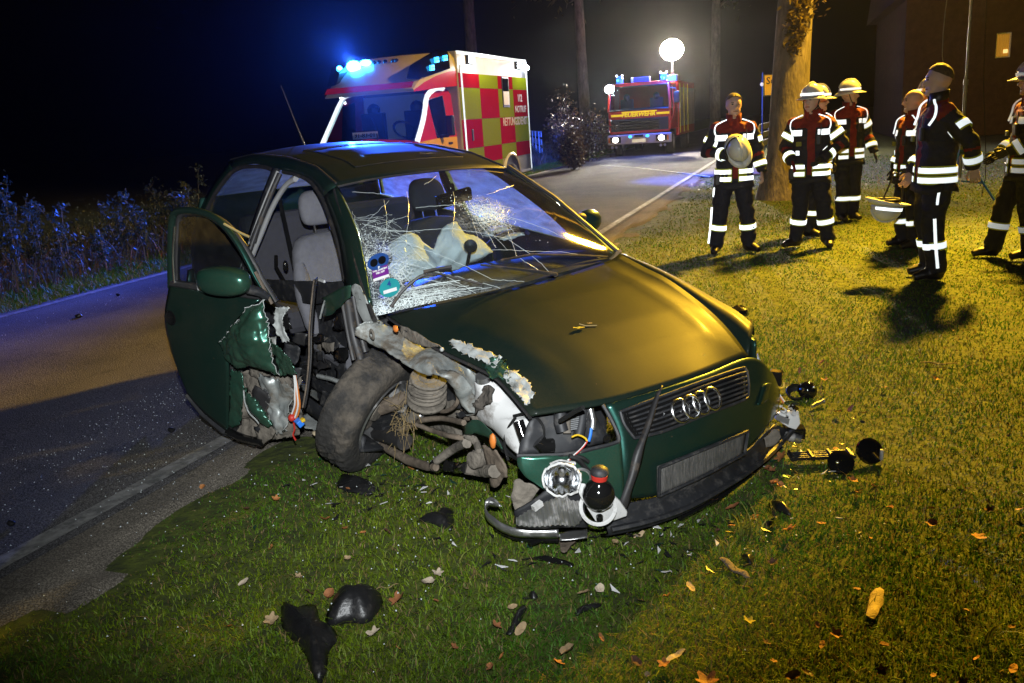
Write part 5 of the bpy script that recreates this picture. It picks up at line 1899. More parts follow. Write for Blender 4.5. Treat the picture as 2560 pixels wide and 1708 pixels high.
for _ in range(80):                                  # crushed margin beside the pillar
    x = cr_.uniform(885, 985); y_ = cr_.uniform(540, 785)
    a = cr_.gauss(0, .5)
    L = cr_.uniform(15, 75)
    crack([(x, y_), (x + L * math.cos(a), y_ + L * math.sin(a))], .0005, .004, 5)
for _ in range(34):                                  # long streaks above the scuttle
    x = cr_.uniform(950, 1060); t = cr_.uniform(0, 1)
    y_ = 780 - t * 45 - (x - 950) * .18
    L = cr_.uniform(50, 200)
    crack([(x, y_), (x + L * .5, y_ - L * .10 + cr_.gauss(0, 2)), (x + L, y_ - L * .17)], .0006, .0018, 6)
for _ in range(40):                                  # star beside the interior mirror
    a = cr_.gauss(.42, .30)
    r0, L = cr_.uniform(0, 60), cr_.uniform(25, 110)
    cx, cyv = 1165, 510 + cr_.uniform(-14, 18)
    crack([(cx + r0 * math.cos(a), cyv + r0 * math.sin(a)), (cx + (r0 + L) * math.cos(a + .05), cyv + (r0 + L) * math.sin(a + .05))], .0005, .003, 5)
for _ in range(14):
    cx, cyv, rr_ = 1185, 522, cr_.uniform(15, 70)
    a0 = cr_.uniform(-.3, .9)
    crack([(cx + rr_ * 1.4 * math.cos(a0 + q), cyv + rr_ * .6 * math.sin(a0 + q)) for q in (0, .3, .6, .9)], .0006, .004, 4)
for _ in range(900):                                 # glass crumbs along the cracks
    w = cr_.random()
    if w < .45:
        x, y_ = cr_.uniform(890, 975), cr_.uniform(560, 790)
    elif w < .7:
        x = cr_.uniform(950, 1130); y_ = 782 - (x - 950) * .17 - cr_.random() ** 2 * 40
    else:
        x, y_ = cr_.gauss(1210, 45), 0
        y_ = 525 + (x - 1190) * .42 + cr_.gauss(0, 16)
    u, v = wuv(x, y_)
    ck.ball(wpt(u, v, .002), cr_.uniform(.0010, .0026), 4)
cko = ck.build('crack_lines', m_crack, ws_)
cko['kind'] = 'stuff'


def ws_frame(px, py, o=.003):
    u, v = wuv(px, py)
    c = wpt(u, v, 0)
    x = (wpt(u + .02, v, 0) - wpt(u - .02, v, 0)).normalized()
    y_ = (wpt(u, v + .02, 0) - wpt(u, v - .02, 0)).normalized()
    n_ = x.cross(y_).normalized()
    if n_.dot(EYE - c) < 0:
        n_ = -n_
    y_ = n_.cross(x)
    return c + n_ * o, x, y_, n_


def sticker(name, px, py, shape, m, w, h):
    c, x, y_, n_ = ws_frame(px, py)
    if shape == 'disc':
        out = [c + x * math.cos(a) * w / 2 + y_ * math.sin(a) * h / 2 for a in np.linspace(0, 2 * math.pi, 33)[:-1]]
    else:
        out = [c - x * w / 2 - y_ * h / 2, c + x * w / 2 - y_ * h / 2, c + x * w / 2 + y_ * h / 2, c - x * w / 2 + y_ * h / 2]
    return MB().prism(out, n_ * .001).build(name, m, ws_), (c + n_ * .0015, x, y_, n_)


m_st_blue = mat('sticker_blue', (.02, .07, .26), .4); m_st_dark = mat('sticker_black', (.006, .006, .008), .3)
m_st_purple = mat('sticker_purple', (.16, .02, .24), .4); m_st_white = mat('sticker_white', (.75, .75, .75), .5); m_st_teal = mat('sticker_teal', (.02, .28, .30), .4)
s1, fr_ = sticker('parking_disc', 946, 655, 'disc', m_st_blue, .112, .088)
for q in (-.021, .021):
    c = fr_[0] + fr_[1] * q
    MB().prism([c + fr_[1] * .020 * math.cos(a) + fr_[2] * .022 * math.sin(a) for a in np.linspace(0, 6.283, 17)[:-1]], fr_[3] * .0006).build('print', m_st_dark, s1)
text_mesh('print', 'P', .018, m_st_white, s1, frame_mat(fr_[0] + fr_[2] * -.034, fr_[1], fr_[2], fr_[3]), .001, extr=.0004)
s2, fr_ = sticker('app_parking_sticker', 952, 683, 'rect', m_st_purple, .082, .062)
for i, tx in enumerate(('WIR PARKEN', 'PER APP')):
    text_mesh('print', tx, .0125, m_st_white, s2, frame_mat(fr_[0] + fr_[2] * (.016 - .014 * i), fr_[1], fr_[2], fr_[3]), .0006, extr=.0004)
c = fr_[0] - fr_[2] * .026
MB().prism([c - fr_[1] * .041 - fr_[2] * .008, c + fr_[1] * .041 - fr_[2] * .008, c + fr_[1] * .041 + fr_[2] * .006, c - fr_[1] * .041 + fr_[2] * .006], fr_[3] * .0006).build('print', m_st_white, s2)
s3, fr_ = sticker('emission_badge', 975, 720, 'disc', m_st_teal, .104, .092)
text_mesh('print', '4', .040, m_st_blue, s3, frame_mat(fr_[0] + fr_[2] * .018, fr_[1], fr_[2], fr_[3]), .001, extr=.0004)
c = fr_[0] - fr_[2] * .016
MB().prism([c - fr_[1] * .034 - fr_[2] * .008, c + fr_[1] * .034 - fr_[2] * .008, c + fr_[1] * .034 + fr_[2] * .009, c - fr_[1] * .034 + fr_[2] * .009], fr_[3] * .0006).build('print', m_st_white, s3)

# wipers and scuttle
W1 = [ws_frame(a, b_, .018)[0] for a, b_ in ((981, 770), (1010, 730), (1045, 700), (1062, 692))]
wp1 = MB().tube(crom(W1, 14), .0075, 6).build('wiper', m_seal, car, True)
MB().tube([ws_frame(a, b_, .012)[0] for a, b_ in ((1062, 692), (1100, 688), (1150, 700), (1205, 713))], .006, 6).build('wiper_blade', m_seal, wp1, True)
MB().tube([ws_frame(a, b_, .014)[0] for a, b_ in ((1060, 684), (1095, 676), (1130, 671))], .009, 6).build('wiper_blade', m_seal, wp1, True)
W2_ = [ws_frame(a, b_, .02)[0] for a, b_ in ((1385, 692), (1330, 683), (1260, 675), (1200, 668))]
wp2 = MB().tube(W2_, [.010, .008, .006, .005], 6).build('wiper', m_seal, car, True)
MB().tube([ws_frame(a, b_, .012)[0] for a, b_ in ((1515, 646), (1440, 642), (1330, 640), (1250, 655))], .006, 6).build('wiper_blade', m_seal, wp2, True)
MB().ball(ws_frame(1385, 693, .016)[0], .012, 8).build('wiper_cap', m_rust, wp2, True)
MB().prism([C(a, b_, y=.72) for a, b_ in ((1521, 648), (1545, 625), (1549, 632), (1535, 651))], (0, .02, .003)).build('scuttle_corner', mat('ochre_plastic', (.30, .20, .10), .6), car)
for s, pts in ((-1, ((838, 475), (858, 545), (882, 625), (905, 705), (925, 770), (937, 800))),):
    MB().tube(crom([on(a, b_, lambda p: p.y + gh_y(p.x, max(p.z, .85)) - .006) for a, b_ in pts], 20), .012, 6).build('windscreen_moulding', m_seal, car, True)
MB().tube([gp(x, z, 1, -.005) + Vector((.012, 0, .01)) for x, z in ((-.45, .92), (-.62, 1.04), (-.84, 1.19), (-1.17, 1.34))], .012, 6).build('windscreen_moulding', m_seal, car, True)

# ---- airbags and what lies on the dash
def airbag(name, cols, seed, nz=12):
    rows_ = []
    for (px, top, bot, x) in cols:
        a, b_ = C(px, top, x=x - .10), C(px, bot, x=x)
        r_ = []
        for k in range(nz):
            t = k / (nz - 1)
            p = a.lerp(b_, t)
            p.x += .075 * math.sin(math.pi * t) + .018 * noise.noise(p * 9 + Vector((seed, 0, 0)))
            p += noise.noise_vector(p * 11 + Vector((0, seed, 0))) * .016
            r_.append(p)
        rows_.append(r_)
    gg = crumple(loft(rows_, 60, 26), .006, 9, seed)
    return sheet(name, gg, m_air, car, .004)


airbag('passenger_airbag', [(963, 622, 668, -.70), (985, 598, 694, -.68), (1015, 582, 700, -.67), (1040, 585, 700, -.67), (1060, 606, 698, -.67), (1080, 622, 696, -.67), (1092, 590, 692, -.67), (1110, 566, 686, -.67), (1135, 553, 678, -.67), (1160, 580, 668, -.68), (1182, 583, 662, -.69), (1205, 594, 648, -.70), (1213, 612, 634, -.72)], 2)
airbag('driver_airbag', [(1205, 578, 592, -.98), (1222, 564, 588, -.98), (1250, 562, 570, -.98)], 5, 6)
airbag('driver_airbag', [(1243, 592, 601, -.95), (1265, 580, 592, -.95), (1302, 575, 579, -.95)], 6, 6)
MB().lathe([(.15, 0), (.165, .015), (.18, 0), (.165, -.015), (.15, 0)], (-.98, .37, .90), (-.8, 0, .6), 24).build('steering_wheel', m_gloss_black, car, True)
cup = C(1176, 616, x=-.55)
ho = MB().lathe([(.001, .012), (.030, .010), (.034, 0), (.028, -.008), (.001, -.008)], cup, (EYE - cup).normalized(), 20).build('phone_holder', m_gloss_black, car, True)
MB().tube([cup, C(1172, 640, x=-.56), C(1168, 662, x=-.57)], .009, 8).build('holder_arm', m_gloss_black, ho, True)
MB().box(C(1120, 600, x=-1.0), (.03, .16, .02), Matrix.Rotation(R(14), 3, 'X')).build('seat_strap', m_beige, car)

# ---- the open, crushed door
TH = R(26)
DN = Vector((math.sin(TH), -math.cos(TH), 0))
DV = Vector((-math.cos(TH), -math.sin(TH), 0))
DH = Vector((-.47, -.80, 0))


def DP(px, py, o=0.0):
    d = cray(px, py)
    return EYE + d * (((DH + DN * o - EYE).dot(DN)) / d.dot(DN))


def z3(x, y):
    return 400 + x / 3.564, 700 + y / 3.564


dsk = patch_px([(422, 716), (500, 728), (580, 741), (648, 751)], [(467, 983), (505, 1028), (540, 1058), (570, 1080)], [(422, 716), (411, 790), (421, 855), (440, 915), (467, 983)], [(648, 751), (590, 800), (562, 860), (572, 925), (570, 1080)],
               lambda a, b_: DP(a, b_, .02), 22, 26, 0, bulge=DN * .018)
door = sheet('front_door', dsk, m_paint, car, .012)
# inner shell, so the door has depth
sheet('door_inner', [[p - DN * .09 for p in r] for r in dsk], m_trim, door, .01)
rimd = [dsk[i][0] for i in range(22)]
MB().tube([p - DN * .03 + Vector((0, 0, .006)) for p in rimd], .028, 6, flat=.8).build('window_sill', m_seal, door, True)
edge_ = [dsk[0][j] for j in range(26)] + [dsk[i][25] for i in range(22)]
for k, (o_, r_) in enumerate(((.05, .035),)):
    MB().tube([p - DN * o_ for p in edge_], r_, 8).build('door_edge', m_trim, door, True)
# window frame
fpts = [DP(a, b_, .0) for a, b_ in ((424, 722), (423, 640), (426, 560), (430, 538), (438, 530), (460, 527), (495, 531), (530, 545), (562, 572), (600, 625), (640, 700), (672, 752))]
fp = crom(fpts, 44)
rows = [[p + DN * .01 for p in fp], [p + DN * .012 + Vector((0, 0, -.030)) + DV * -.012 for p in fp]]
MB().tube([p - DN * .012 for p in fp], .020, 8, flat=.9).build('window_frame', m_paint, door, True)
MB().tube([p - DN * .028 - DV * .022 + Vector((0, 0, -.012)) for p in fp], .015, 8).build('frame_seal', m_seal, door, True)
MB().tube(crom([DP(a, b_, .005) for a, b_ in ((437, 566), (433, 640), (436, 712))], 12), .0075, 8).build('frame_highlight_trim', m_chrome, door, True)
MB().tube(crom([DP(a, b_, .028) for a, b_ in ((560, 560), (600, 582), (622, 592))], 8), .006, 6).build('bent_trim', mat('pale_bent_strip', (.5, .42, .2), .4, .4), door, True)
MB().tube(crom([DP(a, b_, .03) for a, b_ in ((638, 680), (655, 712), (672, 745), (680, 760))], 8), .008, 6).build('bent_seal', m_rust, door, True)
# dark pane still in the frame
pane = patch_px([(440, 560), (480, 540), (522, 550), (562, 590)], [(434, 716), (500, 722), (580, 736), (650, 745)], [(440, 560), (434, 716)], [(562, 590), (610, 660), (650, 745)], lambda a, b_: DP(a, b_, -.02), 10, 8)
sheet('door_window', pane, glass('door_glass', (.38, .42, .42), fog=.02), door)
# mirror
mc = DP(560, 703, .12)
mir = []
for (t, hw, hh, d) in ((-1, .02, .02, .02), (-.92, .05, .05, .05), (-.55, .07, .068, .07), (0, .078, .072, .08), (.5, .076, .066, .075), (.85, .060, .050, .055), (1, .03, .02, .02)):
    mir.append([mc + DV * (-t * .155) + DN * d * .9 * math.copysign(abs(math.cos(a)) ** .7, math.cos(a)) + Vector((0, 0, hh * math.copysign(abs(math.sin(a)) ** .7, math.sin(a)) + .006 * t)) for a in [2 * math.pi * k / 18 for k in range(18)]])
vs = [p for r in mir for p in r]
fs = [(i * 18 + k, i * 18 + (k + 1) % 18, (i + 1) * 18 + (k + 1) % 18, (i + 1) * 18 + k) for i in range(6) for k in range(18)] + [tuple(range(17, -1, -1)), tuple(108 + k for k in range(18))]
wm = obj('wing_mirror', vs, fs, m_paint2, car, True, sub=1)
wm.parent = door
MB().tube([DP(620, 722, .10), DP(648, 730, .06), DP(668, 742, .03)], [.035, .032, .03], 10, flat=.7).build('mirror_foot', m_trim, door, True)
MB().box(DP(505, 712, .05), (.05, .03, .06), Matrix.Rotation(TH, 3, 'Z')).build('mirror_bracket', m_tank, door, bevel=.008)
# lock recess and handle
MB().lathe([(.001, -.01), (.022, -.008), (.034, 0), (.040, .004), (.034, .006), (.028, 0)], DP(427, 794, .05), DN, 18).build('door_handle', m_gloss_black, door, True)

# torn skin in front of it
dz = lambda o: (lambda x, y: DP(*z3(x, y), o))
T1 = crumple(patch_px([(485, 565), (590, 430), (690, 310), (790, 230), (885, 185)], [(620, 790), (760, 800), (880, 815), (980, 840), (1050, 860)], [(485, 565), (540, 660), (620, 790)], [(885, 185), (930, 300), (970, 420), (975, 560), (1000, 700), (1050, 860)], dz(.09), 44, 40, bulge=DN * .05), 0.022, 5, 1, 0.004)
sheet('torn_skin', T1, m_paint2, door, .003)
MB().tube([r[0] for r in T1], .0025, 5).build('torn_edge', m_zincw, door, True)
MB().tube([p + DN * .004 for p in T1[43]], .004, 5, flat=.5).build('torn_edge', m_zincw, door, True)
T2 = crumple(patch_px([(960, 520), (1010, 560), (1090, 640), (1140, 690)], [(1050, 860), (1100, 858), (1170, 845), (1210, 830)], [(960, 520), (1000, 700), (1050, 860)], [(1140, 690), (1180, 760), (1210, 830)], dz(.08), 24, 20), 0.016, 7, 4, 0.004)
sheet('torn_skin', T2, m_paint2, door, .003)
T3 = crumple(patch_px([(1030, 240), (1080, 250), (1140, 250)], [(1080, 560), (1120, 560), (1150, 545)], [(1030, 240), (1000, 340), (1020, 440), (1080, 560)], [(1140, 250), (1090, 320), (1090, 420), (1150, 545)], dz(.05), 14, 28), 0.008, 9, 6, 0.004)
sheet('bent_bracket', T3, m_zincw, door, .004)
T4 = crumple(patch_px([(625, 800), (680, 815), (730, 830)], [(600, 1320), (650, 1318), (700, 1290)], [(625, 800), (615, 1050), (600, 1320)], [(730, 830), (745, 980), (700, 1290)], dz(.05), 18, 34), 0.008, 6, 8, 0.004)
sheet('torn_skin', T4, m_paint2, door, .003)
T5 = crumple(patch_px([(745, 975), (760, 955), (790, 1000)], [(900, 1290), (960, 1330), (1000, 1290)], [(745, 975), (770, 1120), (900, 1290)], [(790, 1000), (900, 1120), (1000, 1290)], dz(.09), 14, 36, bulge=DN * .03), 0.008, 7, 9, 0.004)
sheet('torn_skin', T5, m_paint2, door, .003)
MB().tube(crom([dz(.1)(*p) for p in ((745, 985), (755, 1080), (790, 1180), (850, 1240), (880, 1280))], 14), .0035, 5).build('torn_edge', m_zincw, door, True)
MB().tube([dz(.05)(*p) for p in ((600, 1345), (700, 1400), (820, 1430), (910, 1450))], .020, 6).build('sill_strip', m_gloss_black, door, True)
MB().tube([DP(a, b_, -.02) for a, b_ in ((470, 985), (510, 1035), (562, 1078), (640, 1108))], .022, 6).build('door_bottom_strip', m_trim, door, True)
# broken inner metal, plastic and lining
rr = random.Random(21)
for k in range(26):
    x, y_ = rr.uniform(830, 1260), rr.uniform(250, 1380)
    if 1000 < x and y_ > 1250:
        continue
    s_ = rr.uniform(50, 130)
    a0 = rr.uniform(0, 6.28)
    cor = [(x + s_ * math.cos(a0 + q) * rr.uniform(.5, 1), y_ + s_ * math.sin(a0 + q) * rr.uniform(.6, 1.3)) for q in (0, 1.57, 3.14, 4.71)]
    o_ = rr.uniform(-.10, .06)
    gg = patch_px([cor[0], cor[1]], [cor[3], cor[2]], [cor[0], cor[3]], [cor[1], cor[2]], dz(o_), 6, 6, .02, 14, k)
    sheet('crushed_piece', gg, rr.choice([m_trim, m_trim, m_seal, m_dirty, m_zinc, m_gloss_black]), door, .004)
BK = crumple(patch_px([(600, 820), (800, 830), (1000, 850), (1260, 860)], [(640, 1370), (850, 1420), (1050, 1425), (1200, 1400)], [(600, 820), (620, 1100), (640, 1370)], [(1260, 860), (1240, 1100), (1200, 1400)], dz(-.05), 34, 30), .035, 6, 14, .004)
sheet('crushed_inner_panel', BK, m_dirty, door, .004)
BK = crumple(patch_px([(860, 850), (960, 880), (1150, 930)], [(980, 1330), (1050, 1380), (1110, 1330)], [(860, 850), (900, 1060), (980, 1330)], [(1150, 930), (1160, 1040), (1110, 1330)], dz(.01), 24, 24), .022, 8, 15, .005)
sheet('crushed_inner_panel', BK, m_zinc, door, .004)
# hanging door seal
SL = crom([DP(*z3(*p), o_) for p, o_ in (((1390, -10), -.25), ((1375, 120), -.18), ((1350, 420), -.08), ((1345, 700), -.03), ((1320, 950), .0), ((1290, 1120), .02))], 26)
sw = Vector((.35, -.2, 0)).normalized()
rows = [[p - sw * .030 for p in SL], [p + DN * .012 for p in SL], [p + sw * .030 for p in SL]]
sheet('hanging_seal', rows, m_seal, car, .008)
MB().tube([p + DN * .014 + sw * .012 for p in SL], .0045, 5).build('seal_bead', m_rust, car, True)
# wiring loom out of the hinge
for k, (cname, off) in enumerate((('red', -14), ('orange', -6), ('white', 4), ('brown', 10), ('orange', 16), ('white', -20))):
    pts = [z3(1200 + off * .3, 850), z3(1212 + off * .5, 930), z3(1222 + off, 1040), z3(1225 + off * 1.3, 1120), z3(1205 + off * 1.6, 1200), z3(1190 + off, 1240)]
    MB().tube(crom([DP(*p, .05 + .004 * (k % 3)) for p in pts], 16), .0042, 5).build('wire', m_wire[cname], door, True)
MB().ball(DP(*z3(1175, 1228), .06), .020, 10).build('connector', m_wire['red'], door, True)
MB().box(DP(*z3(1240, 1272), .06), (.04, .03, .035), Matrix.Rotation(.5, 3, 'X')).build('connector', m_wire['blue'], door, bevel=.004)
MB().box(DP(*z3(1270, 1248), .06), (.025, .02, .015), Matrix.Rotation(.2, 3, 'X')).build('connector', m_wire['yellow'], door, bevel=.003)
MB().tube(crom([DP(*z3(*p), .05) for p in ((1190, 1270), (1200, 1330), (1185, 1380), (1210, 1430))], 8), .004, 5).build('wire', m_wire['red'], door, True)

# ---- sill, footwell and pillar foot inside the opening
YR = lambda y: (lambda px, py: C(px, py, y=y))
sheet('footwell_side', patch_px([(770, 740), (860, 735), (935, 800)], [(770, 1040), (840, 1030), (900, 1000)], [(770, 740), (770, 1040)], [(935, 800), (920, 900), (900, 1000)], YR(-.60), 8, 8, .02, 7, 2), m_trim, car, .01)
sheet('door_card_top', patch_px([(655, 700), (760, 705), (872, 702)], [(660, 742), (760, 760), (868, 745)], [(655, 700), (660, 742)], [(872, 702), (868, 745)], YR(-.66), 12, 6, .01, 9, 3), m_trim, car, .02)
MB().box(C(800, 700, y=-.68), (.11, .01, .012), Matrix.Rotation(R(-2), 3, 'Y')).build('pale_clip', m_tank, car)
sheet('pillar_foot', patch_px([(805, 748), (850, 722), (875, 715)], [(812, 790), (845, 775), (875, 742)], [(805, 748), (812, 790)], [(875, 715), (875, 742)], YR(-.80), 10, 8, .012, 12, 4), m_paint2, car, .004)
MB().tube(crom([C(a, b_, y=-.805) for a, b_ in ((800, 796), (808, 765), (812, 752))], 8), .005, 5).build('torn_edge', m_zincw, car, True)
sheet('pillar_shell', patch_px([(875, 716), (893, 712), (905, 735)], [(905, 800), (925, 815), (943, 800)], [(875, 716), (885, 760), (905, 800)], [(905, 735), (925, 770), (943, 800)], YR(-.77), 8, 12, .010, 12, 6), m_zincw, car, .004)
for k, (pts, r_) in enumerate(((((872, 745), (885, 830), (905, 900), (925, 960)), .022), (((885, 740), (900, 820), (915, 880)), .014), (((858, 760), (872, 840), (885, 900)), .012))):
    MB().tube(crom([C(a, b_, y=-.76 - .01 * k) for a, b_ in pts], 12), r_, 7, flat=.6).build('pillar_seal', m_seal, car, True)
for k in range(16):
    x, y_ = rr.uniform(775, 900), rr.uniform(790, 1010)
    s_ = rr.uniform(18, 46)
    a0 = rr.uniform(0, 6.28)
    cor = [(x + s_ * math.cos(a0 + q) * rr.uniform(.6, 1.1), y_ + s_ * math.sin(a0 + q) * rr.uniform(.6, 1.1)) for q in (0, 1.57, 3.14, 4.71)]
    gg = patch_px([cor[0], cor[1]], [cor[3], cor[2]], [cor[0], cor[3]], [cor[1], cor[2]], YR(rr.uniform(-.74, -.60)), 6, 6, .02, 14, k + 40)
    sheet('crushed_lining', gg, rr.choice([m_trim, m_trim, m_gloss_black, m_seal, m_dirty]), car, .004)
sheet('bent_sill', patch_px([(660, 960), (720, 950), (790, 955)], [(670, 1000), (740, 1010), (800, 1050)], [(660, 960), (670, 1000)], [(790, 955), (800, 1050)], lambda a, b_: CG(a, b_, .16), 10, 8, .02, 12, 8), m_zinc, car, .004)
sheet('bent_sill', patch_px([(755, 1020), (780, 1000), (812, 985)], [(760, 1070), (785, 1075), (795, 1095)], [(755, 1020), (760, 1070)], [(812, 985), (795, 1095)], lambda a, b_: CG(a, b_, .10), 8, 8, .02, 14, 9), m_zincw, car, .004)
MB().tube([C(a, b_, y=-.70) for a, b_ in ((795, 940), (830, 948), (865, 962))], .012, 6).build('sill_edge', m_zincw, car, True)
MB().ball(C(790, 1085, y=-.84), .028, 8, sc=(1.4, .6, .5)).build('foam_scrap', mat('cream_foam', (.62, .5, .33), .9), car, True)

# ---- torn-off front wheel
A_ = (RIGHT * .80 - FWD * .26 - UP * .46).normalized()           # axle, pointing to the inner side
wc = CAM + ray(929, 1020) * 4.18
wc.z = max(wc.z, .285)
RT, TW = .315, .195
axc = (CR3 @ A_).normalized()
wcc = CINV @ wc
x_ = axc.orthogonal().normalized()
y2 = axc.cross(x_)
nseg = 96
prof = [(.205, .085), (.235, .098), (.270, .100), (.298, .090), (.311, .072), (.315, .050), (.316, .025), (.316, 0), (.316, -.025), (.315, -.050), (.311, -.072), (.298, -.090), (.270, -.100), (.235, -.098), (.205, -.085)]
vs, fs = [], []
for k in range(nseg):
    w = 2 * math.pi * k / nseg
    for i, (r_, h_) in enumerate(prof):
        rr_ = r_ * (1.05 if i in range(2, 13) else 1.0)
        if 4 <= i <= 10:
            if (k + i // 2) % 3 == 0:
                rr_ -= .014
            if i in (6, 8):
                rr_ -= .010
        # sagging flat spot at the ground
        vs.append(wcc + axc * h_ + (x_ * math.cos(w) + y2 * math.sin(w)) * rr_)
m_ = len(prof)
for k in range(nseg):
    for i in range(m_ - 1):
        fs.append((k * m_ + i, k * m_ + i + 1, ((k + 1) % nseg) * m_ + i + 1, ((k + 1) % nseg) * m_ + i))
tyre = obj('wheel', vs, fs, m_tyre, car, True)
MB().lathe([(.206, .088), (.198, .094), (.190, .085), (.186, .05), (.180, -.02), (.17, -.07)], wcc, axc, 40).build('rim', m_alu, tyre, True)
MB().lathe([(.001, -.03), (.17, -.03), (.17, -.035), (.001, -.04)], wcc, axc, 24).build('brake_shield', m_dirty, tyre, True)
MB().lathe([(.001, .05), (.05, .045), (.06, .02), (.13, .01), (.135, -.03)], wcc, axc, 24).build('wheel_hub', m_dirty, tyre, True)
MB().tube([wcc + axc * .04 + x_ * .02, wcc + axc * .10 + x_ * .08 + y2 * .03, wcc + axc * .11 + x_ * .13], .035, 8).build('steering_knuckle', m_rust, tyre, True)
# wisps of grass caught in the hub
wsp = MB()
for k in range(70):
    p = C(1000 + rr.gauss(0, 14), 1050 + rr.gauss(0, 34), y=-.66)
    d = Vector((rr.gauss(0, .04), rr.gauss(0, .02), rr.gauss(-.02, .05)))
    wsp.tube([p, p + d * .6 + Vector((0, 0, .01)), p + d * 1.3], .0011, 3, cap=False)
wo = wsp.build('caught_grass', m_leafy, tyre)
wo['kind'] = 'stuff'

# ---- bent inner wing, spring, strut, arms
z4 = lambda x, y: (760 + x / 3.564, 780 + y / 3.564)
Y4 = lambda y: (lambda a, b_: C(*z4(a, b_), y=y))
RW = []
for (top, bot, y0, y1, bul) in (((545, 105), (462, 222), -.80, -.83, .02), ((650, 105), (590, 300), -.74, -.80, .03), ((790, 180), (720, 355), -.70, -.78, .05), ((900, 225), (840, 440), -.66, -.77, .06), ((1010, 335), (960, 505), -.64, -.76, .04), ((1120, 318), (1080, 560), -.62, -.75, .06), ((1230, 320), (1215, 565), -.60, -.74, .05),
                                ((1340, 400), (1300, 590), -.57, -.70, .05), ((1440, 540), (1380, 700), -.55, -.66, .04), ((1500, 640), (1420, 800), -.53, -.62, .03), ((1570, 700), (1480, 900), -.51, -.60, .02)):
    a, b_ = C(*z4(*top), y=y0), C(*z4(*bot), y=y1)
    RW.append([a + Vector((0, .05, -.01)), a, a.lerp(b_, .5) + Vector((0, -bul, .01)), b_, b_ + Vector((0, .06, -.005))])
gg = crumple(loft(RW, 90, 34, .006, 9, 3), .007, 8, 3, .002)
iw = sheet('bent_inner_wing', gg, m_zinc, car, .005)
MB().lathe([(.010, .004), (.018, .006), (.026, 0)], C(*z4(606, 200), y=-.83), (0, -1, 0), 14).build('rivet_hole', m_dirty, iw, True)
MB().ball(C(*z4(815, 150), y=-.78), .020, 8, sc=(1, .5, .8)).build('repeater_lens', m_wire['orange'], car, True)
MB().ball(C(*z4(1228, 335), y=-.70), .010, 8).build('bolt_head', m_zincw, iw, True)
sheet('wing_rail', patch_px([(850, 110), (1000, 190), (1240, 330)], [(850, 200), (1010, 290), (1200, 320)], [(850, 110), (850, 200)], [(1240, 330), (1200, 320)], Y4(-.66), 14, 6, .008, 12, 12), m_dirty, car, .004)
# squashed spring: stacked, tilted discs
cc_ = C(*z4(1100, 690), y=-.62)
ax_ = (CR3 @ (UP * .80 - FWD * .55 + RIGHT * .12)).normalized()
ex_ = ax_.orthogonal().normalized()
ey_ = ax_.cross(ex_)
st_ = MB().lathe([(.02, .055), (.060, .052), (.066, .042), (.060, .034), (.070, .026), (.062, .016), (.072, .006), (.062, -.006), (.074, -.016), (.064, -.028), (.07, -.04), (.02, -.05)], cc_, ax_, 30).build('strut_bellows', m_dirty, car, True)
cp = []
for k in range(110):
    a = k / 110 * 2 * math.pi * 2.6
    cp.append(cc_ + ax_ * (-.055 + .10 * k / 110) + (ex_ * math.cos(a) + ey_ * math.sin(a)) * (.084 - .006 * k / 110))
MB().tube(cp, .0085, 7).build('coil_spring', m_dirty, st_, True)
for h_, r_ in ((.062, .080), (-.065, .088)):
    MB().lathe([(.012, .006), (.03, .012), (r_ * .55, .006), (r_ * .7, .012), (r_, .008), (r_ + .004, 0), (r_, -.010), (.03, -.014)], cc_ + ax_ * h_, ax_, 32).build('spring_seat', m_dirty, st_, True)
MB().tube([cc_ - ax_ * .06, cc_ - ax_ * .20 + Vector((-.08, -.03, 0))], .026, 10).build('strut_tube', m_dirty, st_, True)
MB().tube(crom([C(*z4(*p), y=-.58) for p in ((1165, 820), (1195, 870), (1260, 885), (1330, 850), (1375, 780), (1350, 690))], 16), .010, 7).build('bent_bracket', m_rust, car, True)
# dark bay behind everything
MB().box((.05, -.30, .45), (.85, .30, .36)).build('engine_block', m_trim, car, bevel=.03)
sheet('inner_arch', patch_px([(960, 560), (1200, 640), (1420, 760)], [(960, 980), (1150, 1050), (1400, 1180)], [(960, 560), (960, 980)], [(1420, 760), (1400, 1180)], Y4(-.44), 14, 12, .03, 6, 4), m_dirty, car, .01)
for name, pts, r_, m_u in (('control_arm', ((650, 1140), (760, 1230), (930, 1320), (1110, 1380), (1180, 1385)), [.016, .020, .023, .020, .018], m_rust),
                           ('anti_roll_bar', ((480, 1130), (640, 1120), (820, 1070), (960, 1010), (1080, 960), (1240, 950), (1420, 985)), .013, m_rust),
                           ('tie_rod', ((1000, 1000), (1150, 1060), (1300, 1105), (1440, 1130)), .012, m_rust),
                           ('drive_shaft', ((560, 1120), (700, 1090), (800, 1110), (900, 1160)), [.02, .045, .05, .045], m_seal),
                           ('subframe_leg', ((1440, 1090), (1530, 1160), (1560, 1260), (1550, 1320)), .016, m_dirty),
                           ('rubber_bush', ((1260, 1370), (1350, 1385), (1440, 1390)), .024, m_gloss_black),
                           ('subframe_tube', ((1440, 1392), (1560, 1410), (1700, 1420)), .028, m_dirty),
                           ('subframe_tube', ((1180, 1330), (1330, 1220), (1450, 1170)), .020, m_dirty),
                           ('bush_eye', ((1160, 1370), (1190, 1385)), .028, m_gloss_black)):
    MB().tube(crom([C(*z4(*p), y=-.64 + .04 * (i % 2)) for i, p in enumerate(pts)], max(6, 3 * len(pts))) if not isinstance(r_, list) else [C(*z4(*p), y=-.64) for p in pts], r_, 9)._rough(.0045).build(name, m_u, car, True)
MB().lathe([(.001, .03), (.036, .026), (.04, 0), (.036, -.03), (.001, -.034)], C(*z4(1540, 1310), y=-.64), (.2, -1, .1), 16).build('ball_joint', m_dirty, car, True)
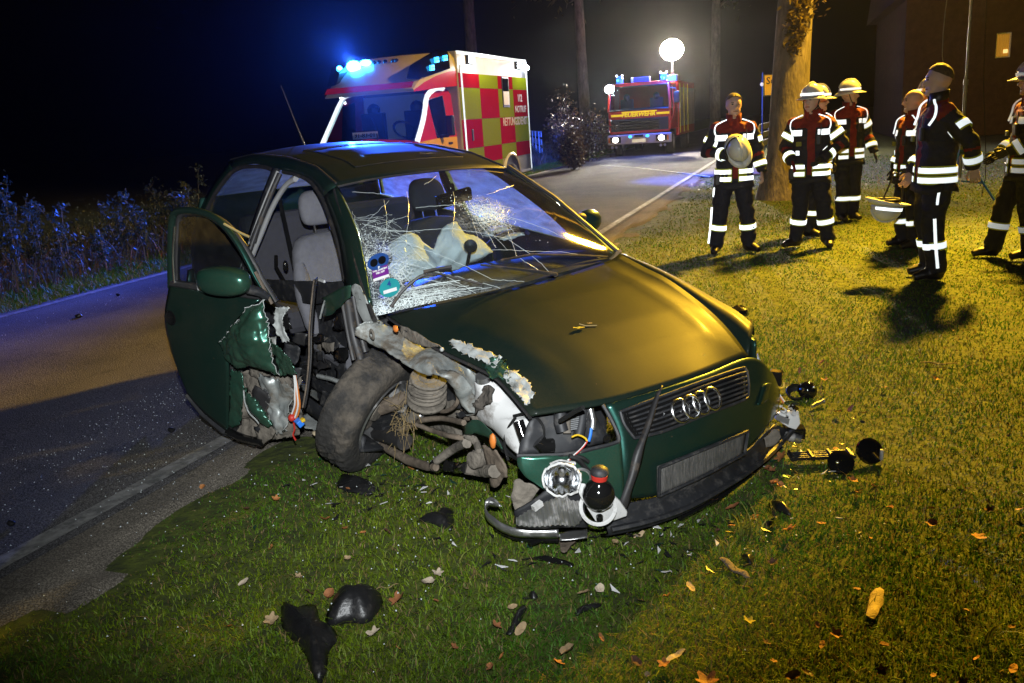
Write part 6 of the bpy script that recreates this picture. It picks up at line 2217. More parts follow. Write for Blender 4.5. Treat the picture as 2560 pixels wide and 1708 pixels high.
MB().ball(C(*z4(570, 1110), y=-.66), .045, 10, sc=(1.1, .8, .8)).build('knuckle_joint', m_rust, car, True)
MB().ball(C(*z4(1035, 925), y=-.62), .020, 8).build('bolt_head', m_alu, car, True)
sheet('splash_shield', patch_px([(1590, 1180), (1680, 1210), (1740, 1230)], [(1640, 1560), (1690, 1540), (1800, 1440)], [(1590, 1180), (1640, 1420), (1640, 1560)], [(1740, 1230), (1790, 1330), (1800, 1440)], Y4(-.62), 10, 12, .02, 9, 7), m_rust, car, .006)
sheet('bent_green_strip', patch_px([(1420, 1000), (1520, 960), (1600, 1010), (1720, 1110)], [(1420, 1070), (1520, 1085), (1640, 1130), (1770, 1210)], [(1420, 1000), (1420, 1070)], [(1720, 1110), (1770, 1210)], Y4(-.66), 16, 6, .012, 12, 9), m_paint2, car, .004)
MB().ball(C(*z4(1682, 1150), y=-.70), .026, 8, sc=(.7, .5, 1.3)).build('indicator_shard', m_wire['orange'], car, True)
for k in range(22):
    x, y_ = rr.uniform(1380, 1640), rr.uniform(560, 1000)
    s_ = rr.uniform(30, 100)
    a0 = rr.uniform(0, 6.28)
    cor = [(x + s_ * math.cos(a0 + q) * rr.uniform(.5, 1.1), y_ + s_ * math.sin(a0 + q) * rr.uniform(.5, 1.1)) for q in (0, 1.57, 3.14, 4.71)]
    gg = patch_px([cor[0], cor[1]], [cor[3], cor[2]], [cor[0], cor[3]], [cor[1], cor[2]], Y4(rr.uniform(-.56, -.44)), 6, 6, .018, 15, k + 80)
    sheet('crushed_wing_piece', gg, rr.choice([m_dirty, m_zinc, m_dirty, m_trim, m_rust]), car, .004)
bk = patch_px([(1560, 780), (1600, 660), (1680, 710)], [(1520, 900), (1580, 870), (1640, 800)], [(1560, 780), (1520, 900)], [(1680, 710), (1640, 800)], Y4(-.60), 10, 10, .03, 22, 31)
sheet('splintered_bark', bk, m_bark, car, .012)

# ---- white washer tank
TK = []
tkx = lambda x, y: (1150 + x / 2.24, 700 + y / 2.24)
outl = [((105, 575), (200, 640)), ((150, 560), (250, 640)), ((215, 560), (330, 660)), ((250, 620), (400, 720)), ((290, 700), (470, 760)), ((300, 780), (480, 800)), ((310, 860), (470, 850)), ((330, 930), (430, 900)), ((370, 970), (415, 940))]
lft = [(100, 570), (95, 640), (75, 700), (95, 760), (140, 800), (190, 830), (230, 870), (290, 930), (360, 968)]
rgt = [(215, 560), (260, 640), (310, 690), (395, 755), (470, 765), (485, 800), (475, 860), (440, 920), (410, 965)]
for (a, b_), k in zip(zip(lft, rgt), range(9)):
    p, q = C(*tkx(*a), y=-.54), C(*tkx(*b_), y=-.50)
    TK.append([p + Vector((-.02, .08, 0)), p, p.lerp(q, .33) + Vector((.01, -.05, .01)), p.lerp(q, .66) + Vector((.02, -.05, .01)), q, q + Vector((0, .10, 0))])
sheet('washer_tank', loft(TK, 30, 22, .006, 8, 2), m_tank, car, .005)
MB().tube([C(*tkx(*p), y=-.60) for p in ((325, 790), (345, 850), (365, 905))], .022, 10).build('pump', m_gloss_black, car, True)
MB().lathe([(.001, .012), (.032, .010), (.036, -.012), (.001, -.02)], C(*tkx(130, 545), y=-.56), (.1, -.3, .95), 18).build('strut_top_cap', m_alu, car, True)
for k, (pts, cn, r_) in enumerate((([(310, 770), (260, 850), (250, 930), (270, 1010)], 'black', .006), ([(300, 760), (380, 745), (440, 780), (470, 830), (470, 890)], 'black', .005), ([(560, 790), (640, 740), (690, 715)], 'black', .009), ([(520, 900), (510, 960), (530, 1000)], 'black', .006),
                                   ([(625, 880), (660, 868), (700, 885), (712, 905)], 'yellow', .0038), ([(735, 830), (730, 870), (720, 905)], 'blue', .006), ([(712, 905), (690, 935), (660, 965), (610, 1010)], 'red', .0035), ([(706, 912), (680, 945), (640, 980), (598, 1016)], 'white', .0035),
                                   ([(610, 990), (660, 1005), (710, 1060), (760, 1110)], 'black', .010), ([(640, 985), (690, 1000), (720, 1020)], 'black', .008))):
    MB().tube(crom([NP(*tkx(*p), -.03 if k < 6 else .03) if k > 3 else C(*tkx(*p), y=-.58) for p in pts], 14), r_, 6).build('wire', m_wire[cn], car, True)
# radiator side, fan pipes inside the lamp opening
NB = lambda o: (lambda a, b_: NP(*tkx(a, b_), o))
sheet('lamp_bay', patch_px([(400, 760), (560, 730), (720, 700)], [(330, 985), (560, 970), (845, 915)], [(400, 760), (330, 985)], [(720, 700), (845, 915)], NB(-.16), 12, 10, .02, 7, 2), m_trim, car, .01)
for pts, r_, m_u in ((((690, 715), (680, 800), (665, 870)), .022, m_trim), (((730, 720), (745, 790), (740, 840)), .013, m_alu), (((560, 740), (560, 800), (575, 850)), .025, m_trim), (((440, 900), (470, 930), (520, 930)), .030, m_gloss_black), (((600, 780), (600, 860)), .016, m_dirty)):
    MB().tube([NP(*tkx(*p), -.10) for p in pts], r_, 9).build('bay_pipe', m_u, car, True)
for k in range(9):
    a = NP(*tkx(612, 752 + k * 11), -.09); b_ = NP(*tkx(672, 742 + k * 11), -.09)
    MB().tube([a, b_], .0035, 5).build('radiator_fin', m_steel, car, True)
MB().lathe([(.001, .006), (.014, .006), (.018, 0), (.014, -.006)], NP(*tkx(823, 890), -.005), (1, -.3, 0), 12).build('lamp_bolt', m_gloss_black, car, True)

# ---- shattered headlamp hanging out of the nose
LM = lambda x, y: (1180 + x / 3.92, 980 + y / 3.92)
# bowl reflector
bc = NP(*LM(880, 830), .07)
bx = (CR3 @ (-FWD * .9 - UP * .35 - RIGHT * .05)).normalized()
prof = [(.004, -.045), (.022, -.042), (.042, -.030), (.056, -.012), (.064, .008), (.068, .022)]
bw = MB().lathe(prof, bc, bx, 40)
for i, v in enumerate(bw.v):
    if i >= 40 * 4:
        bw.v[i] = v + bx * rr.uniform(-.008, .008) + noise.noise_vector(v * 40) * .008
bwl = bw.build('lamp_reflector', m_reflector, car, True, thick=.0025)
MB().tube([bc - bx * .04, bc - bx * .01], .010, 8).build('bulb', m_clear if False else m_alu, bwl, True)
ro = [p for p in bw.v[-40:]]
MB().tube(ro + [ro[0]], .0045, 5).build('broken_rim', m_tank, bwl, True)
MB().tube(crom([NP(*LM(*p), .06) for p in ((765, 715), (860, 680), (940, 690), (1010, 700))], 12), .010, 6, flat=.6).build('broken_rim', m_tank, bwl, True)
# second ring (mirror glass shard)
rg = NP(*LM(1070, 840), .06)
MB().lathe([(.030, .003), (.036, .006), (.041, 0), (.036, -.004), (.030, -.003)], rg, bx, 28).build('lamp_ring', m_alu, car, True)
MB().lathe([(.001, 0), (.031, 0)], rg - bx * .002, bx, 24).build('ring_glass', m_paint2, car, True)
sheet('lamp_bracket', patch_px([(1005, 880), (1060, 900), (1110, 905)], [(1080, 1060), (1110, 1050), (1130, 1000)], [(1005, 880), (1040, 970), (1080, 1060)], [(1110, 905), (1130, 1000)], lambda a, b_: NP(*LM(a, b_), .07), 8, 8, .004, 20, 3), m_tank, car, .004)
# bulb housing: glossy black ball with red collar on a pale base plate
hb_ = NP(*LM(1240, 1010), .10)
hx_ = (CR3 @ (UP * .93 - FWD * .36)).normalized()
bh_ = MB().lathe([(.002, -.056), (.032, -.050), (.053, -.028), (.060, 0), (.056, .024), (.042, .046), (.026, .060), (.024, .080)], hb_, hx_, 32).build('bulb_housing', m_gloss_black, car, True)
MB().lathe([(.022, .066), (.029, .068), (.030, .084), (.022, .088)], hb_, hx_, 24).build('red_collar', m_wire['red'], bh_, True)
MB().lathe([(.021, .088), (.033, .091), (.031, .106), (.018, .116), (.001, .118)], hb_, hx_, 24).build('cap', m_trim, bh_, True)
tcx = NP(*LM(1243, 795), .13)
tr_ = [NP(*LM(*p), .125) for p in ((1205, 810), (1240, 770), (1262, 815))]
MB().prism(tr_, bx * .003).build('warning_triangle', m_wire['yellow'], bh_)
bp2 = [NP(*LM(*p), .055) for p in ((1090, 1050), (1120, 1000), (1390, 1000), (1450, 1060), (1520, 1160), (1515, 1200), (1400, 1240), (1250, 1262), (1210, 1250), (1140, 1140))]
ba = MB().prism(bp2, bx * .014).build('base_plate', m_tank, car, bevel=.004)
MB().lathe([(.056, 0), (.062, .004), (.070, 0), (.062, -.004), (.056, 0)], hb_ - hx_ * .050, (bx + hx_ * .6).normalized(), 32).build('base_ring', m_tank, ba, True)
MB().lathe([(.001, .02), (.012, .018), (.014, 0)], NP(*LM(1250, 1225), .075), bx, 12).build('screw', m_gloss_black, ba, True)
# ribbed reflector sheet
rb_ = patch_px([(430, 1240), (560, 1160), (700, 1090), (900, 1012), (960, 1060), (1065, 1075)], [(430, 1305), (560, 1322), (700, 1318), (850, 1305), (1020, 1310), (1100, 1210)], [(430, 1240), (430, 1305)], [(1065, 1075), (1100, 1210)], lambda a, b_: NP(*LM(a, b_), .05), 60, 8)
for i, r_ in enumerate(rb_):
    for j, p in enumerate(r_):
        r_[j] = p + bx * (.0035 * (1 if (i // 2) % 2 else -1))
rbs = sheet('ribbed_reflector', rb_, m_alu, car, .002, smooth=False)
MB().box(NP(*LM(640, 1115), .07), (.02, .04, .02), Matrix.Rotation(.3, 3, 'X')).build('lens_tab', m_tank, rbs)
sheet('lamp_housing', patch_px([(420, 1170), (600, 1060), (760, 960), (900, 930), (1070, 1000)], [(430, 1320), (700, 1340), (1000, 1330), (1150, 1340)], [(420, 1170), (430, 1320)], [(1070, 1000), (1150, 1340)], lambda a, b_: NP(*LM(a, b_), .02), 16, 8, .006, 12, 2), m_trim, car, .01)
# silver trim bar curling up at its end
tb1 = crom([CG(*LM(*p), h_) for p, h_ in (((275, 1112), .16), ((180, 1078), .15), ((135, 1130), .13), ((150, 1210), .11), ((240, 1290), .10), ((330, 1340), .09), ((450, 1375), .085), ((650, 1385), .08), ((850, 1385), .08))], 40)
upv = (CR3 @ (UP * .8 - FWD * .5)).normalized()
wv = [.004, .010, .016, .020] + [.024] * 36
rows = [[p + upv * w + noise.noise_vector(p * 18) * .004 for p, w in zip(tb1, wv)], [p + bx * .012 for p in tb1], [p - upv * w for p, w in zip(tb1, wv)]]
sheet('lamp_trim_bar', rows, m_alu, car, .003)
sheet('lamp_trim_lens', patch_px([(860, 1385), (980, 1350), (1130, 1340)], [(865, 1450), (1000, 1440), (1130, 1425)], [(860, 1385), (865, 1450)], [(1130, 1340), (1130, 1425)], lambda a, b_: CG(*LM(a, b_), .09), 10, 5, .004, 20, 1), m_alu, car, .004)
for pts, r_ in ((((560, 1490), (640, 1460), (700, 1440)), .012), (((240, 1330), (420, 1420), (640, 1440), (850, 1440)), .016)):
    MB().tube([CG(*LM(*p), .03) for p in pts], r_, 7).build('lip_fragment', m_gloss_black, car, True)
sheet('hanging_flap', patch_px([(850, 1450), (950, 1450), (1030, 1450)], [(870, 1560), (900, 1570), (930, 1560)], [(850, 1450), (870, 1560)], [(1030, 1450), (930, 1560)], lambda a, b_: CG(*LM(a, b_), .03), 8, 6, .006, 20, 4), m_rust, car, .004)
sheet('hanging_liner', patch_px([(400, 900), (470, 880), (560, 900)], [(420, 1180), (520, 1130), (680, 980)], [(400, 900), (420, 1180)], [(560, 900), (680, 980)], lambda a, b_: NP(*LM(a, b_), -.02), 10, 10, .02, 14, 8), m_dirty, car, .006)

# ---- broken lamp on the far corner
FR = lambda x, y: (1780 + x / 3.136, 740 + y / 3.136)
fc = lambda d: (lambda a, b_: CINV @ (CAM + ray(*FR(a, b_)) * d))
fd = 4.05
sheet('lamp_bracket', patch_px([(320, 640), (360, 590), (430, 565)], [(330, 720), (400, 690), (470, 650)], [(320, 640), (330, 720)], [(430, 565), (470, 650)], fc(fd), 10, 8, .008, 14, 2), m_trim, car, .006)
sheet('bracket_fin', patch_px([(355, 450), (375, 500), (410, 545)], [(350, 510), (360, 560), (330, 600)], [(355, 450), (350, 510)], [(410, 545), (330, 600)], fc(fd), 8, 6, .004, 20, 3), m_steel, car, .004)
MB().ball(fc(fd - .03)(402, 628), .012, 8).build('lamp_clip', m_tank, car, True)
MB().box(fc(fd)(500, 640), (.06, .05, .07), Matrix.Rotation(.5, 3, 'Z')).build('lamp_connector', m_gloss_black, car, bevel=.006)
sheet('corner_skin', patch_px([(400, 700), (460, 680), (520, 700)], [(360, 860), (420, 830), (500, 760)], [(400, 700), (360, 860)], [(520, 700), (500, 760)], lambda a, b_: NP(*FR(a, b_), .006), 8, 8), m_paint, car, .004)
for pts, cn in ((((480, 690), (510, 740), (540, 790), (570, 830)), 'white'), (((495, 690), (530, 720), (560, 715), (565, 680)), 'yellow'), (((485, 700), (515, 760), (560, 840)), 'orange')):
    MB().tube(crom([fc(fd - .02)(*p) for p in pts], 10), .004, 5).build('wire', m_wire[cn], car, True)
lb = MB()
pl_ = [fc(fd - .05)(*p) for p in ((500, 930), (560, 900), (680, 900), (695, 1000), (660, 1050), (600, 1030), (500, 965))]
MB().prism(pl_, (CR3 @ FWD) * .03).build('lamp_body', m_tank, car, bevel=.004)
MB().prism([fc(fd - .07)(*p) for p in ((510, 925), (610, 965), (600, 1010), (500, 970))], (CR3 @ FWD) * .01).build('lamp_plate', m_alu, car)
MB().tube([fc(fd - .04)(530, 1085), fc(fd - .04)(690, 1125)], .022, 12).build('lamp_cylinder', m_alu, car, True)
MB().box(fc(fd)(640, 1060), (.10, .07, .05), Matrix.Rotation(.8, 3, 'Z')).build('lamp_foot', m_gloss_black, car, bevel=.006)
for k in range(12):
    c = fc(fd - .06)(rr.uniform(510, 650), rr.uniform(860, 950))
    MB().box(c, (rr.uniform(.01, .025),) * 3, Euler((rr.random() * 3, rr.random() * 3, 0)).to_matrix()).build('lens_shard', rr.choice([m_tank, m_reflector, m_gloss_black]), car)
sheet('liner_scrap', patch_px([(400, 1120), (470, 1060), (540, 1050)], [(430, 1180), (490, 1170), (540, 1120)], [(400, 1120), (430, 1180)], [(540, 1050), (540, 1120)], fc(3.75), 8, 6, .012, 16, 6), m_dirty, car, .004)

# ================================================================== firefighters
m_navy = mat('navy_turnout_cloth', (.016, .017, .026), .85, var=.3, scale=14, bump=.5, bscale=26)
m_redc = mat('red_turnout_cloth', (.20, .014, .010), .85, var=.25, scale=12, bump=.5, bscale=26)
m_trou = mat('dark_trouser_cloth', (.013, .014, .022), .85, var=.3, scale=12, bump=.5, bscale=22)
m_boot = mat('black_boot_leather', (.010, .009, .009), .45, var=.3)
m_skin = mat('skin', (.66, .43, .34), .55, var=.08, scale=20)
m_hair = mat('short_brown_hair', (.12, .075, .042), .7, var=.4, scale=60, bump=.8, bscale=150)
m_helm = mat('pale_helmet_shell', (.74, .74, .70), .35, var=.08, coat=.3)
m_glove = mat('dark_glove', (.012, .012, .016), .7, var=.2)
m_eye = mat('eye_dark', (.02, .015, .012), .3)
m_olive = mat('olive_patch', (.22, .22, .02), .7)


def torso_dims(z):
    hw = interp(z, [(.78, .185), (.84, .205), (.95, .200), (1.08, .195), (1.25, .212), (1.36, .205), (1.43, .165), (1.49, .085), (1.55, .06)])
    hd = interp(z, [(.78, .125), (.84, .150), (.95, .145), (1.08, .140), (1.25, .142), (1.36, .122), (1.43, .100), (1.49, .075), (1.55, .058)])
    return hw, hd


def helmet_parts(parent, c, rot, s=1.0, bands=True):
    """Dome, brim, neck guard and reflective stripe of one helmet; rot turns its front from -Y."""
    def T(p):
        return Vector(c) + rot @ (Vector(p) * s)
    rows = []
    for i in range(9):
        t = i / 8 * math.pi / 2
        row = []
        for k in range(25):
            a = 2 * math.pi * k / 24
            rx, ry = .118 * math.cos(t * .98), .140 * math.cos(t * .98)
            z = .155 * math.sin(t)
            row.append(T((rx * math.sin(a), -ry * math.cos(a), z)))
        rows.append(row)
    h = sheet('helmet_shell', rows, m_helm, parent, .006)
    brim = []
    for d, dz in ((0, .005), (.55, -.012), (1, -.030)):
        row = []
        for k in range(25):
            a = 2 * math.pi * k / 24
            fr = max(0, math.cos(a)); bk = max(0, -math.cos(a))
            e = d * (.018 + .050 * fr ** 2 + .040 * bk ** 2)
            row.append(T(((.118 + e) * math.sin(a), -(.140 + e) * math.cos(a), dz * (1 + .7 * bk - .4 * fr))))
        brim.append(row)
    sheet('brim', brim, m_helm, h, .005)
    rid = [T((0, -.14 * math.cos(q), .155 * math.sin(q) + .008)) for q in np.linspace(.35, 2.8, 14)]
    MB().tube(rid, .012 * s, 6, flat=.8).build('ridge', m_helm, h, True)
    if bands:
        st = []
        for z0 in (.022, .050):
            st.append([T((.1205 * math.sin(a), -.1425 * math.cos(a), z0)) for a in np.linspace(-2.5, 2.5, 31)])
        sheet('reflective_stripe', st, m_tape, h, .002)
    return h


def hand(parent, w, d, side, m, curl=.5, up=Vector((0, 0, 1))):
    """Palm, four bent fingers of unequal length and a thumb; w wrist, d direction the fingers point, side where the thumb leaves."""
    d = Vector(d).normalized()
    sd = Vector(side); sd = (sd - d * sd.dot(d)).normalized()
    n = d.cross(sd)
    mb = MB()
    w = Vector(w)
    mb.hexa([w - sd * .026 - n * .012, w + sd * .026 - n * .012, w + sd * .026 + n * .012, w - sd * .026 + n * .012,
             w + d * .09 - sd * .040 - n * .011, w + d * .09 + sd * .040 - n * .011, w + d * .09 + sd * .040 + n * .011, w + d * .09 - sd * .040 + n * .011])
    for k, L in enumerate((.068, .078, .074, .058)):
        b = w + d * .088 + sd * (.030 - .020 * k)
        p1 = b + d * L * .45 + n * L * .10 * curl
        p2 = p1 + d * L * (.35 - .2 * curl) + n * L * .30 * curl
        p3 = p2 + d * L * (.25 - .25 * curl) + n * L * .28 * curl
        mb.tube([b, p1, p2, p3], [.0095, .009, .0085, .007], 7)
    b = w + d * .030 + sd * .030
    mb.tube([b, b + sd * .026 + d * .026, b + sd * .030 + d * .055 + n * .012, b + sd * .024 + d * .075 + n * .02], [.012, .011, .010, .008], 7)
    return mb.build('hand' if m is m_skin else 'glove', m, parent, True)


def ring_band(parent, c, ax, r, w, m, flat=1.0, edge=True, arc=(0, 1), xdir=None):
    ax = Vector(ax).normalized()
    x = Vector(xdir) if xdir is not None else ax.orthogonal()
    x = (x - ax * x.dot(ax)).normalized()
    y = ax.cross(x)
    def strip_(rr, ww):
        a = np.linspace(arc[0] * 6.2832, arc[1] * 6.2832, 28)
        return [[Vector(c) + ax * h + (x * math.cos(q) + y * math.sin(q) * flat) * rr for q in a] for h in (-ww / 2, ww / 2)]
    b = sheet('reflective_band', strip_(r + .004, w), m, parent, .003)
    if edge:
        sheet('band_edge', strip_(r, w * 1.5), m_tape_soft, b, .002)
    return b


def person(label, pos, yaw, H=1.8, sh_el_wr=None, legs=None, head_yaw=0.0, head_tilt=0.0, helmet=False, hair=True, hands=(m_skin, m_skin), twist=0, chest=True, red_front=True, leg_stripe=(1, -1), lean=0.0, collar=m_redc, curl=.6, group='firefighters on the lawn', hidden_legs=False):
    t = thing('person', label, 'person', pos, yaw, group=group)
    t.scale = (H / 1.80,) * 3
    sh = {1: Vector((.180, .0, 1.415)), -1: Vector((-.180, .0, 1.415))}
    arms = {1: [sh[1], Vector((.27, .03, 1.15)), Vector((.29, -.04, .90))], -1: [sh[-1], Vector((-.27, .03, 1.15)), Vector((-.29, -.04, .90))]}
    if sh_el_wr:
        for k, v in sh_el_wr.items():
            arms[k] = [sh[k]] + [Vector(p) for p in v]
    lg = {s: [Vector((.095 * s, 0, .88)), Vector((.12 * s, -.015, .49)), Vector((.14 * s, .02, .10)), Vector((.155 * s, -.17, .045))] for s in (1, -1)}
    if legs:
        for k, v in legs.items():
            lg[k] = [lg[k][0]] + [Vector(p) for p in v]
    mb = MB()
    # torso: stack of rounded rings
    zs = [.78, .84, .95, 1.08, 1.18, 1.28, 1.36, 1.43, 1.49, 1.55]
    rings = []
    for z in zs:
        hw, hd = torso_dims(z)
        rings.append([Vector((hw * math.copysign(abs(math.cos(a)) ** .8, math.cos(a)), hd * math.copysign(abs(math.sin(a)) ** .8, math.sin(a)) - lean * (z - .85), z)) for a in [2 * math.pi * k / 24 for k in range(24)]])
    vs = [p for r in rings for p in r]
    fs = [(i * 24 + k, i * 24 + (k + 1) % 24, (i + 1) * 24 + (k + 1) % 24, (i + 1) * 24 + k) for i in range(len(zs) - 1) for k in range(24)] + [tuple(range(23, -1, -1)), tuple((len(zs) - 1) * 24 + k for k in range(24))]
    mb.add(vs, fs)
    off = Vector((0, -lean * .6, 0))
    for s in (1, -1):
        a = [p + (off if i == 0 else Vector()) for i, p in enumerate(arms[s])]
        arms[s] = a
        mid1, mid2 = a[0].lerp(a[1], .5), a[1].lerp(a[2], .5)
        mb.tube([a[0] + Vector((-.05 * s, 0, .0)), a[0], mid1, a[1], mid2, a[2]], [.070, .078, .074, .066, .062, .055], 14)
        mb.ball(a[0], .079, 12); mb.ball(a[1], .068, 10)
        l_ = lg[s]
        mb.tube([l_[0] + Vector((0, 0, .06)), l_[0], l_[0].lerp(l_[1], .5), l_[1], l_[1].lerp(l_[2], .5), l_[2] - Vector((0, 0, .02))], [.10, .112, .104, .088, .084, .080], 14)
        mb.ball(l_[1], .089, 10)
        hl, toe = l_[2] + (l_[2] - l_[3]) * .25, l_[3]
        mb.tube([Vector((hl.x, hl.y, .055)), Vector((l_[2].x, l_[2].y, .062)), l_[2].lerp(toe, .55) + Vector((0, 0, .0)), toe], [.050, .056, .052, .040], 12, flat=.85)
    hr = Matrix.Rotation(head_yaw, 3, 'Z') @ Matrix.Rotation(head_tilt, 3, 'X')
    hc = Vector((0, -.015 - lean * .75, 1.662))
    mb.tube([Vector((0, -.01 - lean * .65, 1.48)), hc + Vector((0, .01, -.06))], [.062, .058], 14)
    mb.ball(hc + hr @ Vector((0, .005, .02)), .1, 20, sc=(.85, 1.02, 1.04), rot=hr)
    mb.ball(hc + hr @ Vector((0, -.030, -.055)), .1, 16, sc=(.68, .66, .70), rot=hr)
    mb.tube([hc + hr @ Vector((0, -.090, .015)), hc + hr @ Vector((0, -.112, -.028)), hc + hr @ Vector((0, -.088, -.034))], [.012, .022, .014], 8)
    mb.tube([hc + hr @ Vector((-.045, -.078, .034)), hc + hr @ Vector((0, -.092, .036)), hc + hr @ Vector((.045, -.078, .034))], .013, 8)
    mb.ball(hc + hr @ Vector((0, -.078, -.100)), .026, 8)
    for s in (1, -1):
        mb.ball(hc + hr @ Vector((.080 * s, .012, -.005)), .026, 8, sc=(.45, .8, 1.2), rot=hr)
    tmp = mb.build('body_tmp', m_navy, None)
    rm = tmp.modifiers.new('r', 'REMESH'); rm.mode = 'VOXEL'; rm.voxel_size = .0135
    sm = tmp.modifiers.new('s', 'SMOOTH'); sm.factor = .5; sm.iterations = 2
    dg = bpy.context.evaluated_depsgraph_get()
    me = bpy.data.meshes.new_from_object(tmp.evaluated_get(dg))
    bpy.data.objects.remove(tmp)
    me.materials.clear()
    for m in (m_navy, m_redc, m_trou, m_boot, m_skin):
        me.materials.append(m)
    idx = []
    segs = []
    for s in (1, -1):
        segs += [(arms[s][0], arms[s][1], 'ua', .075), (arms[s][1], arms[s][2], 'fa', .06), (lg[s][0], lg[s][1], 'th', .1), (lg[s][1], lg[s][2], 'sn', .085), (lg[s][2], lg[s][3], 'ft', .05)]
    segs += [(Vector((0, -lean * .1, .9)), Vector((0, -lean * .5, 1.42)), 'to', .16), (hc - Vector((0, 0, .10)), hc + Vector((0, 0, .05)), 'hd', .09)]
    for p in me.polygons:
        c = p.center
        best, bt = 9e9, None
        for a, b, k, r in segs:
            d = b - a
            q = max(0, min(1, (c - a).dot(d) / d.length_squared))
            e = (c - a - d * q).length / r
            if e < best:
                best, bt, bq = e, k, q
        if bt == 'hd' or c.z > 1.545 and abs(c.x) < .12:
            i = 4
        elif bt == 'ft' or c.z < .09:
            i = 3
        elif bt in ('th', 'sn') and c.z < .85:
            i = 2
        elif bt == 'ua':
            i = 1 if bq < .10 else 0
        elif bt == 'fa':
            i = 1 if .02 < bq < .30 else 0
        else:
            i = 1 if (c.z > 1.365 or (red_front and abs(c.x - (.02)) < .04 and c.y < 0 and c.z > .86)) else 0
            if c.z < .80:
                i = 2
        idx.append(i)
    sd = len(label)
    for v in me.vertices:                       # heavy cloth: creases, deepest at elbows, knees and waist
        c = v.co
        if c.z < 1.5 and c.z > .12:
            fold = noise.noise(Vector((c.x * 9, c.y * 9, c.z * 17 + sd))) + .5 * noise.noise(Vector((c.x * 22, c.y * 22, c.z * 30 + sd)))
            v.co = c + Vector((c.x, c.y, 0)).normalized() * fold * .014 + noise.noise_vector(c * 5 + Vector((sd, 0, 0))) * .016
    me.polygons.foreach_set('material_index', idx)
    me.polygons.foreach_set('use_smooth', [True] * len(me.polygons))
    me.name = 'body'
    body = bpy.data.objects.new('body', me)
    COL.objects.link(body)
    body.parent = t
    # flared jacket hem and cuffs
    hem = []
    for z, o_ in ((.83, .003), (.80, .012), (.762, .018)):
        hw, hd = torso_dims(max(z, .84))
        hem.append([Vector(((hw + o_) * math.copysign(abs(math.cos(q)) ** .8, math.cos(q)), (hd + o_) * math.copysign(abs(math.sin(q)) ** .8, math.sin(q)), z + .012 * math.sin(q * 3 + sd))) for q in np.linspace(0, 6.2832, 33)])
    sheet('jacket_hem', hem, m_navy, t, .008)
    # collar
    cl = []
    for z, r in ((1.46, .090), (1.53, .082), (1.575, .086)):
        cl.append([Vector((r * math.sin(a), r * .95 * -math.cos(a) - .01 - lean * .68, z + .012 * math.cos(a) * -1)) for a in np.linspace(.25, 6.03, 22)])
    sheet('collar', cl, collar, t, .010)
    # reflective tape
    def torso_band(z, w, m, arcs, o=.010):
        hw, hd = torso_dims(z)
        for a0, a1 in arcs:
            rows_ = []
            for zz in (z - w / 2, z + w / 2):
                hw, hd = torso_dims(zz)
                rows_.append([Vector(((hw + o) * math.copysign(abs(math.cos(q)) ** .8, math.cos(q)), (hd + o) * math.copysign(abs(math.sin(q)) ** .8, math.sin(q)) - lean * (zz - .85), zz)) for q in np.linspace(R(a0), R(a1), 16)])
            sheet('reflective_band', rows_, m, t, .003)
    for z in (.865, .945):
        torso_band(z, .072, m_tape_soft, [(-84, 264)], .008)
        torso_band(z, .046, m_tape, [(-82, 60), (64, 262)], .013)
    if chest:
        k_ = len(label) % 9
        torso_band(1.32, .062, m_tape, [(-72, -24 - k_), (-160 + 2 * k_, -106), (20, 160)], .018)
        torso_band(1.10, .05, m_tape, [(-130 + k_, -116 + k_)], .018)
    for s in (1, -1):
        a = arms[s]
        d1, d2 = a[1] - a[0], a[2] - a[1]
        r0 = (len(label) * 37 % 100) / 100
        tl = Vector((.12 * math.sin(sd + s), .12 * math.cos(sd * 2 + s), .1))
        ring_band(t, a[0] + d1 * .55, d1.normalized() + tl, .084, .055, m_tape, arc=(r0, r0 + .80))
        ring_band(t, a[1] + d2 * .62, d2.normalized() - tl, .069, .050, m_tape, arc=(r0 + .3, r0 + 1.15))
        l_ = lg[s]
        d = l_[2] - l_[1]
        ring_band(t, l_[1] + d * .45, d, .090, .052, m_tape)
        # yoke piping: neck to shoulder, round the sleeve head
        hw = .02
        pts = [Vector((.085 * s, -.055 - lean * .6, 1.50)), Vector((.15 * s, -.070 - lean * .58, 1.475)), Vector((.205 * s, -.075 - lean * .55, 1.44)), Vector((.215 * s, -.085 - lean * .5, 1.37)), Vector((.185 * s, -.118 - lean * .45, 1.30))]
        pts = [p + Vector((0, -.012, .012)) for p in pts]
        MB().tube(crom(pts, 16), .010, 6, flat=.6).build('reflective_piping', m_tape, t, True)
        if s in leg_stripe:
            o = Vector((.108 * s, -.02, 0))
            q1 = [l_[0] + o + Vector((0, 0, -.08)), l_[0].lerp(l_[1], .35) + o, l_[0].lerp(l_[1], .55) + o * .95]
            q2 = [l_[1] + o * .90 + Vector((0, 0, .06)), l_[1].lerp(l_[2], .4) + o * .86, l_[1].lerp(l_[2], .92) + o * .84]
            MB().tube(crom(q1, 8), .011, 6, flat=.9).build('leg_stripe', m_tape, t, True)
            MB().tube(crom(q2, 8), .013, 6, flat=.9).build('leg_stripe', m_tape, t, True)
        if hands[0 if s > 0 else 1] is not None:
            dd = (a[2] - a[1]).normalized()
            hand(t, a[2] - dd * .01, dd, Vector((-.3 * s, -1, .1)), hands[0 if s > 0 else 1], curl)
    # small kit: radio at the chest, pouch at the belt, glove clip
    MB().box((.10, -.155 - lean * .45, 1.24), (.055, .035, .11)).build('radio', m_boot, t, bevel=.008)
    MB().tube([(.12, -.16 - lean * .45, 1.29), (.125, -.155 - lean * .45, 1.40)], .006, 5).build('radio_antenna', m_boot, t, True)
